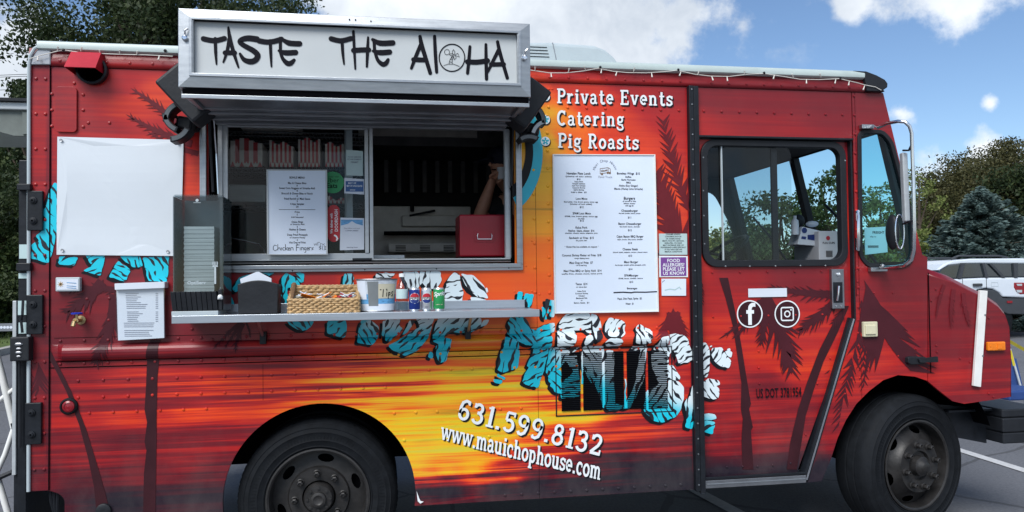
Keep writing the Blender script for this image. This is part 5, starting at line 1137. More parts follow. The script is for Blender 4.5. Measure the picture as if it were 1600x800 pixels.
for y0, y1 in ((.05, 1.01), (1.07, 2.03)):
    mb = MB(); mb.add([(xt-.02, y0, zt), (a1.x-.02, y0, 1.60), (a1.x-.02, y1, 1.60), (xt-.02, y1, zt)], [(0, 1, 2, 3)]); par('windshield', mb, 'glass_shield')
mb = MB()
for yb, yt_ in ((.45, .9), (1.5, 1.95)): mb.tube([(a1.x+.03, yb, 1.58), (a1.x-.02, yt_-.2, 1.85), (a1.x-.055, yt_, 2.02)], .009, 6)
par('wiper', mb, 'black_plastic')
# cab interior
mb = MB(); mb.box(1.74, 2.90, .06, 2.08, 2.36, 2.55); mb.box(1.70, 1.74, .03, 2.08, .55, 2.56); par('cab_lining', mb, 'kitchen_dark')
mb = MB(); mb.box(2.76, 3.06, .06, 2.05, 1.05, 1.50); mb.box(2.60, 2.80, 1.15, 2.0, 1.30, 1.56); par('dashboard', mb, 'black_plastic', bevel=.03)
mb = MB(); mb.box(2.45, 3.0, .75, 1.25, .56, 1.46); par('engine_cover', mb, 'black_plastic', bevel=.04)
wc = Vector((2.60, 1.62, 1.72)); ax_ = Vector((.55, 0, -.83)).normalized(); u1 = Vector((0, 1, 0)); u2 = ax_.cross(u1)
mb = MB(); mb.tube([wc+(u1*math.cos(q)+u2*math.sin(q))*.22 for q in np.linspace(0, 2*PI, 33)], .015, 8, cap=False); mb.sph(wc-ax_*-.04, .05, 10)
for q in (0, PI, 1.5*PI): mb.tube([wc+ax_*.04, wc+(u1*math.cos(q)+u2*math.sin(q))*.22], .011, 6)
mb.tube([wc+ax_*.04, wc+ax_*.5], .03, 8); par('steering_wheel', mb, 'black_plastic', smooth=True)
for y0 in (1.35,):
    mb = MB(); mb.box(1.80, 2.20, y0, y0+.5, 1.02, 1.12); mb.box(1.78, 1.90, y0, y0+.5, 1.12, 1.72); par('driver_seat', mb, 'black_plastic', bevel=.04)

# ---- bumper
bz1, bz0 = P(1567, 640, -.03).z, P(1567, 694, -.03).z; bx0 = P(1567, 660, -.03).x
mb = MB(); mb.box(bx0, bx0+.30, .03, 2.07, bz0, bz0+.065); mb.box(bx0-.004, bx0+.31, .026, 2.08, bz0+.067, bz0+.152); mb.box(bx0-.002, bx0+.30, .03, 2.07, bz0+.155, bz1); par('front_bumper', mb, 'black_plastic', bevel=.008)
mb = MB(); mb.box(bx0-.3, bx0-.004, .10, 2.0, bz1-.018, bz1-.006); mb.box(3.10, bx0-.004, .34, .40, .50, bz1-.02); mb.hexa([(3.1, .16, .60), (bx0, .16, .49), (bx0, .30, .49), (3.1, .30, .60), (3.1, .16, .76), (bx0, .16, .70), (bx0, .30, .70), (3.1, .30, .76)]); par('bumper_bracket', mb, 'black_metal')

# ---- wheels
def wheel(cx, cz, y, r, kind, steer=0.):
    t_ = MB(); rr = r; tb = MB()
    t_.lathe([(r*.62, -.02), (r*.635, .012), (r*.655, .020), (r*.672, .0245), (r*.680, .0215), (r*.74, .026), (r*.748, .0285), (r*.756, .0262), (r*.84, .0265), (r*.852, .0295), (r*.864, .0262), (r*.90, .0225), (r*.91, .0245), (r*.925, .018), (r*.955, .008), (r*.965, .004)], (cx, y, cz), 72, 'y')
    t_.lathe([(r*.965, .004), (r*.99, -.012), (r, -.03), (r*1., -.06), (r*.985, -.063), (r*.985, -.072), (r, -.075), (r, -.115), (r*.985, -.118), (r*.985, -.127), (r, -.13), (r, -.19), (r*.97, -.21), (r*.8, -.235), (r*.6, -.22)], (cx, y, cz), 72, 'y')
    if kind == 'rear':
        for i in range(72):
            q = 2*PI*i/72
            if i % 1 == 0:
                c = [(r*.95, .011), (r*1.003, -.028), (r*1.003, -.056), (r*.93, -.02)]; hw = .026
                P4 = lambda qq: [(cx+R_*math.cos(qq), y-h_, cz+R_*math.sin(qq)) for R_, h_ in c]
                a_ = P4(q-hw); b_ = P4(q+hw); a_[2] = (a_[2][0], a_[2][1], a_[2][2]); tb.add(a_+b_, [(0, 1, 5, 4), (1, 2, 6, 5), (0, 4, 7, 3), (0, 3, 2, 1), (4, 5, 6, 7)])
    w = obj('wheel', t_, 'rubber', T, smooth=True, label='rear wheel with knobbly tread, under the round arch' if kind == 'rear' else 'front wheel with ribbed tread beside the hood')
    if tb.v: obj('tread_block', tb, 'rubber', w)
    m_ = MB(); R0 = r*.625
    m_.lathe([(R0*1.03, .020), (R0*1.035, .026), (R0*1.0, .028), (R0*.965, .022), (R0*.95, -.01), (R0*.93, -.05)], (cx, y, cz), 56, 'y')
    # disc with hand holes
    holes = []; nh = 6; off = .35
    for k_ in range(nh):
        a = off+2*PI*k_/nh; hc = Vector((math.cos(a), math.sin(a)))*R0*.79; tt = Vector((-math.sin(a), math.cos(a))); rd2 = Vector((math.cos(a), math.sin(a)))
        holes.append([tuple(hc+tt*.042*math.cos(q)+rd2*.021*math.sin(q)) for q in [2*PI*j/12 for j in range(12)]])
    outer = [(R0*.93*math.cos(2*PI*i/56), R0*.93*math.sin(2*PI*i/56)) for i in range(56)]
    pts = [(R0*q*math.cos(2*PI*i/40), R0*q*math.sin(2*PI*i/40)) for q in (.63, .60, .34, .31, .45) for i in range(40)]
    pts = [p for p in pts if not any(inpoly(p[0], p[1], h) for h in holes)]
    V_, T_ = cdt(outer, holes, pts)
    def hgt(q):
        q /= R0
        if kind == 'rear': return np.interp(q, [0, .31, .34, .60, .63, .93], [-.055, -.055, -.03, -.03, -.045, -.055])
        return np.interp(q, [0, .31, .34, .60, .63, .93], [.02, .02, .035, .035, .012, -.045])
    m_.add([(cx+a, y-hgt(math.hypot(a, b)), cz+b) for a, b in V_], T_)
    rim = obj('rim', m_, 'rim_paint', w, smooth=True)
    k2 = MB(); k2.lathe([(R0*.92, -.09), (0, -.09)], (cx, y, cz), 32, 'y'); obj('hole_shade_disc', k2, 'void', w)  # black backing disc, paints the shade inside the hand holes
    nl = 8
    for k_ in range(nl):
        a = 2*PI*k_/nl+(.08 if kind == 'rear' else .2); q = (cx+R0*.485*math.cos(a), cz+R0*.485*math.sin(a)); b0 = hgt(R0*.485); l_ = MB()
        l_.lathe([(.020, 0), (.020, .006), (.0165, .008), (.0165, .016)], (q[0], y-b0, q[1]), 14, 'y'); l_.lathe([(.0155, .016), (.0155, .034), (.009, .038), (.008, .030), (0, .030)], (q[0], y-b0, q[1]), 6, 'y'); obj('lug_nut', l_, 'rim_paint', w)
    h_ = MB()
    if kind == 'rear':
        h_.lathe([(R0*.31, -.055), (R0*.30, .0), (R0*.27, .012), (R0*.16, .014), (R0*.15, .030), (R0*.10, .034), (R0*.06, .028), (0, .028)], (cx, y, cz), 32, 'y')
        for k_ in range(8): a = 2*PI*k_/8; h_.lathe([(.009, .012), (.009, .020), (0, .021)], (cx+R0*.225*math.cos(a), y, cz+R0*.225*math.sin(a)), 6, 'y')
    else: h_.lathe([(R0*.24, .02), (R0*.22, .055), (R0*.17, .062), (R0*.12, .080), (R0*.07, .085), (0, .085)], (cx, y, cz), 24, 'y')
    obj('hub_cap', h_, 'rim_paint', w, smooth=True)
    # moulded sidewall characters and fine radial ribs
    rb_ = MB()
    for k_ in range(120):
        a = 2*PI*k_/120; a2 = a+.012; q_ = [(r*.770, .0266), (r*.828, .0268)]
        rb_.add([(cx+R_*math.cos(b_), y-h2-.0022, cz+R_*math.sin(b_)) for b_ in (a, a2) for R_, h2 in q_], [(0, 1, 3, 2)])
    o_ = obj('sidewall_rib', rb_, 'rubber', w); o_['kind'] = 'stuff'
    if steer:
        Mz = Matrix.Translation((cx, y, cz)) @ Matrix.Rotation(steer, 4, 'Z') @ Matrix.Translation((-cx, -y, -cz))
        for q_ in [w]+list(w.children): q_.data.transform(Mz)
    return w
wheel(-.335, .408, .075, .402, 'rear'); wheel(3.045, .414, .06, .405, 'front', R(14))
t_ = MB(); t_.lathe([(.24, -.02), (.40, -.03), (.405, -.05), (.405, -.20), (.38, -.22), (.2, -.22)], (-.335, .36, .405), 40, 'y'); t_.lathe([(.24, -.02), (.40, -.03), (.405, -.05), (.405, -.20), (.38, -.22), (.2, -.22)], (3.03, 1.75, .405), 40, 'y'); t_.lathe([(.24, -.02), (.40, -.03), (.405, -.05), (.405, -.44), (.38, -.46), (.2, -.46)], (-.335, 1.55, .405), 40, 'y'); obj('inner_tyre', t_, 'rubber', T)

# ---- mirror
mb = MB(); arm = [P(1368, 196, .05), P(1372, 199, .12), P(1385, 193, .25), P(1403, 189.5, .33), P(1414, 190.5, .36), P(1421, 197, .37), P(1424.5, 208, .37), P(1427, 280, .37), P(1428.5, 360, .37), P(1428, 390, .36), P(1424, 406, .34), P(1413, 415, .3), P(1398, 417, .2), P(1384, 418, .08), P(1376, 418, .04)]
sm = []
for i in range(len(arm)-1): sm += [arm[i].lerp(arm[i+1], t) for t in (0, .5)]
mb.tube(arm, .0095, 10); ma = par('mirror_arm', mb, 'chrome', smooth=True)
mb = MB(); mb.pbox(1347, 194, 1366, 201, .035, .005); mb.pbox(1361, 418, 1387, 424, .035, .005); c = P(1379, 416, .05); mb.sph(c, .014, 8); par('mirror_bracket', mb, 'alu', bevel=.002)
mb = MB(); a = P(1408, 238, .30); b = P(1412, 346, .30)
mb.hexa([(P(1406, 0, .30).x, -.30, b.z), (P(1414, 0, .30).x, -.30, b.z), (P(1414, 0, .3).x+.005, -.265, b.z), (P(1406, 0, .3).x+.005, -.265, b.z), (P(1404, 0, .30).x, -.30, a.z), (P(1412.5, 0, .30).x, -.30, a.z), (P(1412, 0, .3).x+.005, -.265, a.z), (P(1404, 0, .3).x+.005, -.265, a.z)])
mh = par('mirror_head', mb, 'alu_light', bevel=.006)
mb = MB(); mb.tube([P(1411, 235, .3), P(1420, 235, .34), P(1425, 225, .36)], .006, 6); mb.tube([P(1411, 350, .3), P(1420, 346, .34), P(1427, 345, .36)], .006, 6); mb.tube([P(1403, 352, .2), P(1404, 364, .2), P(1398, 364, .18)], .005, 6); par('mirror_clamp', mb, 'black_metal')
c = P(1394.5, 363, .16); mb = MB(); mb.sph(c, .1, 20, (.26, .5, .98)); o = par('round_mirror', mb, 'black_plastic', smooth=True); mb = MB(); mb.tube([c+Vector((.006+.026*math.cos(q), -.052, .094*math.sin(q))) for q in np.linspace(0, 2*PI, 29)], .004, 6, cap=False); obj('mirror_rim', mb, 'chrome', o)

# ---- roof unit
ry = -.55
mb = MB(); tp = [(760, 66.5), (860, 65.5), (928, 70.5), (945, 77), (958, 88), (967, 100), (967, 112), (740, 112), (740, 68)]
mb.pprism(tp, ry, ry-.7); ru = par('roof_unit', mb, 'light_grey_unit', bevel=.035, seg=3)
mb = MB()
for i in range(5): a = P(770, 71.2+5*i, ry+.002); b = P(854.5+1.3*i, 73.6+5*i, ry+.002); mb.box(a.x, b.x, -ry-.003, -ry+.01, b.z, a.z)
obj('vent_slot', mb, 'void', ru); mb = MB(); a = P(863, 66.5, ry+.002); b = P(869.5, 97, ry+.002); mb.hexa([(a.x, -ry-.003, a.z), (a.x+.004, -ry-.003, a.z), (a.x+.004, -ry+.02, a.z), (a.x, -ry+.02, a.z), (b.x, -ry-.003, b.z), (b.x+.004, -ry-.003, b.z), (b.x+.004, -ry+.02, b.z), (b.x, -ry+.02, b.z)]); obj('unit_seam', mb, 'alu_dark', ru)

# ---- kitchen
KY = 1.75
mb = MB(); kx0, kx1 = -1.35, 1.60
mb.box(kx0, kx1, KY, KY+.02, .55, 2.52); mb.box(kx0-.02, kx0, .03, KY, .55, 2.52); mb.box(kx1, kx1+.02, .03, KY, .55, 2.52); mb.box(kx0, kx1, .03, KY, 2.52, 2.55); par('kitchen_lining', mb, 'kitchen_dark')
def K(px, py, y): return P(px, py, -y)
mb = MB(); a = K(585, 186, 1.0); b = K(795, 227, 1.0); mb.box(K(560, 0+200, 1.0).x, 1.5, 1.0, KY, K(600, 227, 1.).z, 2.50); eh = par('exhaust_hood', mb, 'steel_dark')
mb = MB(); mb.box(K(560, 200, 1.0).x, K(745, 200, 1).x, .985, 1.0, K(600, 213, 1.).z, K(600, 190, 1.).z); obj('hood_front', mb, 'kitchen_steel', eh)
mb = MB()
for i in range(9): x = K(600+i*20, 250, 1.6).x; mb.box(x, x+.03, 1.60, 1.62, K(600, 300, 1.6).z, K(600, 232, 1.6).z)
obj('hood_filter', mb, 'steel_dark', eh)
mb = MB(); z1 = K(600, 322, 1.1).z; mb.box(K(582, 0+300, 1.1).x, K(735, 300, 1.1).x, 1.1, KY-.02, .9, z1); gr = par('griddle', mb, 'kitchen_steel', bevel=.004)
mb = MB(); mb.box(K(628, 340, 1.08).x, K(730, 340, 1.08).x, 1.06, 1.1, K(0+600, 354, 1.08).z, K(600, 337, 1.08).z); mb.box(K(606, 340, 1.0).x, K(735, 340, 1.).x, .90, 1.06, K(600, 395, 1.).z, K(600, 381, 1.).z-.0); obj('griddle_drawer', mb, 'kitchen_steel', gr, bevel=.004)
mb = MB()
for gx in (618, 656, 693):
    for k_ in range(4): mb.box(K(gx, 384, .9).x, K(gx+16, 384, .9).x, .896, .90, K(gx, 384.8+2.3*k_, .9).z, K(gx, 383.7+2.3*k_, .9).z)
mb.box(K(600, 363, .95).x, K(716, 363, .95).x, .90, 1.06, K(600, 366, .95).z, K(600, 362, .95).z)
obj('griddle_slot', mb, 'void', gr)
mb = MB(); mb.tube([K(640, 337, 1.06), K(660, 333, 1.04), K(680, 329, 1.02)], .008, 6); mb.tube([K(644, 320, 1.06), K(644, 330, 1.05)], .014, 6); obj('spatula_handle', mb, 'black_plastic', gr)
mb = MB(); mb.box(K(582, 401, .3).x, K(631, 401, .3).x, .18, .4, K(600, 404.5, .25).z, K(600, 399.5, .25).z); par('inner_ledge', mb, 'alu')

# ================================================================== LOOSE THINGS ON THE TRUCK
def text_part(name, lines, fn, m, parent):
    mb = MB()
    for s, u, v, h, *r in lines:
        bold = r[0] if r else 1; wdt = r[1] if len(r) > 1 else None
        add_text(mb, s, h, lambda a, b, u=u, v=v: fn(u+a, v+b), bold, 0, 'C', wdt)
    return obj(name, mb, m, parent)
# banner (its printed code is left out)
a = P(90, 213, .01); t = thing('banner', 'large blank white square banner fixed at the rear end of the truck', 'banner', (a.x, -.01, 1.6))
mb = MB(); bpx = [(89.5, 213.5), (286.5, 218.5), (286, 260), (284, 330), (281, 400), (180, 399), (88.5, 398)]
q = [P(x, y, .012) for x, y in bpx]; v, tr = cdt([(p.x, p.z) for p in q], (), [(P(x, y, .012).x, P(x, y, .012).z) for x in range(105, 262, 14) for y in range(228, 390, 14)])
vv = [(x, -.010-.004*abs(math.sin(x*7+z*3))-.003*math.sin(z*13), z) for x, z in v]; mb.add(vv, tr); o = obj('banner_sheet', mb, 'banner_white', t); md = o.modifiers.new('s', 'SOLIDIFY'); md.thickness = .003
for qx, qy in ((95, 219), (278, 223), (97, 391), (262, 393)): mb = MB(); c = P(qx, qy, .02); mb.lathe([(.007, 0), (.007, .003), (.003, .002), (0, .003)], (c.x, -.017, c.z), 10, 'y'); obj('grommet', mb, 'alu_dark', t)

# big menu board
def board(name, label, ppx, d, m, fr_m, fw=.010):
    q = [P(x, y, d) for x, y in ppx]; t = thing(name, label, 'menu board', tuple(q[3]))
    mb = MB(); o_ = [(p.x, p.z) for p in q]; i_ = inset(o_, fw); mb.prism(o_, d, d-.012); obj('board_panel', mb, m, t, bevel=.001)
    mb = MB(); ringsolid(mb, o_, i_, -d-.005, -d+.002); obj('board_frame', mb, fr_m, t)
    return t
t = board('menu_board', 'tall white menu board in two columns, right of the serving window', [(863.5, 241), (1023.5, 241.5), (1029, 487), (866.5, 490)], .018, 'board_white', 'white_paint', .008)
q00 = P(863.5, 241, .018); q11 = P(1029, 488, .018); bw = q11.x-q00.x; bh = q00.z-q11.z
def mb_fn(u, v): return (q00.x+u*bw/160, -.0192, q00.z-v*bh/247)   # board units: px of photo
def bl(rows, fn=None):
    mb = MB(); 
    for s, u, v, h, wd in rows: add_text(mb, s, h*bh/247, lambda a, b, u=u, v=v: (q00.x+u*bw/160+a, -.0192, q00.z-v*bh/247+b), 1, 0, 'C', wd*bw/160 if wd else None)
    return mb
rows = [('Hawaiian Plate Lunch', 39, 31, 5.2, 37), ('(choice of two sides)', 39, 35, 3, 40), ('$16', 39, 39.5, 3.8, 0), ('Kalua Pork', 39, 43, 3, 0), ('Teriyaki Chicken', 39, 46.2, 3, 0), ('Huli Huli Chicken', 39, 49.4, 3, 0), ('Coconut Shrimp', 39, 52.6, 3, 0), ('Garlic Shrimp', 39, 55.8, 3, 0), ('Add a Side  $3', 39, 59.6, 3, 24),
 ('Loco Moco', 43, 70, 4.6, 18), ('Beef patty, rice, brown gravy, sunny egg', 42, 74.5, 3, 52), ('(choice of two sides)', 42, 78, 3, 34), ('$12', 43, 83, 4, 0), ('SPAM Loco Moco', 43, 93, 4.8, 28), ('SPAM, rice, brown gravy, sunny egg', 42, 97, 3, 50), ('(on rice)', 42, 100.5, 3, 0), ('$12', 43, 104, 4, 0),
 ('Kalua Pork', 42, 115, 4.8, 18), ('Nachos  beans, cheese  $16', 42, 119.8, 4.4, 40), ('cheddar, cheese sauce, jalapeno, pico', 42, 123, 2.8, 50), ('Sandwich w/ Fries  $15', 42, 131, 4.6, 38), ('bbq sauce, slaw', 42, 134.5, 2.8, 0), ('* Gluten free bun available on request *', 42, 144.5, 3.6, 52),
 ('Coconut Shrimp Platter w/ Fries  $18', 42, 158, 4.6, 60), ('mango dipping sauce', 42, 162, 2.8, 0), ('Maui Dog w/ Fries  $7', 41, 169.5, 4.6, 36), ('1/4 lb beef dog', 41, 173, 2.8, 0), ('Maui Fries BBQ or Spicy Aioli  $14', 43, 182, 4.6, 58), ('waffle fries, cheese sauce, kalua pork', 42, 186, 2.8, 62),
 ('Tacos  $14', 41, 202.5, 4.8, 18), ('w/ citrus slaw', 41, 206.5, 3, 0), ('Kalua Pork', 41, 213, 3, 0), ('Coconut Shrimp', 41, 216.6, 3, 0), ('Chicken', 41, 220.2, 3, 0), ('Blackened Fish', 41, 223.8, 3, 0), ('or', 41, 227, 3, 0), ('Extra Salsa  $1', 41, 231, 3, 24),
 ('Boneless Wings  $10', 116, 30, 5, 36), ('Buffalo', 116, 35, 3.6, 0), ('Garlic Parmesan', 116, 39.5, 3.6, 0), ('BBQ', 116, 44, 3.8, 0), ('Aloha (Soy Ginger)', 116, 49, 4.2, 30), ('Mauna (Honey Lime Sriracha)', 116, 54, 4.2, 45), ('Burgers', 117, 69.5, 6.2, 18), ('all served w/ fries', 117, 73, 3, 0), ('lettuce, tomato', 117, 76.5, 3, 0), ('add egg $2', 117, 80, 3, 0),
 ('Cheeseburger', 117, 88.5, 4.8, 26), ('4oz beef, cheddar, lettuce, tomato', 117, 92, 2.8, 34), ('$11', 117, 99, 4, 0), ('Bacon Cheeseburger', 117, 109, 4.8, 36), ('4oz beef, bacon, cheddar', 117, 113, 2.8, 32), ('$12', 117, 119, 4, 0), ('Cajun Bacon BBQ Burger', 117, 129, 4.8, 42), ('cajun, bacon, bbq sauce, cheddar', 117, 133, 2.8, 40), ('$14', 117, 139, 4, 0),
 ('Cheese Steak', 117, 149, 4.8, 24), ('shaved steak, peppers, onions, cheese sauce', 117, 153, 2.8, 54), ('$12', 117, 159, 4, 0), ('Maui Burger', 118, 169, 4.8, 22), ('4oz burger, teriyaki, grilled pineapple, swiss', 117, 173, 2.8, 48), ('$14', 117, 180, 4, 0), ('SPAMburger', 118, 190, 4.8, 22), ('SPAM, bacon, cheddar, lettuce', 117, 194, 2.8, 38), ('$13', 118, 200, 4, 0), ('Beverages', 119, 210, 4, 16), ('Pepsi, Diet Pepsi, Sprite  $2', 115, 226, 4.2, 38), ('Water  $1', 115, 234, 4, 13)]
obj('menu_text', bl(rows), 'ink', t)
mb = MB(); vs, fs = ribbon([(q00.x+u*bw/160, q00.z-v*bh/247) for u, v in ((90, 215), (105, 214.5), (118, 215.5), (122, 214.6), (140, 215), (160-2, 214.4))], .006); mb.add([(x, -.0193, z) for x, z in vs], fs); obj('crossed_out_line', mb, 'ink', t)
# arched name and little truck drawing
mb = MB(); cxl, czl = q00.x+80*bw/160, q00.z-26*bh/247
for i, ch in enumerate('Maui Chop House'):
    if ch == ' ': continue
    an = R(165-150*i/14); r_ = .056; v_, f_, _ = text2d(ch, .020, 0)
    ca, sa = math.cos(an-PI/2), math.sin(an-PI/2); mb.add([(cxl+r_*math.cos(an)+x*ca-y*sa, -.0192, czl+r_*math.sin(an)*.95+x*sa+y*ca) for x, y in v_], f_)
add_text(mb, 'Food Truck', .016, lambda a_, b_: (cxl+a_, -.0192, czl-.034+b_), 0)
obj('arched_name', mb, 'ink_grey', t)
mb = MB()
for pts in ([(-.028, -.012), (-.028, .016), (.016, .022), (.018, -.004), (-.028, -.012)], [(.016, .022), (.028, .016), (.030, -.006), (.018, -.004)], [(-.022, .0), (.012, .006)], [(-.024, .004), (-.014, .008), (-.004, .004), (.006, .010), (.014, .008)]):
    vs, fs = ribbon([(cxl+x, czl+z) for x, z in pts], .0025); mb.add([(x, -.0193, z) for x, z in vs], fs)
for wx, wz in ((-.018, -.013), (.014, -.006), (.026, -.007)):
    vv, tr = cdt(circ(cxl+wx, czl+wz, .006, 10)); mb.add([(x, -.0194, z) for x, z in vv], tr)
obj('truck_drawing', mb, 'wicker_dark', t)

# small notices beside the door post
def sticker(name, label, ppx, d, m, cat='sticker', grp=None):
    q = [P(x, y, d) for x, y in ppx]; t = thing(name, label, cat, tuple(q[-1])); mb = MB(); mb.prism([(p.x, p.z) for p in q], d, d-.002); obj('sheet', mb, m, t); return t, q
t, q = sticker('notice', 'pale green health notice in fine print, top of the three by the door post', [(1029.5, 365), (1073.5, 365), (1074, 398), (1030, 398)], .006, 'pale_sticker', 'notice')
def nfn(c, d): return lambda u, v, c=c, d=d: (c.x+u, -d, c.z+v)
c = P(1052, 381, .006); text_part('fine_print', [(s, 0, .048-.0118*i, .0105, 1, w) for i, (s, w) in enumerate([('CONSUMER ADVISORY', .085), ('CONSUMING RAW OR', .095), ('OR UNDERCOOKED', .085), ('MEATS, POULTRY, SEAFOOD,', .125), ('SHELLFISH, OR EGGS', .10), ('MAY INCREASE RISK OF', .12), ('FOODBORNE ILLNESS ESPECIALLY', .145), ('IF YOU HAVE CERTAIN', .10), ('MEDICAL CONDITIONS', .10)])], nfn(c, .0066), 'ink', t)
t, q = sticker('notice', 'purple notice reading FOOD ALLERGIES? PLEASE LET US KNOW', [(1029.5, 399.5), (1074.5, 400), (1075, 433), (1030, 433)], .006, 'white_vinyl', 'notice')
c = P(1052.3, 416.5, .006); mb = MB(); mb.box(c.x-.073, c.x+.073, -.0075, -.0065, c.z-.051, c.z+.051); obj('purple_field', mb, 'purple', t)
text_part('notice_text', [('FOOD', 0, .024, .026), ('ALLERGIES?', 0, .001, .026, 1, .125), ('PLEASE LET', 0, -.022, .026, 1, .125), ('US KNOW', 0, -.045, .026)], nfn(c, .0082), 'white_vinyl', t)
t, q = sticker('notice', 'small smeared white card, lowest of the three by the door post', [(1033.5, 435.5), (1072, 435.5), (1072, 462), (1034, 462)], .006, 'board_white', 'notice')
c = P(1052, 450, .006); text_part('smudge', [('r\'\'', -.055, .030, .018), ], nfn(c, .0066), 'ink', t)
mb = MB(); vs, fs = ribbon([(c.x-.05, c.z-.012), (c.x-.02, c.z-.006), (c.x+.01, c.z-.01), (c.x+.035, c.z+.004), (c.x+.045, c.z-.008)], .007); mb.add([(x, -.0065, z) for x, z in vs], fs); obj('smear', mb, 'pale_sticker', t)

# menu sheet on the hatch glass
GD = -.015
t = board('menu_board', 'white sheet menu on the hatch glass with Chicken Fingers handwritten below', [(416.5, 265), (511, 265.5), (512, 398), (417.5, 398.5)], .008, 'board_white', 'panel_white', .009)
g0 = P(416.5, 265, .008); g1 = P(512, 398.5, .008); gw = g1.x-g0.x; ghh = g0.z-g1.z
mb = MB()
for s, v, h, wd in [('BONUS MENU', 13.5, 4.6, 24), ('Mac & Cheese Bites', 22, 4.4, 29), ('8', 25.8, 3.6, 0), ('Sweet Corn Nuggets w/ Sriracha Aioli', 30, 4.4, 56), ('8', 33.8, 3.6, 0), ('Broccoli & Cheese Bites w/ Ranch', 38.2, 4.4, 49), ('8', 42, 3.6, 0), ('Fried Ravioli w/ Maui Sauce', 46.5, 4.4, 41), ('9', 50.2, 3.6, 0), ('4 App Sampler', 54.6, 4.4, 22), ('20', 58.8, 4, 0), ('Fries', 67, 4, 0), ('5', 71, 3.6, 0), ('Add Seasoned', 74.8, 3.2, 0), ('Onion Rings', 82.6, 4.4, 18), ('w/ Sriracha Aioli', 86, 3.2, 0), ('6', 90, 3.6, 0), ('Nachos & Cheese', 94.4, 4.4, 26), ('5', 98.2, 3.6, 0), ('Deep Fried Pineapple', 102.6, 4.4, 32), ('w/ Sesame Honey', 106.6, 3.2, 0), ('6', 110.4, 3.6, 0), ('Hot Dog w/ Fries', 114.6, 4.4, 26), ('7', 118.2, 3.4, 0)]:
    add_text(mb, s, h*ghh/133, lambda a_, b_, v=v: (g0.x+gw*.5+a_, -.0088, g0.z-v*ghh/133+b_), 1, 0, 'C', wd*gw/95 if wd else None)
mb.box(g0.x+gw*.2, g0.x+gw*.8, -.0086, -.0084, g0.z-ghh*.468, g0.z-ghh*.463)
obj('menu_text', mb, 'ink', t)
# handwriting as strokes: u,v in photo px from the sheet's corner
hw = []
def wr(x, y, pts, w=.0032): hw.append(([(x+a, y+b) for a, b in pts], w))
wr(10, 117, [(5, 1), (2, 0), (0, 3), (0, 7), (3, 9), (6, 7)]); wr(17, 116, [(0, 0), (0, 9)]); wr(17, 121, [(0, 2), (2, 0), (3.5, 1), (4, 4)]); wr(22.5, 121, [(0, 0), (0, 4)]); wr(24.5, 121, [(3, 0), (1, 0), (0, 2), (1, 4), (3.4, 4)]); wr(29, 116, [(0, 0), (0, 9)]); wr(29, 121, [(3.4, 0), (0, 2), (3.4, 4)])
wr(33, 121, [(0, 2), (3.4, 2), (2, 0), (0, 1), (.4, 4), (3.6, 4)]); wr(37.5, 121, [(0, 4), (0, 0), (3, 0), (3.6, 4)])
wr(46, 117, [(5, 0), (0, 0), (0, 9)]); wr(46, 121, [(0, 0), (4, 0)]); wr(52, 121, [(0, 0), (0, 4)]); wr(54, 121, [(0, 4), (0, 0), (2.6, 0), (3, 4)]); wr(58, 121, [(3, 0), (0, 1), (1, 3.6), (3, 2), (3, 7), (1, 8)]); wr(62.5, 121, [(0, 2), (3, 2), (2, 0), (0, 1), (.4, 4), (3, 4)]); wr(66.5, 121, [(0, 4), (0, 0), (2.6, 0)]); wr(70, 121, [(3, 0), (0, 1), (2.6, 2.6), (0, 4)])
wr(74, 115, [(0, 0), (1, 3), (2.4, 0), (3.4, 3), (4.6, -1)], .0022); wr(80, 113, [(3.4, 0), (0, 0), (0, 5)], .0022); wr(84, 115, [(0, 3), (0, 0), (2, 0)], .0022); wr(87, 115, [(0, 0), (0, 3)], .0022); wr(88.6, 115, [(2, 0), (0, 1.6), (2, 3)], .0022)
wr(82, 119, [(3, 0), (0, 1.6), (3, 3.6), (0, 5)], .0028); wr(83.6, 118, [(0, 0), (0, 7)], .0022); wr(87, 119, [(0, 0), (0, 6)], .0028); wr(89.5, 119, [(0, 0), (3, 1), (1, 3), (3, 5), (0, 6)], .0028)
mb = MB()
for k_, (pts, w2) in enumerate(hw): vs, fs = ribbon([(g0.x+a*gw/95.5, g0.z-b*ghh/133) for a, b in pts], w2*.8, rnd=True); mb.add([(x, -.0087-.00005*(k_ % 5), z) for x, z in vs], fs)
obj('handwriting', mb, 'ink', t)

# stickers on the glass
def disc_thing(): pass
PD = -.036
c = P(520, 285, PD); t = thing('sticker', 'round green delivery sticker half behind the hatch menu sheet', 'sticker', tuple(c))
mb = MB(); mb.prism(circ(c.x, c.z, .056, 30), PD, PD-.001); obj('sticker_disc', mb, 'green_sticker', t)
text_part('sticker_text', [('order with', .004, .026, .012, 0), ('Uber', -.004, .0, .034, 0), ('Eats', -.004, -.028, .034, 1)], lambda u, v: (c.x+u, -PD-.0006, c.z+v), 'ink', t)
a = P(512, 320, PD); b = P(531, 378, PD); t = thing('sticker', 'red rounded sticker with sideways white lettering on the glass', 'sticker', tuple(b))
mb = MB(); mb.prism(rrect(a.x, b.x, b.z, a.z, .03), PD, PD-.001); obj('sticker_disc', mb, 'red_sticker', t)
mb = MB(); cx_, cz_ = (a.x+b.x)/2, (a.z+b.z)/2
add_text(mb, 'DOORDASH', .022, lambda u, v: (cx_+.020-v, -PD-.0008, cz_+.015+u), 1, 0, 'C', .115); add_text(mb, 'We deliver with', .018, lambda u, v: (cx_-.006-v, -PD-.0008, cz_+.00+u), 1, 0, 'C', .105)
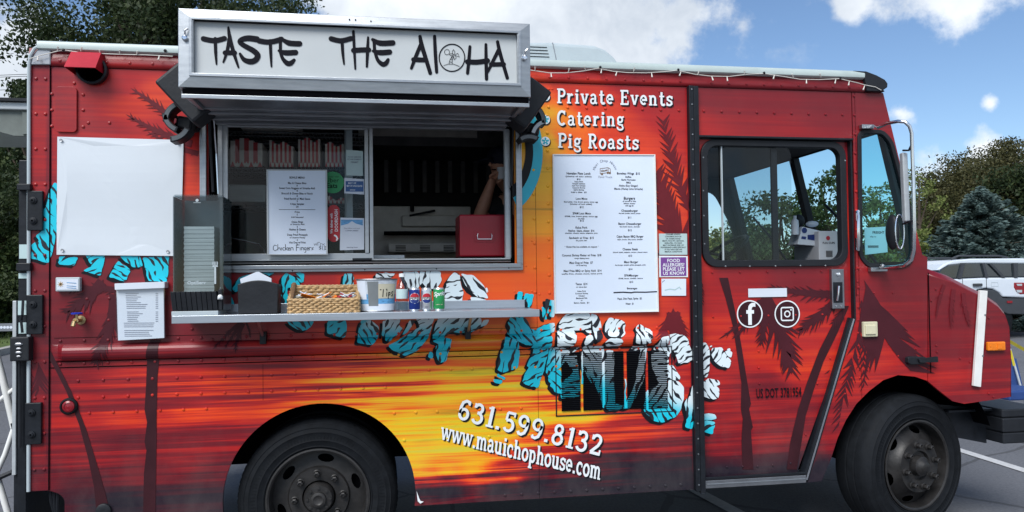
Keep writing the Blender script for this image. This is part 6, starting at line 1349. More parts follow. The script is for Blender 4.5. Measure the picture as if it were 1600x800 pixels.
vs, fs = ribbon([(cx_+.004, cz_-.062), (cx_+.012, cz_-.066), (cx_+.018, cz_-.078), (cx_+.014, cz_-.086)], .008, rnd=True); mb.add([(x, -PD-.0008, z) for x, z in vs], fs); obj('sticker_text', mb, 'white_vinyl', t)
t, q = sticker('sticker', 'pale grey permit sheet at the top right of the hatch glass', [(541, 234), (567, 236), (567, 275), (541, 274)], PD, 'pale_sticker')
c = P(554, 250, PD); text_part('fine_print', [('FOOD SERVICE', 0, .012, .010), ('ESTABLISHMENT', 0, .0, .010), ('PERMIT', 0, -.016, .012)], lambda u, v: (c.x+u, -PD-.0006, c.z+v), 'ink_grey', t)
t, q = sticker('sticker', 'blue and white best of award card on the hatch glass', [(538, 278), (569, 280), (569, 304), (538, 302)], PD, 'paper')
c = P(554, 291, PD); mb = MB(); mb.box(c.x-.045, c.x+.045, PD*-1-.001, -PD-.0004, c.z-.028, c.z+.026); obj('blue_field', mb, 'blue_sticker', t)
text_part('sticker_text', [('BEST OF', -.012, .012, .011), ('BEST OF LONG ISLAND', 0, -.003, .013, 1, .08), ('winner', -.01, -.022, .010)], lambda u, v: (c.x+u, -PD-.0016, c.z+v), 'white_vinyl', t)
t, q = sticker('sticker', 'white card with blue mountain band at the lower right of the glass', [(532, 340), (569, 341), (569, 390), (531, 391)], PD, 'paper')
c = P(550, 366, PD); mb = MB(); mb.prism([(c.x-.055, c.z+.075), (c.x+.055, c.z+.075), (c.x+.055, c.z+.045), (c.x+.02, c.z+.055), (c.x, c.z+.068), (c.x-.02, c.z+.054), (c.x-.055, c.z+.045)], PD+.0008, PD); obj('mountain_band', mb, 'sea_blue', t)
text_part('fine_print', [('Please follow us and leave', 0, .028, .009, 0, .08), ('a review, mahalo!', 0, .016, .009), ('maui chop house', 0, -.07, .008)], lambda u, v: (c.x+u, -PD-.0012, c.z+v), 'ink_grey', t)

# flyer holder
a = P(179.5, 444, .06); t = thing('flyer_holder', 'clear plastic holder of white printed menus on the red side panel', 'leaflet holder', tuple(P(180, 531, .05)))
mb = MB(); mb.pprism([(182, 452), (255.5, 450), (256.5, 528), (184.5, 532)], .045, .03); obj('menu_stack', mb, 'paper', t)
mb = MB(); mb.pprism([(178.5, 443), (257.5, 440), (257.5, 450), (179, 453)], .065, .0); mb.use('paper'); obj('holder_lid', mb, 'paper', t, bevel=.004)
mb = sheetp(pw([(181, 452), (257, 450), (258, 529), (183, 533)], .052), .052); mb.pbox(256, 451, 258, 528, .05, .0); mb.pbox(181, 453, 182.5, 531, .05, .0); obj('holder_sleeve', mb, 'glass_clear', t)
mb = MB(); rd = random.Random(4)
for i in range(24):
    y = 458+i*2.9
    if i in (9, 19): continue
    x0_ = 196 if i < 16 else 190; L_ = rd.uniform(16, 36) if i < 16 else rd.uniform(40, 52); p = P(x0_+i*.2, y, .0465); q = P(x0_+L_, y-.3, .0465); mb.add([(p.x, -.0465, p.z), (q.x, -.0465, q.z), (q.x, -.0465, q.z-.0022), (p.x, -.0465, p.z-.0022)], [(0, 3, 2, 1)])
    if i < 16: p = P(243, y, .0465); q = P(247, y, .0465); mb.add([(p.x, -.0465, p.z), (q.x, -.0465, q.z), (q.x, -.0465, q.z-.0022), (p.x, -.0465, p.z-.0022)], [(0, 3, 2, 1)])
obj('printed_lines', mb, 'ink_grey', t)

# ---- things on the shelf
zsh = shz1
def SH(px, d): return P(px, 478, d).x
# cutlery dispenser
x0, x1 = P(270, 400, .27).x, P(349, 400, .27).x; zt = P(300, 304, .27).z; zb_ = P(300, 459, .27).z
t = thing('cutlery_dispenser', 'tall smoky grey cutlery dispenser at the left end of the shelf', 'dispenser', ((x0+x1)/2, -.17, zsh))
mb = MB(); mb.box(x0+.012, x1-.006, -.22, -.06, zb_, zt-.008); mb.use('stock_grey'); mb.v = []; mb.f = []; mb.m = []; mb.mats = []; mb.cur = 0
mb.box(x0+.010, x1-.01, -.10, -.06, zb_, zt-.01); mb.box(x1-.020, x1-.004, -.25, -.06, zb_-.08, zt-.01); mb.box(x0+.001, x0+.005, -.266, -.07, zb_-.01, zt-.01); obj('dispenser_back', mb, 'smoke_plastic', t)
mb = MB(); n_ = 48; sx0, sx1 = P(288, 400, .22).x, P(335, 400, .22).x; z0_, z1_ = P(300, 462, .22).z, P(300, 354, .22).z
for i in range(n_): za = z0_+(z1_-z0_)*i/n_; o_ = .0012*math.sin(i*1.7); mb.box(sx0+o_, sx1+o_*.6, -.225+.0012*math.sin(i*2.3), -.11, za, za+(z1_-z0_)/n_)
obj('cutlery_stack', mb, 'stock_grey', t)
mb = sheetp(rrect(x0, x1, zb_-.01, zt, .014), .27); mb.box(x1-.006, x1-.001, -.262, -.07, zb_-.01, zt-.01); mb.box(x0+.006, x1-.006, -.262, -.07, zt-.010, zt-.004)
glass('glass_smoke', (.62, .67, .69), 1.); obj('dispenser_cover', mb, 'glass_smoke', t)
mb = MB(); a = P(266, 456, .295); b = P(346, 456, .295); zt2 = a.z; zb2 = P(300, 485.5, .29).z
for i in range(9):
    xa = a.x+(b.x-.022-a.x)*i/9; xb = a.x+(b.x-.022-a.x)*(i+1)/9; mb.hexa([(xa+.006, -.285, zb2), (xb+.004, -.285, zb2), (xb+.004, -.20, zb2), (xa+.006, -.20, zb2), (xa, -.298, zt2), (xb-.0015, -.298, zt2), (xb-.0015, -.19, zt2), (xa, -.19, zt2)])
mb.box(b.x-.018, b.x-.001, -.28, -.10, zb2, zt2+.01); obj('dispenser_tray', mb, 'black_plastic', t, bevel=.002)
mb = MB(); mb.box(P(267.5, 490, .295).x, P(341, 490, .29).x, -.292, -.10, zsh, zb2-.002); obj('dispenser_base', mb, 'light_grey_unit', t, bevel=.002)
mb = MB(); c = P(336.3, 425, .272)
for k_ in (-1.5, -.5, .5, 1.5): mb.box(c.x+k_*.0065-.0018, c.x+k_*.0065+.0018, -.2735, -.2725, c.z+.030, c.z+.048)
mb.box(c.x-.012, c.x+.012, -.2735, -.2725, c.z+.024, c.z+.032); mb.box(c.x-.004, c.x+.004, -.2735, -.2725, c.z-.055, c.z+.025)
v, f, _ = text2d('OptiServ', .022, 1); q = P(307, 444, .272); mb.add([(q.x+a, -.273, q.z+b) for a, b in v], f)
q = P(308, 313, .272); v2, t2 = cdt(circ(q.x, q.z, .007, 12)); mb.add([(x, -.273, z) for x, z in v2], t2); mb.box(q.x-.016, q.x+.016, -.273, -.2725, q.z-.012, q.z-.010)
mb.box(c.x+.020, c.x+.023, -.27, -.269, c.z-.09, c.z-.07); o = obj('fork_emblem', mb, 'light_grey_unit', t); o['kind'] = 'stuff'
q = P(345, 464, .27); mb = MB(); mb.sph((q.x, -.285, q.z), .012, 8); mb.box(q.x-.010, q.x+.010, -.29, -.27, q.z-.010, q.z+.002); obj('loose_clip', mb, 'white_vinyl', t)
mb = MB(); a = P(294, 462, .24); mb.prism([(a.x, a.z+.02), (a.x+.06, a.z+.02), (a.x+.055, a.z+.004), (a.x+.03, a.z-.008), (a.x+.008, a.z)], .262, .24); obj('cutlery_end', mb, 'white_vinyl', t)

# black napkin holder
x0, x1 = P(371, 470, .25).x, P(435, 470, .25).x; zt = P(400, 444, .25).z
t = thing('napkin_holder', 'black box napkin holder on the shelf beside the cutlery dispenser', 'napkin holder', ((x0+x1)/2, -.18, zsh))
mb = MB(); n_ = 12; pr = [(x0+.004, zsh+.002), (x1-.004, zsh+.002), (x1, zt+.0)]+[(x1+(x0-x1)*i/n_, zt+.018*math.sin(PI*i/n_)) for i in range(1, n_)]+[(x0, zt)]
mb.prism(pr, .25, .238); mb.prism([(a, b-.004) for a, b in pr], .14, .128); mb.box(x0+.003, x1-.003, -.238, -.14, zsh+.002, zsh+.012); mb.box(x0+.002, x0+.012, -.238, -.14, zsh+.012, zt-.004); mb.box(x1-.012, x1-.002, -.238, -.14, zsh+.012, zt-.004)
obj('holder_body', mb, 'black_plastic', t, bevel=.004)
t = thing('napkins', 'folded white napkins standing up in the black holder', 'napkins', ((x0+x1)/2, -.19, zsh+.02))
rd = random.Random(3)
for k_ in range(5):
    mb = MB(); o_ = rd.uniform(-2, 2); d_ = .225-.014*k_; pz = zsh+.014; a = [(376+o_, 436+k_*.5), (401+o_, 425+k_*.6), (405+o_, 424.5+k_), (424+o_*.6, 435), (424.5, 446)]; q = [(P(x, y, d_).x, P(x, y, d_).z) for x, y in a]
    mb.prism([(x0+.018, pz)]+[(q[0][0]+.008, q[0][1]-.04)]+q+[(x1-.018, pz)], d_, d_-.007); obj('napkin', mb, 'paper', t)
# wicker basket
x0, x1 = P(452, 470, .27).x, P(559, 470, .27).x; y0, y1 = -.27, -.12
t = thing('wicker_basket', 'wide wicker basket of sauce packets in the middle of the shelf', 'basket', ((x0+x1)/2, (y0+y1)/2, zsh))
hb, hf = P(500, 447, .14).z-zsh, P(500, 468, .27).z-zsh
def weave(mb, p0, p1, h0, h1, rows, out, ns=11):
    p0 = Vector(p0); p1 = Vector(p1); L_ = (p1-p0).length; ns = max(3, int(L_/.016))
    for r_ in range(rows):
        pts = []; 
        for i in range(ns*2+1):
            u = i/(ns*2); hh = (h0+(h1-h0)*u)/rows; p = p0.lerp(p1, u); s_o = math.sin(i*PI/2+PI*(r_ % 2)+.4*math.sin(r_*3+i*.7))
            pts.append((p.x+out[0]*s_o*.0045, p.y+out[1]*s_o*.0045, zsh+hh*(r_+.5)+.0015*math.sin(i*1.3+r_*2.1)))
        mb.add([], []); mb.tube(pts, (h0+h1)/2/rows*.62, 6, cap=True)
for nm, p0, p1, h0, h1, out_, rw in (('basket_side', (x0, y0, 0), (x1, y0, 0), hf, hf, (0, -1), 6), ('basket_side', (x0, y1, 0), (x1, y1, 0), hb, hb, (0, 1), 8), ('basket_side', (x0, y0, 0), (x0, y1, 0), hf, hb, (-1, 0), 7), ('basket_side', (x1, y0, 0), (x1, y1, 0), hf, hb, (1, 0), 7)):
    mb = MB(); weave(mb, p0, p1, h0, h1, rw, out_); obj(nm, mb, 'wicker', t, smooth=True)
mb = MB(); mb.box(x0, x1, y0+.004, y1-.004, zsh+.003, zsh+.012); obj('basket_floor', mb, 'wicker_dark', t)
mb = MB(); mb.box((x0+x1)/2-.004, (x0+x1)/2+.004, y0+.004, y1, zsh+.01, zsh+hf+.012); obj('basket_divider', mb, 'wicker', t)
mb = MB(); zr = lambda h: zsh+h
for pts in ([(x0, y0, zr(hf)), (x1, y0, zr(hf)), (x1, y1, zr(hb)), (x0, y1, zr(hb)), (x0, y0, zr(hf))],):
    for a, b in zip(pts, pts[1:]):
        a = Vector(a); b = Vector(b); k_ = int((b-a).length/.01)+2; mb.tube([a.lerp(b, i/k_)+Vector((0, 0, .002*(i % 2))) for i in range(k_+1)], .006, 6)
obj('basket_rim', mb, 'wicker', t, smooth=True)
mb = MB()
for q in ((x0, y1), (x1, y1)): mb.tube([(q[0], q[1], zsh), (q[0], q[1], zsh+hb+.012)], .009, 8)
mb.tube([(x0+.006, y0+.02, zsh+hf), (x0+.006, y1, zsh+hb+.01)], .012, 8); obj('basket_post', mb, 'wicker_dark', t, smooth=True)
rd = random.Random(9)
t2 = thing('sauce_packets', 'heap of white and orange sauce packets inside the wicker basket', 'sauce packets', ((x0+x1)/2, -.2, zsh+.02))
for i in range(34):
    mb = MB(); left = i < 19; cx_ = rd.uniform(x0+.03, x0+.19) if left else rd.uniform(x0+.24, x1-.04); cy_ = rd.uniform(y0+.03, y1-.03); cz_ = zsh+hf*.98+rd.uniform(0, .026)
    L_, w2 = .034, .011; a1_, a2_, a3_ = rd.uniform(0, PI), rd.uniform(-.5, .5), rd.uniform(-.6, .6); Mx = Matrix.Rotation(a1_, 3, 'Z') @ Matrix.Rotation(a2_, 3, 'Y') @ Matrix.Rotation(a3_, 3, 'X'); pts = []
    for z_ in (-.002, .002):
        for x_, y_ in ((-L_, -w2), (L_, -w2), (L_, w2), (-L_, w2)): q = Mx @ Vector((x_, y_, z_)); pts.append((cx_+q.x, cy_+q.y, cz_+q.z))
    mb.hexa(pts); obj('packet', mb, rd.choice(['paper', 'paper', 'white_vinyl', 'kraft', 'amber'] if left else ['paper', 'white_vinyl', 'paper', 'tin_art', 'vent_red']), t2, bevel=.001, seg=1)
# tips bucket
c0, c1 = P(555.5, 485, .26), P(621, 436, .26); bxm = (P(563, 480, .26).x+P(615, 480, .26).x)/2; r0 = (P(615.5, 480, .26).x-P(563, 480, .26).x)/2; zt = P(590, 436.5, .26).z; r1 = (P(621, 440, .26).x-P(556, 440, .26).x)/2; dy_ = .6
t = thing('tip_bucket', 'printed metal bucket with a Tips note taped on the front', 'bucket', (bxm, -.19, zsh))
def bk(q, h, out=0.):   # angle, height -> point on the oval bucket
    r_ = (r0+(r1-r0)*h/(zt-zsh))+out; return (bxm+r_*math.sin(q), -.185-r_*dy_*math.cos(q), zsh+h)
HB = zt-zsh
def patch(mb, a0_, a1_, h0_, h1_, out, n=8, fh=None):
    vs = [bk(R(a0_+(a1_-a0_)*i/n), h, out) for h in (h0_, h1_) for i in range(n+1)]; mb.add(vs, [(i, i+1, n+2+i, n+1+i) for i in range(n)])
mb = MB()
for k_ in range(1): patch(mb, -180, 180, .0, HB, 0, 40); patch(mb, -180, 180, .004, HB, -.003, 40)
obj('bucket_wall', mb, 'tin_art', t, smooth=True)
mb = MB(); mb.tube([bk(R(a), HB, .001) for a in range(0, 361, 10)], .0035, 6, cap=False); mb.tube([bk(R(a), .003, .001) for a in range(0, 361, 10)], .003, 6, cap=False); obj('bucket_rim', mb, 'alu_dark', t, smooth=True)
mb = MB(); patch(mb, -90, 90, .035, .085, .0008, 20); obj('sea_band', mb, 'sea_blue', t)
mb = MB(); patch(mb, -90, 90, .004, .038, .0010, 20); patch(mb, -80, -34, .06, HB-.006, .0012, 6); obj('beach_band', mb, 'paper', t)
mb = MB(); patch(mb, -28, 4, .028, HB-.010, .0016, 6); obj('grey_stripe', mb, 'tin_grey', t)
mb = MB(); patch(mb, 4, 66, HB*.41, HB*.86, .0022, 8); obj('tips_note', mb, 'kraft', t)
mb = MB()
def onb(u, v): return bk(u/.110, v, .0030)   # u metres along the wall
for pts in ([(-.0, .118), (.040, .120)], [(.018, .119), (.016, .085)], [(.040, .104), (.040, .087)], [(.052, .104), (.052, .076)], [(.052, .104), (.062, .104), (.064, .095), (.052, .090)], [(.086, .108), (.076, .106), (.076, .100), (.086, .094), (.084, .088), (.075, .088)], [(.040, .1125), (.040, .114)]):
    vs, fs = ribbon([(a+.018, b-.012) for a, b in pts], .0050, rnd=True); mb.add([onb(a, b) for a, b in vs], fs)
obj('tips_writing', mb, 'ink', t)
# water bottle
cx_ = (P(619, 470, .26).x+P(638.5, 470, .26).x)/2; rb = (P(638.5, 470, .26).x-P(619, 470, .26).x)/2
t = thing('water_bottle', 'clear ribbed plastic water bottle between the bucket and the cans', 'bottle', (cx_, -.23, zsh))
hb_ = P(628, 427, .24).z-zsh
pr = [(rb*.9, .0)]+[(rb*(1-.05*(i % 2)), .006+i*.007) for i in range(12)]+[(rb, .092), (rb*.98, .105), (rb*.7, .128), (rb*.42, .142), (rb*.40, hb_*.99-.008)]
mb = MB(); mb.lathe(pr, (cx_, -.23, zsh), 24); glass('bottle_plastic', (.74, .84, .88), 2.2, .08); obj('bottle_body', mb, 'bottle_plastic', t, smooth=True)
mb = MB(); mb.lathe([(rb*1.01, .062), (rb*1.02, .098), (rb*.97, .108)], (cx_, -.23, zsh), 24); obj('bottle_label', mb, 'pale_sticker', t, smooth=True)
mb = MB(); mb.lathe([(rb*.5, hb_-.018), (rb*.5, hb_-.002), (0, hb_)], (cx_, -.23, zsh), 16); obj('bottle_cap', mb, 'white_vinyl', t)
# cans
def can(px0, px1, body, label, word, kind, name='drink_can'):
    a, b = P(px0, 465, .26).x, P(px1, 465, .26).x; cx_, r_ = (a+b)/2, (b-a)/2; h_ = P(650, 450, .26).z-zsh; cy_ = -.26+r_*.4
    t = thing(name, label, 'drink can', (cx_, cy_, zsh), 'drink cans on the shelf')
    mb = MB().use(body); mb.lathe([(r_*.94, .010), (r_, .018), (r_, h_-.018), (r_*.93, h_-.008)], (cx_, cy_, zsh), 32); obj('can_body', mb, body, t, smooth=True)
    mb = MB(); mb.lathe([(r_*.78, 0), (r_*.94, .010)], (cx_, cy_, zsh), 32); mb.lathe([(r_*.93, h_-.008), (r_*.86, h_-.001), (r_*.83, h_), (r_*.80, h_-.004), (0, h_-.004)], (cx_, cy_, zsh), 32); obj('can_end', mb, 'can_silver', t, smooth=True)
    wrp = lambda u, v, o=.0006: (cx_+(r_+o)*math.sin(u/r_), cy_-(r_+o)*math.cos(u/r_), zsh+v)
    if kind == 'globe':
        gc = h_*.56; gr_ = r_*.93
        def seg_(za, zb, rr, m, nm, o):
            mb = MB(); n_ = 10; vs = []
            for k_ in range(n_+1):
                z = za+(zb-za)*k_/n_; hw_ = math.sqrt(max(0, rr*rr-z*z))
                for j in range(9): vs.append(wrp(-hw_+2*hw_*j/8, gc+z, o))
            mb.add(vs, [(k_*9+j, k_*9+j+1, (k_+1)*9+j+1, (k_+1)*9+j) for k_ in range(n_) for j in range(8)]); obj(nm, mb, m, t)
        seg_(-gr_*1.06, gr_*1.06, gr_*1.06, 'white_vinyl', 'globe_ring', .0005); seg_(gr_*.22, gr_*.98, gr_*.98, 'logo_red', 'globe_top', .0010); seg_(-gr_*.98, -gr_*.30, gr_*.98, 'logo_blue', 'globe_bottom', .0010)
        mb = MB(); add_text(mb, word, .016, lambda u, v: wrp(u, gc-.0065+v, .0014), 1, .02, 'C', gr_*1.9); obj('can_word', mb, 'ink', t)
        if body == 'can_silver': mb = MB(); add_text(mb, 'DIET', .008, lambda u, v: wrp(u, h_*.16+v, .001), 1); obj('can_word', mb, 'ink_grey', t)
    else:
        mb = MB(); add_text(mb, word, .030, lambda u, v: wrp(u+v*.18+.004, h_*.66+v+u*.12, .0012), 1, -.04, 'C', r_*2.35); obj('can_word', mb, 'white_vinyl', t)
        mb = MB(); vs, fs = ribbon([(-.018, h_*.36), (.018, h_*.36)], .002); mb.add([wrp(a, b) for a, b in vs], fs); add_text(mb, 'LEMON LIME', .006, lambda u, v: wrp(u, h_*.26+v, .001), 1); obj('can_fine_print', mb, 'kraft', t)
can(639, 656.5, 'can_blue', 'blue cola can, nearest the water bottle', 'PEPSI', 'globe'); can(658, 675, 'can_silver', 'silver diet cola can between the blue and green cans', 'PEPSI', 'globe'); can(677, 695, 'can_green', 'green lemon lime soda can, last in the row', 'Sprite', 'script')

# cash box in the open hatch
x0, x1 = P(718, 370, -.12).x, P(789, 370, -.12).x; z0_, z1_ = P(750, 401, -.12).z, P(750, 335, -.12).z
t = thing('cash_box', 'dark red metal cash box standing in the open serving window', 'cash box', ((x0+x1)/2, .2, z0_))
mb = MB(); mb.box(x0, x1+.05, .12, .36, z0_, z1_); obj('box_body', mb, 'box_red', t, bevel=.008)
c = P(757, 369, -.115); mb = MB(); mb.prism(rrect(c.x-.055, c.x+.055, c.z-.032, c.z+.032, .014), -.116, -.121); obj('handle_recess', mb, 'box_red', t, bevel=.004)
mb = MB(); mb.tube([(c.x-.036, .112, c.z+.014), (c.x-.040, .108, c.z+.004), (c.x-.038, .106, c.z-.016), (c.x+.038, .106, c.z-.016), (c.x+.040, .108, c.z+.004), (c.x+.036, .112, c.z+.014)], .0025, 6); obj('handle', mb, 'chrome', t)

# speakers under the awning ends
def slab(name, label, cpx, d, w2, h2, ang, thick=.16, cat='speaker'):
    c = P(*cpx, d); t = thing(name, label, cat, tuple(c)); mb = MB(); ca, sa = math.cos(ang), math.sin(ang)
    pts = [(c.x+x*ca-z*sa, c.z+x*sa+z*ca) for x, z in ((-w2, -h2), (w2, -h2), (w2, h2), (-w2, h2))]; mb.prism(pts, d, d-thick); obj('speaker_case', mb, 'black_plastic', t, bevel=.012); return t
slab('speaker', 'black box speaker tilted under the left end of the sign', (291, 143), .34, .075, .125, R(42)); slab('speaker', 'black box speaker tilted under the right end of the sign', (826, 160), .34, .065, .115, R(-36))
# twin flood lamps
def flood(name, label, cpx, mir, white):
    c = P(*cpx, .12); t = thing(name, label, 'security light', tuple(c)); s_ = mir
    mb = MB(); mb.lathe([(.03, 0), (.03, .03), (.02, .04)], (c.x+.03*s_, -.0, c.z), 12, 'y'); mb.hexa([(c.x-.04, -.13, c.z-.03), (c.x+.035, -.13, c.z-.045), (c.x+.035, -.03, c.z-.045), (c.x-.04, -.03, c.z-.03), (c.x-.03, -.13, c.z+.03), (c.x+.045, -.13, c.z+.02), (c.x+.045, -.03, c.z+.02), (c.x-.03, -.03, c.z+.03)]); obj('sensor_body', mb, 'black_plastic', t, bevel=.012)
    for k_, (dx, dz, an) in enumerate(white):
        def sect(r0_, r1_, ha, k_n=8):
            o_ = []
            for rr_, rev in ((r1_, 1), (r0_, -1)):
                for i in range(k_n+1):
                    u = (i/k_n-.5)*2*ha*rev; lx, lz = rr_*math.sin(u), rr_*math.cos(u)-.085; o_.append((c.x+dx+lx*math.cos(an)-lz*math.sin(an), c.z+dz+lx*math.sin(an)+lz*math.cos(an)))
            return o_
        mb = MB(); mb.prism(sect(.068, .096, .62), .19, .10); hd = obj('lamp_head', mb, 'black_plastic', t, bevel=.004)
        mb = MB(); mb.prism(sect(.073, .091, .52), .192, .19); obj('lamp_face', mb, 'alu_light' if (mir < 0 and k_ == 0) else 'smoke_plastic', hd)
        mb = MB(); mb.tube([(c.x, -.09, c.z), (c.x+dx*.6, -.13, c.z+dz*.6)], .008, 6); obj('lamp_stem', mb, 'black_plastic', t)
flood('flood_light', 'black twin-head flood light left of the serving window', (287, 190), 1, [(-.055, .035, R(60)), (-.055, -.025, R(125)), (.005, -.085, R(215))])
flood('flood_light', 'black flood light right of the serving window with a pale lens', (831, 200), -1, [(.012, .0, R(45)), (.045, .055, R(-70)), (-.03, -.055, R(3))])

# string lights along the roof edge
pts_px = [(46, 92), (62, 87), (90, 80), (99, 78), (124, 82), (150, 83.5), (187, 85), (230, 86), (270, 88)]
pts2 = [(828, 109.5), (845, 112), (858, 114), (884, 114), (912, 111), (936, 106.5), (938, 107.5), (958, 111.5), (980, 113.5), (1010, 114), (1040, 112), (1058, 110), (1085, 116), (1110, 119), (1140, 119.5), (1170, 116), (1194, 115), (1220, 119), (1250, 124), (1280, 124.5), (1312, 123), (1316, 124), (1340, 129.5), (1352, 133), (1368, 136), (1377, 141)]
t = thing('string_lights', 'pale string of small lights pinned along the roof edge', 'string lights', tuple(P(300, 88, .03)))
for pl in (pts_px, pts2): mb = MB(); mb.tube([P(x, y, .035) for x, y in pl], .0022, 5); obj('wire', mb, 'wire_white', t)
mb = MB(); rd = random.Random(11)
for (x, y), dn in [((59, 88), 1), ((90, 79), -1), ((126, 80), -1), ((156, 84), -1), ((187, 84), -1), ((214, 86), -1), ((249, 87), 1), ((836, 111), -1), ((861, 114), 1), ((888, 113), -1), ((915, 110), -1), ((940, 108), 1), ((964, 112), 1), ((990, 112), -1), ((1018, 114), 1), ((1064, 112), 1), ((1090, 117), -1), ((1112, 119), 1), ((1136, 120), 1), ((1163, 117), -1), ((1210, 117), 1), ((1240, 122), -1), ((1260, 124), 1), ((1283, 121), -1), ((1306, 124), 1), ((1327, 127), 1), ((1351, 134), 1)]:
    a = P(x, y, .036); b = P(x+rd.uniform(-2.5, 2.5), y+dn*6.5, .045); mb.tube([a, b], [.002, .0042], 6)
obj('bulb', mb, 'wire_white', t)
for q in ((99, 78), (258, 79), (938, 105), (1060, 109), (1194, 114), (1313, 122)): mb = MB(); c = P(*q, .036); mb.sph(c, .008, 6); obj('clip', mb, 'black_plastic', t)

# paper bag stacks on the wire rack seen through the glass
def bag(px0, px1, py0, py1, ns, label, d=-.42, wav=.022):
    a = P(px0, py0, d); b = P(px1, py1, d); t = MB(); n_ = ns; W_ = b.x-a.x
    for i in range(n_):
        xa = a.x+W_*i/n_; xb = a.x+W_*(i+1)/n_; zt_ = a.z-wav*math.sin(i*.5+px0)**2-(i/n_)*wav*.6
        t.use('bag_red' if i % 2 else 'bag_white'); y_ = -d+.004*math.sin(i*1.9); t.add([(xa, y_, b.z+.012), (xb, y_, b.z+.012), (xb, y_, zt_), (xa, y_, zt_), (xa, y_+.2, b.z+.012), (xb, y_+.2, b.z+.012), (xb, y_+.2, zt_), (xa, y_+.2, zt_)], [(0, 1, 2, 3), (3, 2, 6, 7), (0, 3, 7, 4), (1, 5, 6, 2)])
        t.use('bag_red' if (i//1) % 2 == 0 else 'bag_white'); t.add([(xa, y_-.002, b.z), (xb, y_-.002, b.z), ((xa+xb)/2, y_-.002, b.z+.03)], [(0, 1, 2)]); t.use('bag_white'); t.add([(xa, y_-.001, b.z), (xb, y_-.001, b.z), (xb, y_-.001, b.z+.02), (xa, y_-.001, b.z+.02)], [(0, 1, 2, 3)])
    o = obj('paper_bags', t, None); return tag(o, label, 'paper bags', 'striped paper bags on the rack')
bag(360, 410, 214, 261, 7, 'broad red and white striped paper bags, leftmost on the rack'); bag(421, 458, 219, 261, 11, 'finely striped paper bags, second from left on the rack'); bag(466, 500, 213, 261, 11, 'striped paper bags, third from left on the rack'); bag(508, 537, 221, 261, 9, 'striped paper bags beside the upright tape strip, rightmost on the rack'); bag(512, 541, 306, 319, 9, 'low striped paper bags on the lower rack shelf')
t = thing('wire_rack', 'chrome wire storage rack seen through the hatch glass', 'rack', tuple(P(450, 420, -.5)))
for yy in (263, 318, 205):
    for d_ in (-.40, -.64):
        mb = MB(); a = P(350, yy, d_ if False else -.40); b = P(566, yy+1.5, -.40); z_ = a.z; xs_ = np.linspace(a.x, b.x, 28)
        mb.tube([(a.x, -d_, z_), (b.x, -d_, z_)], .0035, 5); mb.tube([(a.x, -d_, z_-.022), (b.x, -d_, z_-.022)], .003, 5); mb.tube([(x, -d_, z_-.022*(i % 2)) for i, x in enumerate(xs_)], .002, 4); obj('rack_rail', mb, 'alu_dark', t)
mb = MB()
for x in np.linspace(P(352, 263, -.4).x, P(566, 263, -.4).x, 36):
    for yy in (263, 318, 205): z_ = P(350, yy, -.40).z; mb.tube([(x, .40, z_), (x, .64, z_)], .0015, 4, cap=False)
o = obj('rack_wire', mb, 'alu_dark', t); o['kind'] = 'stuff'
mb = MB(); mb.tube([P(541, 190, -.39), P(541, 400, -.39)], .010, 8); mb.box(P(540, 0, -.2).x, P(549, 0, -.2).x, .20, .215, P(545, 400, -.2).z, P(545, 188, -.2).z); obj('rack_post', mb, 'light_grey_unit', t)
# a bundle on the upper shelf and a crate below
mb = MB(); a = P(375, 192, -.45); b = P(470, 203, -.45); mb.box(a.x, b.x, .45, .6, b.z, a.z); o = obj('cup_sleeve', mb, 'bag_white', None, bevel=.01); tag(o, 'dim plastic wrapped bundle on the top rack shelf', 'bundle')
v_, f_, _ = text2d('Bounty', .05, 1); mb = MB(); c = P(420, 201, -.447); mb.add([(c.x+x, .447, c.z+y) for x, y in v_], f_)
a = P(356, 285, -.5); b = P(415, 318, -.5); mb = MB(); mb.box(a.x, b.x, .5, .7, P(0+400, 316, -.5).z, a.z-.01); o = obj('storage_tub', mb, 'stock_grey', None, bevel=.01); tag(o, 'dim grey storage tub on the lower rack shelf', 'tub')
mb = MB(); mb.tube([P(353, 371, -.25), P(380, 376, -.25), P(405, 382, -.25), P(412, 390, -.25), P(414, 400, -.25)], .005, 6); o = obj('faucet', mb, 'chrome', None, smooth=True); tag(o, 'slim chrome faucet spout behind the hatch glass', 'faucet')

# cab clutter
t = thing('carton', 'white cardboard carton with a printed label on the dashboard', 'box', tuple(P(1290, 408, -.45)))
a = P(1279, 361, -.45); b = P(1312, 408, -.45); mb = MB(); mb.box(a.x, b.x+.04, .45, .75, b.z, a.z); obj('carton_body', mb, 'carton', t, bevel=.004)
mb = MB(); c = P(1296, 396, -.448); 
for i in range(7): mb.box(c.x-.022+i*.0065, c.x-.019+i*.0065, .447, .449, c.z-.022, c.z+.018)
add_text(mb, 'FUN CUPS', .018, lambda u, v: (P(1295, 381, -.448).x+u, .4485, P(1295, 381, -.448).z+v), 1); obj('carton_print', mb, 'ink', t)
mb = MB(); c = P(1294, 372, -.448); mb.add([(x, .4485, z) for x, z in circ(c.x, c.z, .014, 12)], [tuple(range(12))]); obj('carton_emblem', mb, 'logo_red', t)
t = thing('glove_box_carton', 'white and blue carton of supplies leaning on the dashboard', 'box', tuple(P(1260, 380, -.5)))
c8 = []; 
for y_, d_ in ((.5, 0), (.66, 0)):
    pass
pts = [(1246, 382), (1273, 384), (1287, 362), (1254, 354)]
mb = MB(); mb.pprism(pts, -.5, -.62); obj('carton_body', mb, 'paper', t, bevel=.003)
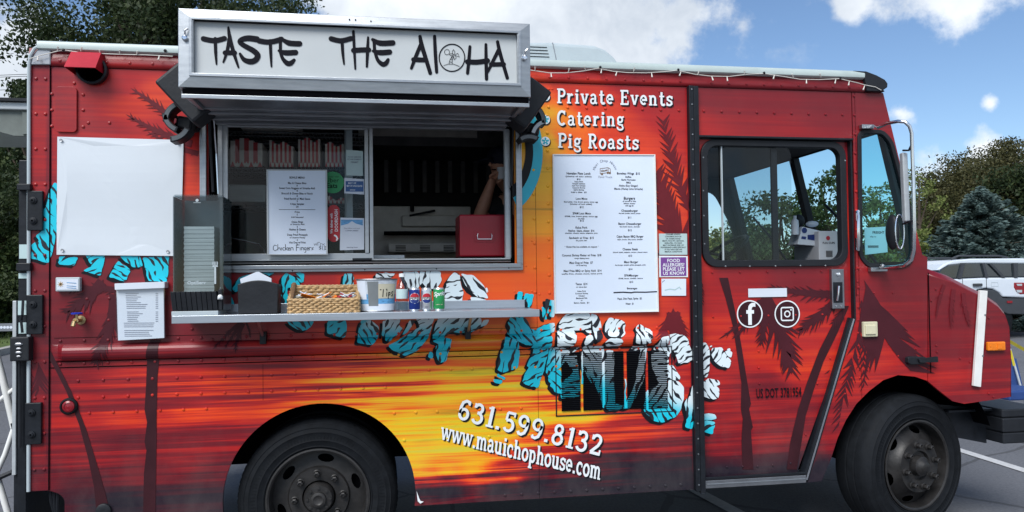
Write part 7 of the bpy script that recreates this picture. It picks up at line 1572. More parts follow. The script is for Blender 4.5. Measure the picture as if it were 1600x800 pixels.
mb = MB(); mb.pprism([(1262, 367), (1277, 366), (1274, 376), (1262, 374)], -.498, -.4995); c = P(1257, 360, -.498); mb.prism(circ(c.x, c.z, .018, 14), -.4975, -.4995); mb.pprism([(1253, 369), (1260, 370), (1259, 374), (1252, 373)], -.498, -.4995); obj('carton_print', mb, 'logo_blue', t)
mb = MB(); c = P(1242, 352, -.5); mb.lathe([(.022, -.06), (.024, .0), (.022, .03), (.010, .04), (.012, .06), (0, .062)], (c.x, .5, c.z), 14); o = obj('spray_bottle', mb, 'paper', None, smooth=True); tag(o, 'small white bottle with blue label next to the leaning carton', 'bottle')
mb = MB(); c = P(1269, 350, -.55); mb.sph(c, .045, 10, (1, .6, .45)); o = obj('rolled_cloth', mb, 'paper', None, smooth=True); tag(o, 'crumpled white cloth lying on top of the leaning carton', 'cloth')
mb = MB(); c = P(1248, 345, -.8); mb.sph(c, .045, 10, (1, .5, 1)); o = obj('phone_mount', mb, 'black_plastic', None, smooth=True); tag(o, 'round black mount on the dashboard near the centre pillar', 'mount')
t = thing('clipboard', 'printed delivery sheet propped inside the small front window', 'paper sheet', tuple(P(1370, 400, -.12)))
mb = MB(); mb.pprism([(1351, 356), (1385, 354), (1387, 394), (1352, 398)], -.12, -.124); obj('sheet', mb, 'paper', t)
mb = MB(); c = P(1367, 376, -.118); add_text(mb, 'FREIGHT', .02, lambda u, v: (c.x+.025+u, .119, c.z+.042+v), 1); add_text(mb, 'ship to', .014, lambda u, v: (c.x-.01+u, .119, c.z+.02+v), 0)
for i in range(10): mb.box(c.x-.045+i*.007, c.x-.041+i*.007, .1185, .1195, c.z-.042, c.z-.028)
obj('sheet_print', mb, 'ink', t)

# ---- the person inside: skinned figure, mostly in shadow
def skin_obj(name, joints, edges, m, parent, sub=2, root=0):
    me = bpy.data.meshes.new(name); me.from_pydata([tuple(j[0]) for j in joints], edges, []); o = bpy.data.objects.new(name, me); S.collection.objects.link(o)
    if parent: o.parent = parent; o.matrix_parent_inverse = Matrix.Translation(-Vector(parent.location))
    s_ = o.modifiers.new('skin', 'SKIN'); s_.use_smooth_shade = True
    for i, j in enumerate(joints): r_ = j[1] if isinstance(j[1], tuple) else (j[1], j[1]); me.skin_vertices[0].data[i].radius = r_; me.skin_vertices[0].data[i].use_root = (i == root)
    ss = o.modifiers.new('sub', 'SUBSURF'); ss.levels = sub; ss.render_levels = sub; me.materials.append(MATS[m]); return o
yp = .62
def Q(px, py, dy=0.): return P(px, py, -(yp+dy))
t = thing('person', 'person in dark shirt inside the hatch raising a white cup', 'person', tuple(Vector((Q(790, 400).x+.05, yp+.12, .56))))
bxp = Q(800, 400).x
J = [(Vector((bxp+.06, yp+.14, 1.00)), (.15, .11)), (Vector((bxp+.06, yp+.14, 1.20)), (.15, .11)), (Vector((bxp+.06, yp+.13, 1.42)), (.17, .11)), (Vector((bxp+.05, yp+.12, Q(780, 322).z)), (.13, .09)), (Vector((bxp+.04, yp+.10, Q(780, 300).z)), (.058, .058)), (Q(786, 278, .08), (.062, .07)), (Q(784, 258, .09), (.085, .095)), (Q(785, 243, .09), (.075, .085)),
     (Q(772, 316, .08), (.065, .065)), (Q(752, 336, .06), (.052, .052)), (Q(747, 345, .03), (.045, .045)), (Q(758, 315, .0), (.040, .042)), (Q(766, 291, -.04), (.028, .030)), (Q(769, 284, -.045), (.033, .022)), (Q(771, 278, -.045), (.034, .018)),
     (Vector((bxp+.14, yp+.16, .9)), (.09, .09)), (Vector((bxp+.15, yp+.16, .58)), (.06, .06)), (Vector((bxp-.03, yp+.16, .9)), (.09, .09)), (Vector((bxp-.04, yp+.16, .58)), (.06, .06)),
     (Vector((bxp+.24, yp+.14, Q(780, 324).z)), (.06, .06)), (Vector((bxp+.28, yp+.12, 1.30)), (.05, .05)), (Vector((bxp+.26, yp+.0, 1.15)), (.035, .035)), (Vector((bxp+.25, yp-.05, 1.10)), (.03, .02))]
Ed = [(0, 1), (1, 2), (2, 3), (3, 4), (4, 5), (5, 6), (6, 7), (3, 8), (8, 9), (9, 10), (10, 11), (11, 12), (12, 13), (13, 14), (0, 15), (15, 16), (0, 17), (17, 18), (3, 19), (19, 20), (20, 21), (21, 22)]
body = skin_obj('body', J, Ed, 'skin', t)
# fingers curled round the cup, thumb on the near side
hb0 = Q(771, 281, -.045)
for i, (dx, dz, L_) in enumerate(((-.022, .020, .030), (-.008, .030, .034), (.006, .030, .032), (.018, .022, .026))):
    p0 = hb0+Vector((dx*.7, .004, .004)); p1 = hb0+Vector((dx, -.018, dz)); p2 = p1+Vector((.016, -.012, .012)); p3 = p2+Vector((.018, .006, -.002))
    skin_obj('finger', [(p0, .0105), (p1, .0095), (p2, .0088), (p3, .0075)], [(0, 1), (1, 2), (2, 3)], 'skin', body, 1)
skin_obj('thumb', [(hb0+Vector((.020, -.006, -.020)), .012), (hb0+Vector((.040, -.022, -.006)), .010), (hb0+Vector((.052, -.024, .016)), .008)], [(0, 1), (1, 2)], 'skin', body, 1)
# face pieces and cap
fc = Q(785, 256, .09)
skin_obj('nose', [(fc+Vector((-.070, -.03, .005)), .012), (fc+Vector((-.088, -.035, -.012)), .010), (fc+Vector((-.068, -.03, -.024)), .010)], [(0, 1), (1, 2)], 'skin', body, 1)
mb = MB(); mb.sph(fc+Vector((-.062, -.060, .008)), .011, 8); mb.tube([fc+Vector((-.075, -.050, -.045)), fc+Vector((-.055, -.075, -.048))], .004, 6); obj('eye_and_mouth', mb, 'ink', body)
mb = MB(); c = fc+Vector((.005, 0, .035)); mb.sph(c, .105, 16, (1, 1.05, .75)); mb.lathe([(.10, -.01), (.16, -.02), (.155, -.026), (.09, -.018)], c, 20, a0=R(140), a1=R(230)); obj('cap', mb, 'cap_dark', body, smooth=True)
mb = MB(); mb.sph(fc+Vector((.02, -.10, -.01)), .016, 8, (.6, .5, 1)); obj('ear', mb, 'skin', body)
Js = [(Vector(j[0]), tuple(r_+.014 for r_ in j[1])) for j in J[:4]]+[(J[8][0], (.078, .078)), (J[9][0], (.066, .066)), (J[19][0], (.075, .075)), (J[20][0], (.064, .064))]
skin_obj('shirt', Js, [(0, 1), (1, 2), (2, 3), (3, 4), (4, 5), (3, 6), (6, 7)], 'cloth_dark', body)
Jt = [(J[0][0], (.165, .125)), (J[15][0], (.105, .105)), (J[16][0], (.075, .075)), (J[17][0], (.105, .105)), (J[18][0], (.075, .075))]
skin_obj('trousers', Jt, [(0, 1), (1, 2), (0, 3), (3, 4)], 'cloth_dark', body)
c = Q(784.5, 271, -.065); mb = MB(); mb.lathe([(.026, -.035), (.031, .035), (.028, .035), (.022, -.032), (0, -.032)], c, 20); o = obj('cup', mb, 'paper', None, smooth=True); tag(o, 'small white cup held up in the hand of the person inside', 'cup')

# ================================================================== BACKGROUND
def ground_mat(name, col, col2, sc, rough=.9, bump=.4, spk=None, cracks=False):
    m = bpy.data.materials.new(name); m.use_nodes = True; t = m.node_tree; b = t.nodes['Principled BSDF']; l = t.links.new
    tcn = nd(t, 'ShaderNodeTexCoord'); n1 = nd(t, 'ShaderNodeTexNoise', i_Scale=sc, i_Detail=8., i_Roughness=.7); l(tcn.outputs['Object'], n1.inputs['Vector'])
    n2 = nd(t, 'ShaderNodeTexNoise', i_Scale=.35, i_Detail=5., i_Roughness=.6); l(tcn.outputs['Object'], n2.inputs['Vector'])
    f = mth('MULTIPLY_ADD', n1.outputs[0], 2.6, -.8, clamp=True, tree=t); mxn = nd(t, 'ShaderNodeMix', data_type='RGBA'); l(f, mxn.inputs[0]); mxn.inputs[6].default_value = (*col, 1); mxn.inputs[7].default_value = (*col2, 1)
    g = mth('MULTIPLY_ADD', n2.outputs[0], .9, .55, tree=t); mm = nd(t, 'ShaderNodeMix', data_type='RGBA', blend_type='MULTIPLY'); mm.inputs[0].default_value = 1; l(mxn.outputs[2], mm.inputs[6]); cb = nd(t, 'ShaderNodeCombineColor'); [l(g, cb.inputs[i]) for i in range(3)]; l(cb.outputs[0], mm.inputs[7])
    last = mm.outputs[2]
    if cracks:
        vo = nd(t, 'ShaderNodeTexVoronoi', feature='DISTANCE_TO_EDGE', i_Scale=.55); mpv = nd(t, 'ShaderNodeMix', data_type='RGBA'); mpv.inputs[0].default_value = .25; l(tcn.outputs['Object'], mpv.inputs[6]); l(n2.outputs['Color'], mpv.inputs[7]); l(mpv.outputs[2], vo.inputs['Vector'])
        ck = mth('LESS_THAN', vo.outputs['Distance'], .006, tree=t); mk = nd(t, 'ShaderNodeMix', data_type='RGBA'); l(mth('MULTIPLY', ck, .55, tree=t), mk.inputs[0]); l(last, mk.inputs[6]); mk.inputs[7].default_value = (.03, .03, .032, 1); last = mk.outputs[2]
    l(last, b.inputs['Base Color']); b.inputs['Roughness'].default_value = rough
    n3 = nd(t, 'ShaderNodeTexNoise', i_Scale=sc*3, i_Detail=4.); l(tcn.outputs['Object'], n3.inputs['Vector']); bp = nd(t, 'ShaderNodeBump', i_Strength=bump, i_Distance=.01); l(n3.outputs[0], bp.inputs['Height']); l(bp.outputs[0], b.inputs['Normal']); MATS[name] = m
ground_mat('asphalt', (.085, .088, .098), (.15, .155, .17), 45., cracks=True); ground_mat('lawn', (.05, .085, .02), (.10, .14, .035), 9.)
xs_ = [-400, -120, -60, -30, -15, -6, 0, 6, 15, 30, 60, 120, 400]; ys_ = [-120, -40, -12, -4, 0, 4, 8, 14, 20, 30, 45, 70, 120, 400]
def sheet(name, m, off, xf=lambda x, y: True):
    vs = [(x, y, gz(x, y)+off) for y in ys_ for x in xs_]; n_ = len(xs_); fs = [(j*n_+i, j*n_+i+1, (j+1)*n_+i+1, (j+1)*n_+i) for j in range(len(ys_)-1) for i in range(n_-1)]
    mb = MB(); mb.add(vs, fs); return struct(obj(name, mb, m))
sheet('ground', 'asphalt', 0)
def patch_g(name, pts, off, m, kind='structure'):
    mb = MB(); mb.add([(x, y, gz(x, y)+off) for x, y in pts], [tuple(range(len(pts)))]); return struct(obj(name, mb, m), kind)
# lawn on the left behind a curb, lawn strip beyond the car on the right
cl = G(0, 556); cr_ = G(45, 545); dirc = (cr_-cl).normalized(); cA = cl-dirc*14; cB = cl+dirc*12
def band(pa, pb, w0, w1, n=14):
    d_ = (pb-pa).normalized(); nn = Vector((-d_.y, d_.x, 0))
    if nn.x > 0: nn = -nn
    return [pa.lerp(pb, i/n)+nn*w0 for i in range(n+1)], [pa.lerp(pb, i/n)+nn*w1 for i in range(n+1)]
a_, b_ = band(cA, cB, 0, .18); mb = MB(); n_ = len(a_)
mb.add([(p.x, p.y, gz(p.x, p.y)-.01) for p in a_]+[(p.x, p.y, gz(p.x, p.y)+.13) for p in a_]+[(p.x, p.y, gz(p.x, p.y)+.13) for p in b_], [(i, i+1, n_+i+1, n_+i) for i in range(n_-1)]+[(n_+i, n_+i+1, 2*n_+i+1, 2*n_+i) for i in range(n_-1)]); struct(obj('curb', mb, 'concrete'))
a_, b_ = band(cA, cB, .18, 60, 6); rowsL = [[p.lerp(q, u) for p, q in zip(a_, b_)] for u in (0, .08, .2, .45, 1)]; n_ = len(a_)
mb = MB(); mb.add([(p.x, p.y, gz(p.x, p.y)+.125) for r_ in rowsL for p in r_], [(j*n_+i, j*n_+i+1, (j+1)*n_+i+1, (j+1)*n_+i) for j in range(4) for i in range(n_-1)]); struct(obj('lawn', mb, 'lawn'))
# lawn tufts
mb = MB(); rd = random.Random(5)
for i in range(9000):
    u = rd.random(); p = a_[0].lerp(a_[-1], rd.uniform(.25, .95)); q = b_[0].lerp(b_[-1], .5); dd_ = (b_[0]-a_[0]).normalized(); p = p+dd_*rd.uniform(0, 14)**1.0; h_ = rd.uniform(.03, .09); an = rd.uniform(0, PI); g_ = gz(p.x, p.y)+.125; w2 = .02
    mb.add([(p.x-w2*math.cos(an), p.y-w2*math.sin(an), g_), (p.x+w2*math.cos(an), p.y+w2*math.sin(an), g_), (p.x+rd.uniform(-.03, .03), p.y+rd.uniform(-.03, .03), g_+h_)], [(0, 1, 2)])
struct(obj('grass', mb, 'lawn'), 'stuff')
# grass strip at right beyond the parked car
p0 = G(1440, 478); p1 = G(1640, 476); patch_g('grass_verge', [(p0.x-14, p0.y+1), (p1.x+30, p1.y+1), (p1.x+40, p1.y+60), (p0.x-20, p0.y+60)], .01, 'lawn')
# parking lines
def pline(name, A, B, w, m='white_paint'):
    A = G(*A); B = G(*B); d_ = (B-A).normalized(); nn = Vector((-d_.y, d_.x, 0))*w/2; n_ = 10; pts = [A.lerp(B, i/n_) for i in range(n_+1)]; mb = MB(); mb.add([(p.x-nn.x, p.y-nn.y, gz(p.x, p.y)+.006) for p in pts]+[(p.x+nn.x, p.y+nn.y, gz(p.x, p.y)+.006) for p in pts], [(i, i+1, n_+2+i, n_+1+i) for i in range(n_)]); return struct(obj(name, mb, m))
ground_mat('line_paint', (.42, .42, .42), (.60, .60, .60), 30., bump=.2)
pline('parking_line', (1455, 690), (1680, 761), .10, 'line_paint'); pline('parking_line', (1560, 509.5), (1660, 515), .10, 'line_paint')
A = G(1083, 765); B = G(1190, 822); d_ = (B-A).normalized(); A2 = A-d_*2.2; B2 = B+d_*1.5; nn = Vector((-d_.y, d_.x, 0))*.05
mb = MB(); mb.add([(A2.x-nn.x, A2.y-nn.y, .006), (B2.x-nn.x, B2.y-nn.y, .006), (B2.x+nn.x, B2.y+nn.y, .006), (A2.x+nn.x, A2.y+nn.y, .006)], [(0, 1, 2, 3)]); struct(obj('parking_line', mb, 'line_paint'))

# foliage
def leafmat(name, c1, c2, c3):
    m = bpy.data.materials.new(name); m.use_nodes = True; t = m.node_tree; b = t.nodes['Principled BSDF']; l = t.links.new
    oi = nd(t, 'ShaderNodeAttribute', attribute_name='r'); cr = nd(t, 'ShaderNodeValToRGB'); l(oi.outputs['Fac'], cr.inputs[0]); e = cr.color_ramp.elements; e[0].color = (*c1, 1); e[1].color = (*c3, 1); x = e.new(.5); x.color = (*c2, 1)
    l(cr.outputs[0], b.inputs['Base Color']); b.inputs['Roughness'].default_value = .6; b.inputs['Specular IOR Level'].default_value = .3
    tr = nd(t, 'ShaderNodeBsdfTranslucent'); l(cr.outputs[0], tr.inputs[0]); ms = nd(t, 'ShaderNodeMixShader'); ms.inputs[0].default_value = .3; l(b.outputs[0], ms.inputs[1]); l(tr.outputs[0], ms.inputs[2]); l(ms.outputs[0], t.nodes['Material Output'].inputs[0]); MATS[name] = m
leafmat('leaf_dark', (.018, .032, .012), (.030, .050, .018), (.055, .075, .025)); leafmat('leaf_olive', (.045, .05, .02), (.075, .075, .028), (.11, .10, .04)); leafmat('leaf_light', (.09, .13, .03), (.15, .19, .05), (.22, .24, .08)); leafmat('leaf_spruce', (.065, .10, .092), (.11, .165, .155), (.19, .27, .25)); leafmat('leaf_mid', (.03, .055, .018), (.05, .085, .028), (.08, .11, .035))
def leaves(name, C, Dn, size, m, parent, asp=1.6):
    """C: n,3 centres; Dn: n,3 long axis or None"""
    n = len(C); a = rng.normal(size=(n, 3)) if Dn is None else Dn; a /= np.linalg.norm(a, axis=1, keepdims=True)+1e-9
    b = rng.normal(size=(n, 3)); b -= (b*a).sum(1, keepdims=True)*a; b /= np.linalg.norm(b, axis=1, keepdims=True)+1e-9
    s = (size*rng.uniform(.6, 1.4, (n, 1))); a = a*s*asp/2; b = b*s/2
    V = np.stack([C-a, C+b*.9, C+a, C-b*.9], 1).reshape(-1, 3); me = bpy.data.meshes.new(name)
    me.vertices.add(4*n); me.vertices.foreach_set('co', V.ravel()); me.loops.add(4*n); me.loops.foreach_set('vertex_index', np.arange(4*n)); me.polygons.add(n); me.polygons.foreach_set('loop_start', np.arange(0, 4*n, 4)); me.update(calc_edges=True)
    at = me.attributes.new('r', 'FLOAT', 'POINT'); at.data.foreach_set('value', np.repeat(rng.random(n), 4).astype(np.float32)); me.materials.append(MATS[m]); return link(name, me, parent)
def tree(label, base, h, rad, m, leaf=.12, nclump=90, nleaf=160, crown0=.3, gap=.0, dense=1., name='broadleaf_tree', grp=None, top_round=True, cat='tree', sq=1.):
    base = Vector(base); t = thing(name, label, cat, tuple(base), grp)
    mb = MB(); rd_ = random.Random(int(h*100+base.x*10)); mb.tube([base+Vector((0, 0, -.2)), base+Vector((.05*h*.1, 0, h*.25)), base+Vector((rd_.uniform(-.2, .2), rd_.uniform(-.2, .2), h*.6)), base+Vector((0, 0, h*.92))], [h*.028, h*.02, h*.012, h*.003], 8)
    cen = []
    for i in range(nclump):
        for _ in range(30):
            v = Vector((rd_.uniform(-1, 1), rd_.uniform(-1, 1), rd_.uniform(-1, 1)))
            if v.length < 1 and v.length > rd_.uniform(.25, .8): break
        wob_ = 1+.28*noise.noise(v*2.2+base*.37)*1.4
        cz = base.z+h*(crown0+(1-crown0)*.5)+v.z*h*(1-crown0)*.5*wob_; p = Vector((base.x+v.x*rad*wob_*sq, base.y+v.y*rad*wob_, cz)); cen.append(p)
    for p in cen[::3]:
        b0 = base+Vector((0, 0, max(h*.15, (p.z-base.z)*.72))); mid = b0.lerp(p, .5)+Vector((0, 0, -h*.02)); mb.tube([b0, mid, p], [h*.007, h*.004, h*.0012], 5, cap=False)
    obj('trunk', mb, 'bark', t, smooth=True)
    C = []
    for p in cen:
        cr_ = rad*rd_.uniform(.13, .27); k_ = int(nleaf*dense); q = np.clip(rng.normal(size=(k_, 3)), -1.7, 1.7)*cr_*.55*np.array([1, 1, .75]); C.append(q+np.array(p))
    C = np.concatenate(C); leaves('crown', C, None, leaf, m, t); return t
def at_depth(px, py_ground, dist):   # ground point under a photo column at a distance
    w = ray(px, 440); w = w/np.linalg.norm(w[:2]); x, y = CAMPOS[0]+w[0]*dist, CAMPOS[1]+w[1]*dist; return Vector((x, y, gz(x, y)))
def hgt_at(px, py, dist): w = ray(px, py); w = w/np.linalg.norm(w[:2]); return H+w[2]*dist
# big dark tree behind the rear of the truck
b = at_depth(262, 0, 13.5); zt_ = hgt_at(262, -70, 13.5); tree('broad dark green tree rising behind the rear roof and the sign', b, zt_-b.z, 1.9, 'leaf_dark', .042, 300, 400, .22, sq=1.0)
b = at_depth(420, 0, 15); zt_ = hgt_at(420, -25, 15); tree('thin dark tree showing above the sign next to the broad one', b, zt_-b.z, 1.45, 'leaf_dark', .042, 110, 170, .45, name='broadleaf_tree')
b = at_depth(22, 0, 24); tree('dark shrubby tree behind the truck rear at the left edge', b, hgt_at(22, 190, 24)-b.z, 2.3, 'leaf_mid', .07, 180, 420, .02)
b = at_depth(60, 0, 21); tree('slim tree peeking out beyond the rear corner of the truck', b, hgt_at(60, 95, 21)-b.z, 1.0, 'leaf_dark', .055, 90, 260, .15)
# hedge at the far left
a0_ = at_depth(-90, 0, 30); b0_ = at_depth(75, 0, 27); t = thing('hedge', 'tall dark evergreen hedge along the lawn at the left edge', 'hedge', tuple(a0_.lerp(b0_, .5)))
C = []; hh = hgt_at(10, 200, 28)-.4
nC = 60000; u = rng.random(nC); wv_ = rng.normal(size=nC)*.75; zz_ = rng.random(nC)**.8; C = np.array(a0_)+(np.array(b0_-a0_))*u[:, None]; C[:, 1] += wv_*(1.15-.5*zz_); C[:, 0] += rng.normal(size=nC)*.2; C[:, 2] = C[:, 2]+.1+zz_*hh*(.86+.14*np.sin(u*31)+.05*np.sin(u*90)); leaves('foliage', C, None, .13, 'leaf_dark', t)
mb = MB()
for i in range(9): p = a0_.lerp(b0_, i/8); mb.tube([p+Vector((0, 0, -.1)), p+Vector((.1, 0, hh*.7))], [.09, .03], 6)
obj('trunk', mb, 'bark', t)
# right-hand group
b = at_depth(1553, 0, 33); tree('big round dark olive tree behind the blue spruce', b, hgt_at(1556, 240, 33)-b.z, 3.2, 'leaf_olive', .058, 330, 620, .02, sq=.85)
b = at_depth(1660, 0, 31); tree('dark tree running off the right edge of the picture', b, hgt_at(1650, 272, 31)-b.z, 2.8, 'leaf_dark', .08, 190, 420, .02)
b = at_depth(1440, 0, 30); tree('thin yellow-green tree between the mirror and the spruce', b, hgt_at(1440, 262, 30)-b.z, 1.2, 'leaf_light', .06, 42, 80, .12, name='broadleaf_tree')
b = at_depth(1475, 0, 36); tree('sparse pale tree left of the round olive tree', b, hgt_at(1472, 280, 36)-b.z, 1.2, 'leaf_light', .10, 40, 55, .2)
def spruce(label, base, h, rad, nw=26):
    base = Vector(base); t = thing('spruce_tree', label, 'spruce', tuple(base)); mb = MB(); mb.tube([base+Vector((0, 0, -.2)), base+Vector((0, 0, h))], [h*.03, .02], 8); C = []; Dv = []; rd_ = random.Random(3)
    for i in range(nw):
        u = i/(nw-1); z = base.z+h*(.03+.95*u); r_ = rad*(1-u)**.85*rd_.uniform(.82, 1.14)+.05; nb = int(16-9*u)
        for j in range(nb):
            an = 2*PI*j/nb+rd_.random()*1.0; L_ = r_*rd_.uniform(.78, 1.18); d_ = Vector((math.cos(an), math.sin(an), -.12)); st = Vector((base.x, base.y, z)); en = st+d_*L_+Vector((0, 0, L_*.10))
            mb.tube([st, st.lerp(en, .6)-Vector((0, 0, .05*L_)), en], [.022, .012, .004], 4, cap=False); k_ = int(125*L_+30)
            for q in range(k_):
                s_ = rd_.random()**.7; p = st.lerp(en, s_)-Vector((0, 0, .10*L_*math.sin(PI*s_))); side_ = rd_.uniform(-1, 1)*(1.05-s_)*L_*.36; nrm_ = Vector((-d_.y, d_.x, 0)); p = p+nrm_*side_+Vector((0, 0, rd_.uniform(-.10, .05))); C.append(p); Dv.append(d_+nrm_*(.9 if side_ > 0 else -.9)+Vector((0, 0, rd_.uniform(-.1, .45))))
    obj('trunk', mb, 'bark', t); leaves('crown', np.array([tuple(c) for c in C]), np.array([tuple(c) for c in Dv]), .072, 'leaf_spruce', t, 2.6); return t
b = at_depth(1536, 0, 26); spruce('blue-green spruce behind the white car, broad at the base', b, hgt_at(1530, 290, 26)-b.z, 3.35, 38)
b = at_depth(1470, 0, 27); t_ = spruce('small low spruce beside the big one, above the hood', b, hgt_at(1462, 400, 27)-b.z+.3, 1.0, 12)
# trees seen through the cab
for px_, top, dist, rad, mt, lb in ((1165, 345, 24, 1.4, 'leaf_light', 'light green tree seen low through the left part of the door window'), (1225, 296, 22, 1.7, 'leaf_mid', 'leafy green tree seen through the windshield from inside the cab'), (1285, 262, 21, 1.5, 'leaf_mid', 'taller green tree seen right of the cab centre pillar'), (1378, 285, 23, 1.1, 'leaf_light', 'light tree seen through the small front cab window')):
    b = at_depth(px_, 0, dist); tree(lb, b, hgt_at(px_, top, dist)-b.z, rad, mt, .065, 60, 120, .06)
# far tree line
t = None; mb = MB(); C = []
pa_ = at_depth(1100, 0, 60); pb_ = at_depth(1800, 0, 62)
n_ = 50000; u = rng.random(n_); base_ = np.array(pa_)+np.array(pb_-pa_)*u[:, None]; hh_ = 2.6+1.1*np.sin(u*17)+.7*np.sin(u*41+1)+.4*np.sin(u*97); base_[:, 2] += rng.random(n_)**.7*hh_; base_[:, 1] += rng.normal(size=n_)*.9; o = leaves('distant_treeline', base_, None, .30, 'leaf_mid', None); struct(o, 'stuff')
pa_ = at_depth(-300, 0, 60); pb_ = at_depth(420, 0, 62); n_ = 40000; u = rng.random(n_); base_ = np.array(pa_)+np.array(pb_-pa_)*u[:, None]; base_[:, 2] += rng.random(n_)**.7*(4.5+1.2*np.sin(u*19)); base_[:, 1] += rng.normal(size=n_)*.9; o = leaves('distant_treeline', base_, None, .32, 'leaf_dark', None); struct(o, 'stuff')

# ---- white SUV, parked rear quarter toward us, running off the right edge
sb = at_depth(1545, 0, 21.5); dist = 21.5; Z0 = hgt_at(1550, 498, dist)-.33; 
def SUV(px, py): # point on car's near flank plane
    w = ray(px, py); y_ = sb.y-.9; t_ = (y_+D)/w[1]; return (w[0]*t_, H+w[2]*t_)
t = thing('parked_car', 'white compact SUV with black trim parked behind the truck nose', 'car', (sb.x, sb.y, Z0))
sy0, sy1 = sb.y-.9, sb.y+.9
topl = [SUV(*q) for q in ((1420, 452), (1440, 444), (1458, 432), (1471, 421), (1484, 411), (1500, 405.5), (1520, 403.5), (1560, 402.5), (1600, 402.8), (1640, 404), (1655, 410), (1664, 438), (1668, 466), (1668, 490))]
botl = [SUV(*q) for q in ((1668, 490), (1600, 489), (1420, 489))]
body_px = [(1415, 445), (1463, 433.5), (1482, 436.5), (1540, 434), (1600, 433.5), (1655, 434), (1664, 440), (1667, 466), (1600, 465.5), (1567, 464), (1562, 458), (1552, 452), (1540, 450.5), (1528, 453), (1518, 462), (1512, 472), (1415, 470)]
q = [SUV(*p) for p in body_px]; mb = MB(); mb.prism(q, -sy0, -sy1); obj('car_body', mb, 'suv_paint', t, bevel=.04, seg=3)
q = [SUV(*p) for p in [(1415, 470), (1512, 472), (1518, 463), (1528, 454.5), (1540, 452), (1552, 453.5), (1561, 459), (1566, 466), (1667, 467), (1668, 492), (1575, 491), (1560, 485), (1520, 487), (1415, 487)]]; mb = MB(); mb.prism(q, -sy0+.02, -sy1-.02); obj('lower_cladding', mb, 'suv_clad', t, bevel=.02)
q = [SUV(*p) for p in [(1463, 433), (1472, 420), (1483, 413.5), (1510, 410.5), (1640, 411.5), (1650, 434), (1600, 433.5), (1540, 434), (1482, 436.5)]]; mb = MB(); mb.prism(q, -sy0-.03, -sy1+.03); obj('cabin_glass', mb, 'suv_glass', t, bevel=.03)
q = [SUV(*p) for p in [(1466, 422), (1478, 412.5), (1492, 406.5), (1520, 404), (1600, 403.4), (1640, 405), (1652, 412), (1600, 412), (1535, 411.5), (1505, 412.3), (1483, 415), (1471, 423)]]; mb = MB(); mb.prism(q, -sy0-.05, -sy1+.05); obj('roof', mb, 'suv_roof', t, bevel=.03)
mb = MB()
for pl in ([(1503, 411), (1497, 435), (1502, 435), (1508, 411)], [(1534, 411), (1540, 434), (1544, 434), (1538, 411)], [(1545, 412), (1566, 433.5), (1571, 433.5), (1550, 412)]):
    mb.prism([SUV(*p) for p in pl], -sy0+.01, -sy0-.06)
mb.prism([SUV(*p) for p in [(1583, 411), (1590, 411), (1590, 434), (1585, 434)]], -sy0+.01, -sy0-.06); obj('window_pillar', mb, 'suv_clad', t)
for yy_ in (sy0+.12, sy1-.12): mb = MB(); a = SUV(1492, 404.5); b = SUV(1580, 400.8); mb.tube([(a[0], yy_, a[1]), (a[0]+.2, yy_, a[1]+.07), (b[0]-.2, yy_, b[1]+.02), (b[0], yy_, b[1]-.02)], .025, 6); obj('roof_rail', mb, 'suv_clad', t)
a = SUV(1519, 443); b = SUV(1533, 447); mb = MB(); mb.box(a[0], b[0], sy0-.05, sy0-.01, b[1], a[1]); obj('door_handle', mb, 'suv_clad', t, bevel=.01)
mb = MB(); q = [SUV(*p) for p in [(1584, 441.5), (1600, 441.5), (1604, 459), (1594, 460), (1588, 456), (1584, 449)]]; mb.prism(q, -sy0+.012, -sy0-.3); tl = obj('tail_light', mb, 'red_lens', t, bevel=.015)
mb = MB(); 
for yy_ in ((443.5, 446.5), (453, 457)): q = [SUV(*p) for p in [(1587, yy_[0]), (1596, yy_[0]), (1596, yy_[1]), (1589, yy_[1])]]; mb.prism(q, -sy0+.018, -sy0-.0)
obj('reverse_lens', mb, 'light_grey_unit', tl)
mb = MB(); q = [SUV(*p) for p in [(1572, 470), (1580, 470), (1580, 473.5), (1572, 473.5)]]; mb.prism(q, -sy0+.035, -sy0); obj('side_reflector', mb, 'red_lens', t)
mb = MB(); q = [SUV(*p) for p in [(1549, 441), (1559, 441), (1560, 447.5), (1548.5, 447.5)]]; n__ = len(q); q2 = inset(q, .012); ringsolid(mb, q, q2, sy0-.004, sy0+.0); obj('fuel_flap', mb, 'light_grey_unit', t)
mb = MB()
for pl in ([(1541, 434.5), (1541, 451)], [(1504, 436), (1504, 470)]): a = SUV(*pl[0]); b = SUV(*pl[1]); mb.box(a[0]-.006, a[0]+.006, sy0-.003, sy0+.001, b[1], a[1])
obj('door_gap', mb, 'void', t)
for px_ in (1540, 1400):
    c = SUV(px_, 475); r_ = c[1]-Z0; 
    for yy_ in (sy0+.02, sy1-.25):
        mb = MB(); mb.lathe([(r_*.62, .0), (r_*.66, .015), (r_*.9, .015), (r_, -.02), (r_, -.2), (r_*.7, -.22)], (c[0], yy_, Z0+.36), 32, 'y'); w_o = obj('wheel', mb, 'rubber', t, smooth=True); mb = MB(); mb.lathe([(r_*.62, -.01), (r_*.3, -.03), (r_*.15, .0), (0, .0)], (c[0], yy_, Z0+.36), 20, 'y'); obj('rim', mb, 'alu_dark', w_o)
for q_, sc in (((1520, 424), 1), ((1565, 424), .8)):
    c = SUV(*q_); mb = MB(); mb.sph((c[0], sb.y-.35, c[1]), .13, 10, (.6, .8, 1.2)); 

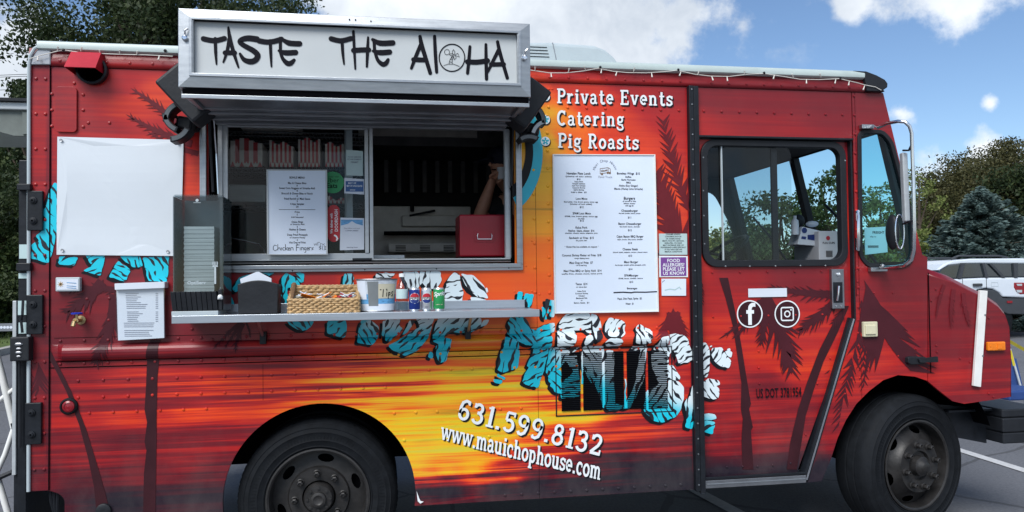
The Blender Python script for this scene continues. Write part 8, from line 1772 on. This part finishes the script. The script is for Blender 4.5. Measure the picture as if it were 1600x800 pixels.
# ---- canopy of another stall, far left
a = P(-60, 160, -4.5); b = P(60, 160, -4.5); zc = P(20, 159, -4.5).z; ze = P(20, 171, -4.5).z; zb3 = P(20, 205, -4.5).z
t = thing('canopy', 'grey stall canopy with pale edge behind the truck rear', 'canopy', (a.x, 4.5, 0))
mb = MB(); mb.box(a.x-1, b.x+.2, 4.5, 6.8, ze, zc); obj('canopy_edge', mb, 'alu_light', t, bevel=.01); mb = MB(); mb.box(a.x-1, b.x+.3, 4.45, 6.9, zc, zc+.03); obj('canopy_top', mb, 'black_metal', t)
mb = MB(); mb.prism([(P(-120, 172, -4.55).x, ze), (P(70, 172, -4.55).x, ze), (P(70, 213, -4.55).x, P(70, 213, -4.55).z), (P(22, 213, -4.55).x, P(22, 212, -4.55).z), (P(0, 203, -4.55).x, zb3), (P(-120, 185, -4.55).x, P(0, 190, -4.55).z)], -4.55, -4.58); mb.prism([(P(34, 174, -4.52).x, P(34, 174, -4.52).z), (P(60, 174, -4.52).x, P(60, 174, -4.52).z), (P(60, 209, -4.52).x, P(60, 209, -4.52).z), (P(34, 209, -4.52).x, P(34, 209, -4.52).z)], -4.53, -4.545); obj('canopy_valance', mb, 'grey_fabric', t)
for x_ in (a.x-.9, b.x+.15):
    for y_ in (4.65, 6.7): mb = MB(); mb.tube([(x_, y_, gz(x_, y_)), (x_, y_, ze)], .025, 8); obj('canopy_pole', mb, 'alu_light', t)
# power lines
for k_, (ya, yb) in enumerate(((119, 117), (122, 120), (143, 139))):
    A_ = Vector(CAMPOS)+Vector(ray(-300, ya+6))/1000*34; B_ = Vector(CAMPOS)+Vector(ray(420, yb-20))/1000*34
    mb = MB(); mb.tube([A_.lerp(B_, i/12)-Vector((0, 0, .5*math.sin(PI*i/12)*.3)) for i in range(13)], .016, 5); o = obj('power_line', mb, 'black_plastic'); tag(o, ['upper of the paired power lines left of the truck', 'lower of the paired power lines left of the truck', 'single power line below the pair at the left edge'][k_], 'power line', 'power lines')
for px_ in (-300, 420):
    p = Vector(CAMPOS)+Vector(ray(px_, 120))/1000*34; g_ = gz(p.x, p.y); mb = MB(); mb.tube([(p.x, p.y, g_), (p.x, p.y, p.z+.8)], [.16, .11], 10); mb.box(p.x-1, p.x+1, p.y-.06, p.y+.06, p.z-.2, p.z-.08)
    if px_ < 0: o = obj('utility_pole', mb, 'bark'); tag(o, 'wooden pole that carries the power lines, out beyond the left edge', 'pole')
# white folding frame at the left (legs of a stand)
t = thing('folding_stand', 'white tubular folding stand beside the rear bumper', 'stand', tuple(G(-10, 790)))
FD = -.35
for pl, r_ in (([(-8, 545), (4, 590), (22, 668)], .017), ([(22, 608), (-30, 648)], .012), ([(22, 668), (8, 710), (-8, 745)], .013), ([(-6, 740), (12, 800), (18, 840)], .016)):
    mb = MB(); mb.tube([P(x, y, FD) for x, y in pl], r_, 10); obj('frame_tube', mb, 'white_paint', t, smooth=True)
mb = MB(); mb.pprism([(16, 662), (22, 660), (25, 670), (19, 673)], FD+.03, FD-.02); obj('tube_clamp', mb, 'black_metal', t); mb = MB(); mb.tube([P(-20, 755, FD+.02), P(2, 745, FD+.02), P(20, 737, FD+.02)], .014, 6); obj('foot_strap', mb, 'black_plastic', t)
mb = MB(); a = P(-25, 506, -.02); b = P(27, 517, -.02); mb.box(a.x, b.x, .02, .035, b.z, a.z); ch = obj('perforated_bar', mb, 'alu_dark', t)
mb = MB()
for i in range(5): c = P(2+5*i, 511.5, -.018); mb.lathe([(.007, 0), (0, 0)], (c.x, .0185, c.z), 8, 'y')
obj('bar_hole', mb, 'paper', ch)
# blue folding chair behind the nose
cb = G(1575, 681); cb = Vector((cb.x+.35, cb.y+.1, cb.z)); t = thing('folding_chair', 'blue folding chair half hidden behind the truck bumper', 'chair', tuple(cb)); q = lambda x, y, z: cb+Vector((x, y, z))
chd = -cb.y
def CHp(px, py, dy=0.): return P(px, py, chd-dy)
mb = MB(); a = CHp(1577, 611); b = CHp(1640, 611); mb.box(a.x, b.x, cb.y, cb.y+.42, CHp(1590, 626).z, CHp(1590, 611).z); obj('seat', mb, 'chair_blue', t, bevel=.015)
mb = MB(); mb.hexa([tuple(CHp(1579, 612, .45)), tuple(CHp(1600, 612, .45)), tuple(CHp(1600, 612, .48)), tuple(CHp(1579, 612, .48)), tuple(CHp(1580, 560, .5)), tuple(CHp(1588, 560, .5)), tuple(CHp(1588, 560, .53)), tuple(CHp(1580, 560, .53))]); obj('backrest', mb, 'chair_blue', t)
for pl in ([(1540, 676), (1532, 685)], ): pass
for A_, B_ in (((1562, 632, 0), (1533, 685, -.02)), ((1640, 625, 0), (1650, 690, 0)), ((1578, 545, .5), (1597, 612, .4)), ((1597, 612, .4), (1618, 690, .3))):
    mb = MB(); mb.tube([CHp(A_[0], A_[1], A_[2]), CHp(B_[0], B_[1], B_[2])], .011, 8); obj('leg', mb, 'alu_light', t, smooth=True)
c = CHp(1532, 686); mb = MB(); mb.sph(c, .02, 8, (1, 1, .6)); obj('rubber_foot', mb, 'light_grey_unit', t)
# yellow tape
mb = MB(); A_ = P(1576, 532, -1.2); B_ = P(1680, 581, -2.2); n_ = 8
pts = [A_.lerp(B_, i/n_)+Vector((0, 0, -.02*math.sin(PI*i/n_))) for i in range(n_+1)]; mb.add([(p.x, p.y, p.z+.012) for p in pts]+[(p.x, p.y+.01, p.z-.014) for p in pts], [(i, i+1, n_+2+i, n_+1+i) for i in range(n_)]); o1 = obj('tape_strip', mb, 'yellow_tape'); 
t = thing('caution_tape', 'thin yellow tape strung out past the hood of the truck', 'tape', tuple(A_)); o1.parent = t; o1.matrix_parent_inverse = Matrix.Translation(-Vector(t.location))
mb = MB(); pts = [P(1579, 548, -1.2), P(1582.5, 561, -1.2), P(1585, 572, -1.2)]; mb.add([(p.x-.012, p.y, p.z) for p in pts]+[(p.x+.012, p.y+.004, p.z+.004) for p in pts], [(0, 1, 4, 3), (1, 2, 5, 4)]); obj('tape_end', mb, 'yellow_tape', t)
# litter
g = G(1506, 677.5); mb = MB(); mb.add([(g.x-.04, g.y-.02, .012), (g.x+.04, g.y-.025, .016), (g.x+.05, g.y+.03, .02), (g.x-.03, g.y+.03, .012)], [(0, 1, 2, 3)]); o = obj('paper_scrap', mb, 'paper'); o.modifiers.new('s', 'SOLIDIFY').thickness = .003; tag(o, 'small white paper scrap on the asphalt under the bumper', 'litter')

# ---- pieces that came out of one builder become objects of their own
def explode(names):
    for o in [o for o in S.objects if o.type == 'MESH' and o.name.split('.')[0] in names and o.get('kind') != 'stuff']:
        me = o.data; il, k_ = islands(me)
        if k_ < 2 or k_ > 90: continue
        co_ = [tuple(v.co) for v in me.vertices]; base_ = o.name.split('.')[0]
        ps = [(tuple(p.vertices), p.material_index, p.use_smooth) for p in me.polygons]; attrs = [(a.name, [d.value for d in a.data]) for a in me.attributes if a.data_type == 'FLOAT' and a.domain == 'POINT' and a.name in ('t', 'a')]
        for g_ in range(k_):
            idx = [i for i in range(len(co_)) if il[i] == g_]; mp_ = {v: i for i, v in enumerate(idx)}; fs = [p for p in ps if p[0][0] in mp_]
            if not fs: continue
            nm = bpy.data.meshes.new(base_); nm.from_pydata([co_[i] for i in idx], [], [tuple(mp_[v] for v in p[0]) for p in fs])
            for m_ in me.materials: nm.materials.append(m_)
            nm.polygons.foreach_set('material_index', [p[1] for p in fs]); nm.polygons.foreach_set('use_smooth', [p[2] for p in fs])
            for an, vals in attrs: at = nm.attributes.new(an, 'FLOAT', 'POINT'); at.data.foreach_set('value', [vals[i] for i in idx])
            if g_ == 0: o.data = nm
            else: c_ = o.copy(); c_.data = nm; S.collection.objects.link(c_)
explode({'wheel_well', 'inner_tyre', 'window_pillar', 'frame_screw', 'post_screw', 'gas_strut', 'cutlery_stack', 'vent_slot', 'griddle_slot', 'griddle_drawer', 'hood_filter', 'screw', 'door_gap', 'lamp_lens', 'bar_hole', 'wiper', 'underbody_hose', 'bulb', 'mirror_clamp', 'mirror_bracket', 'chassis', 'bumper_bracket', 'basket_post', 'basket_side', 'frame_hole', 'strut_bracket', 'reverse_lens', 'spatula_handle', 'rack_rail', 'window_sash', 'can_end', 'door_edge_trim', 'tread_block', 'lamp_cable', 'sensor_body', 'inner_track', 'front_bumper', 'rack_post', 'cab_lining', 'door_post', 'marker_reflector'})
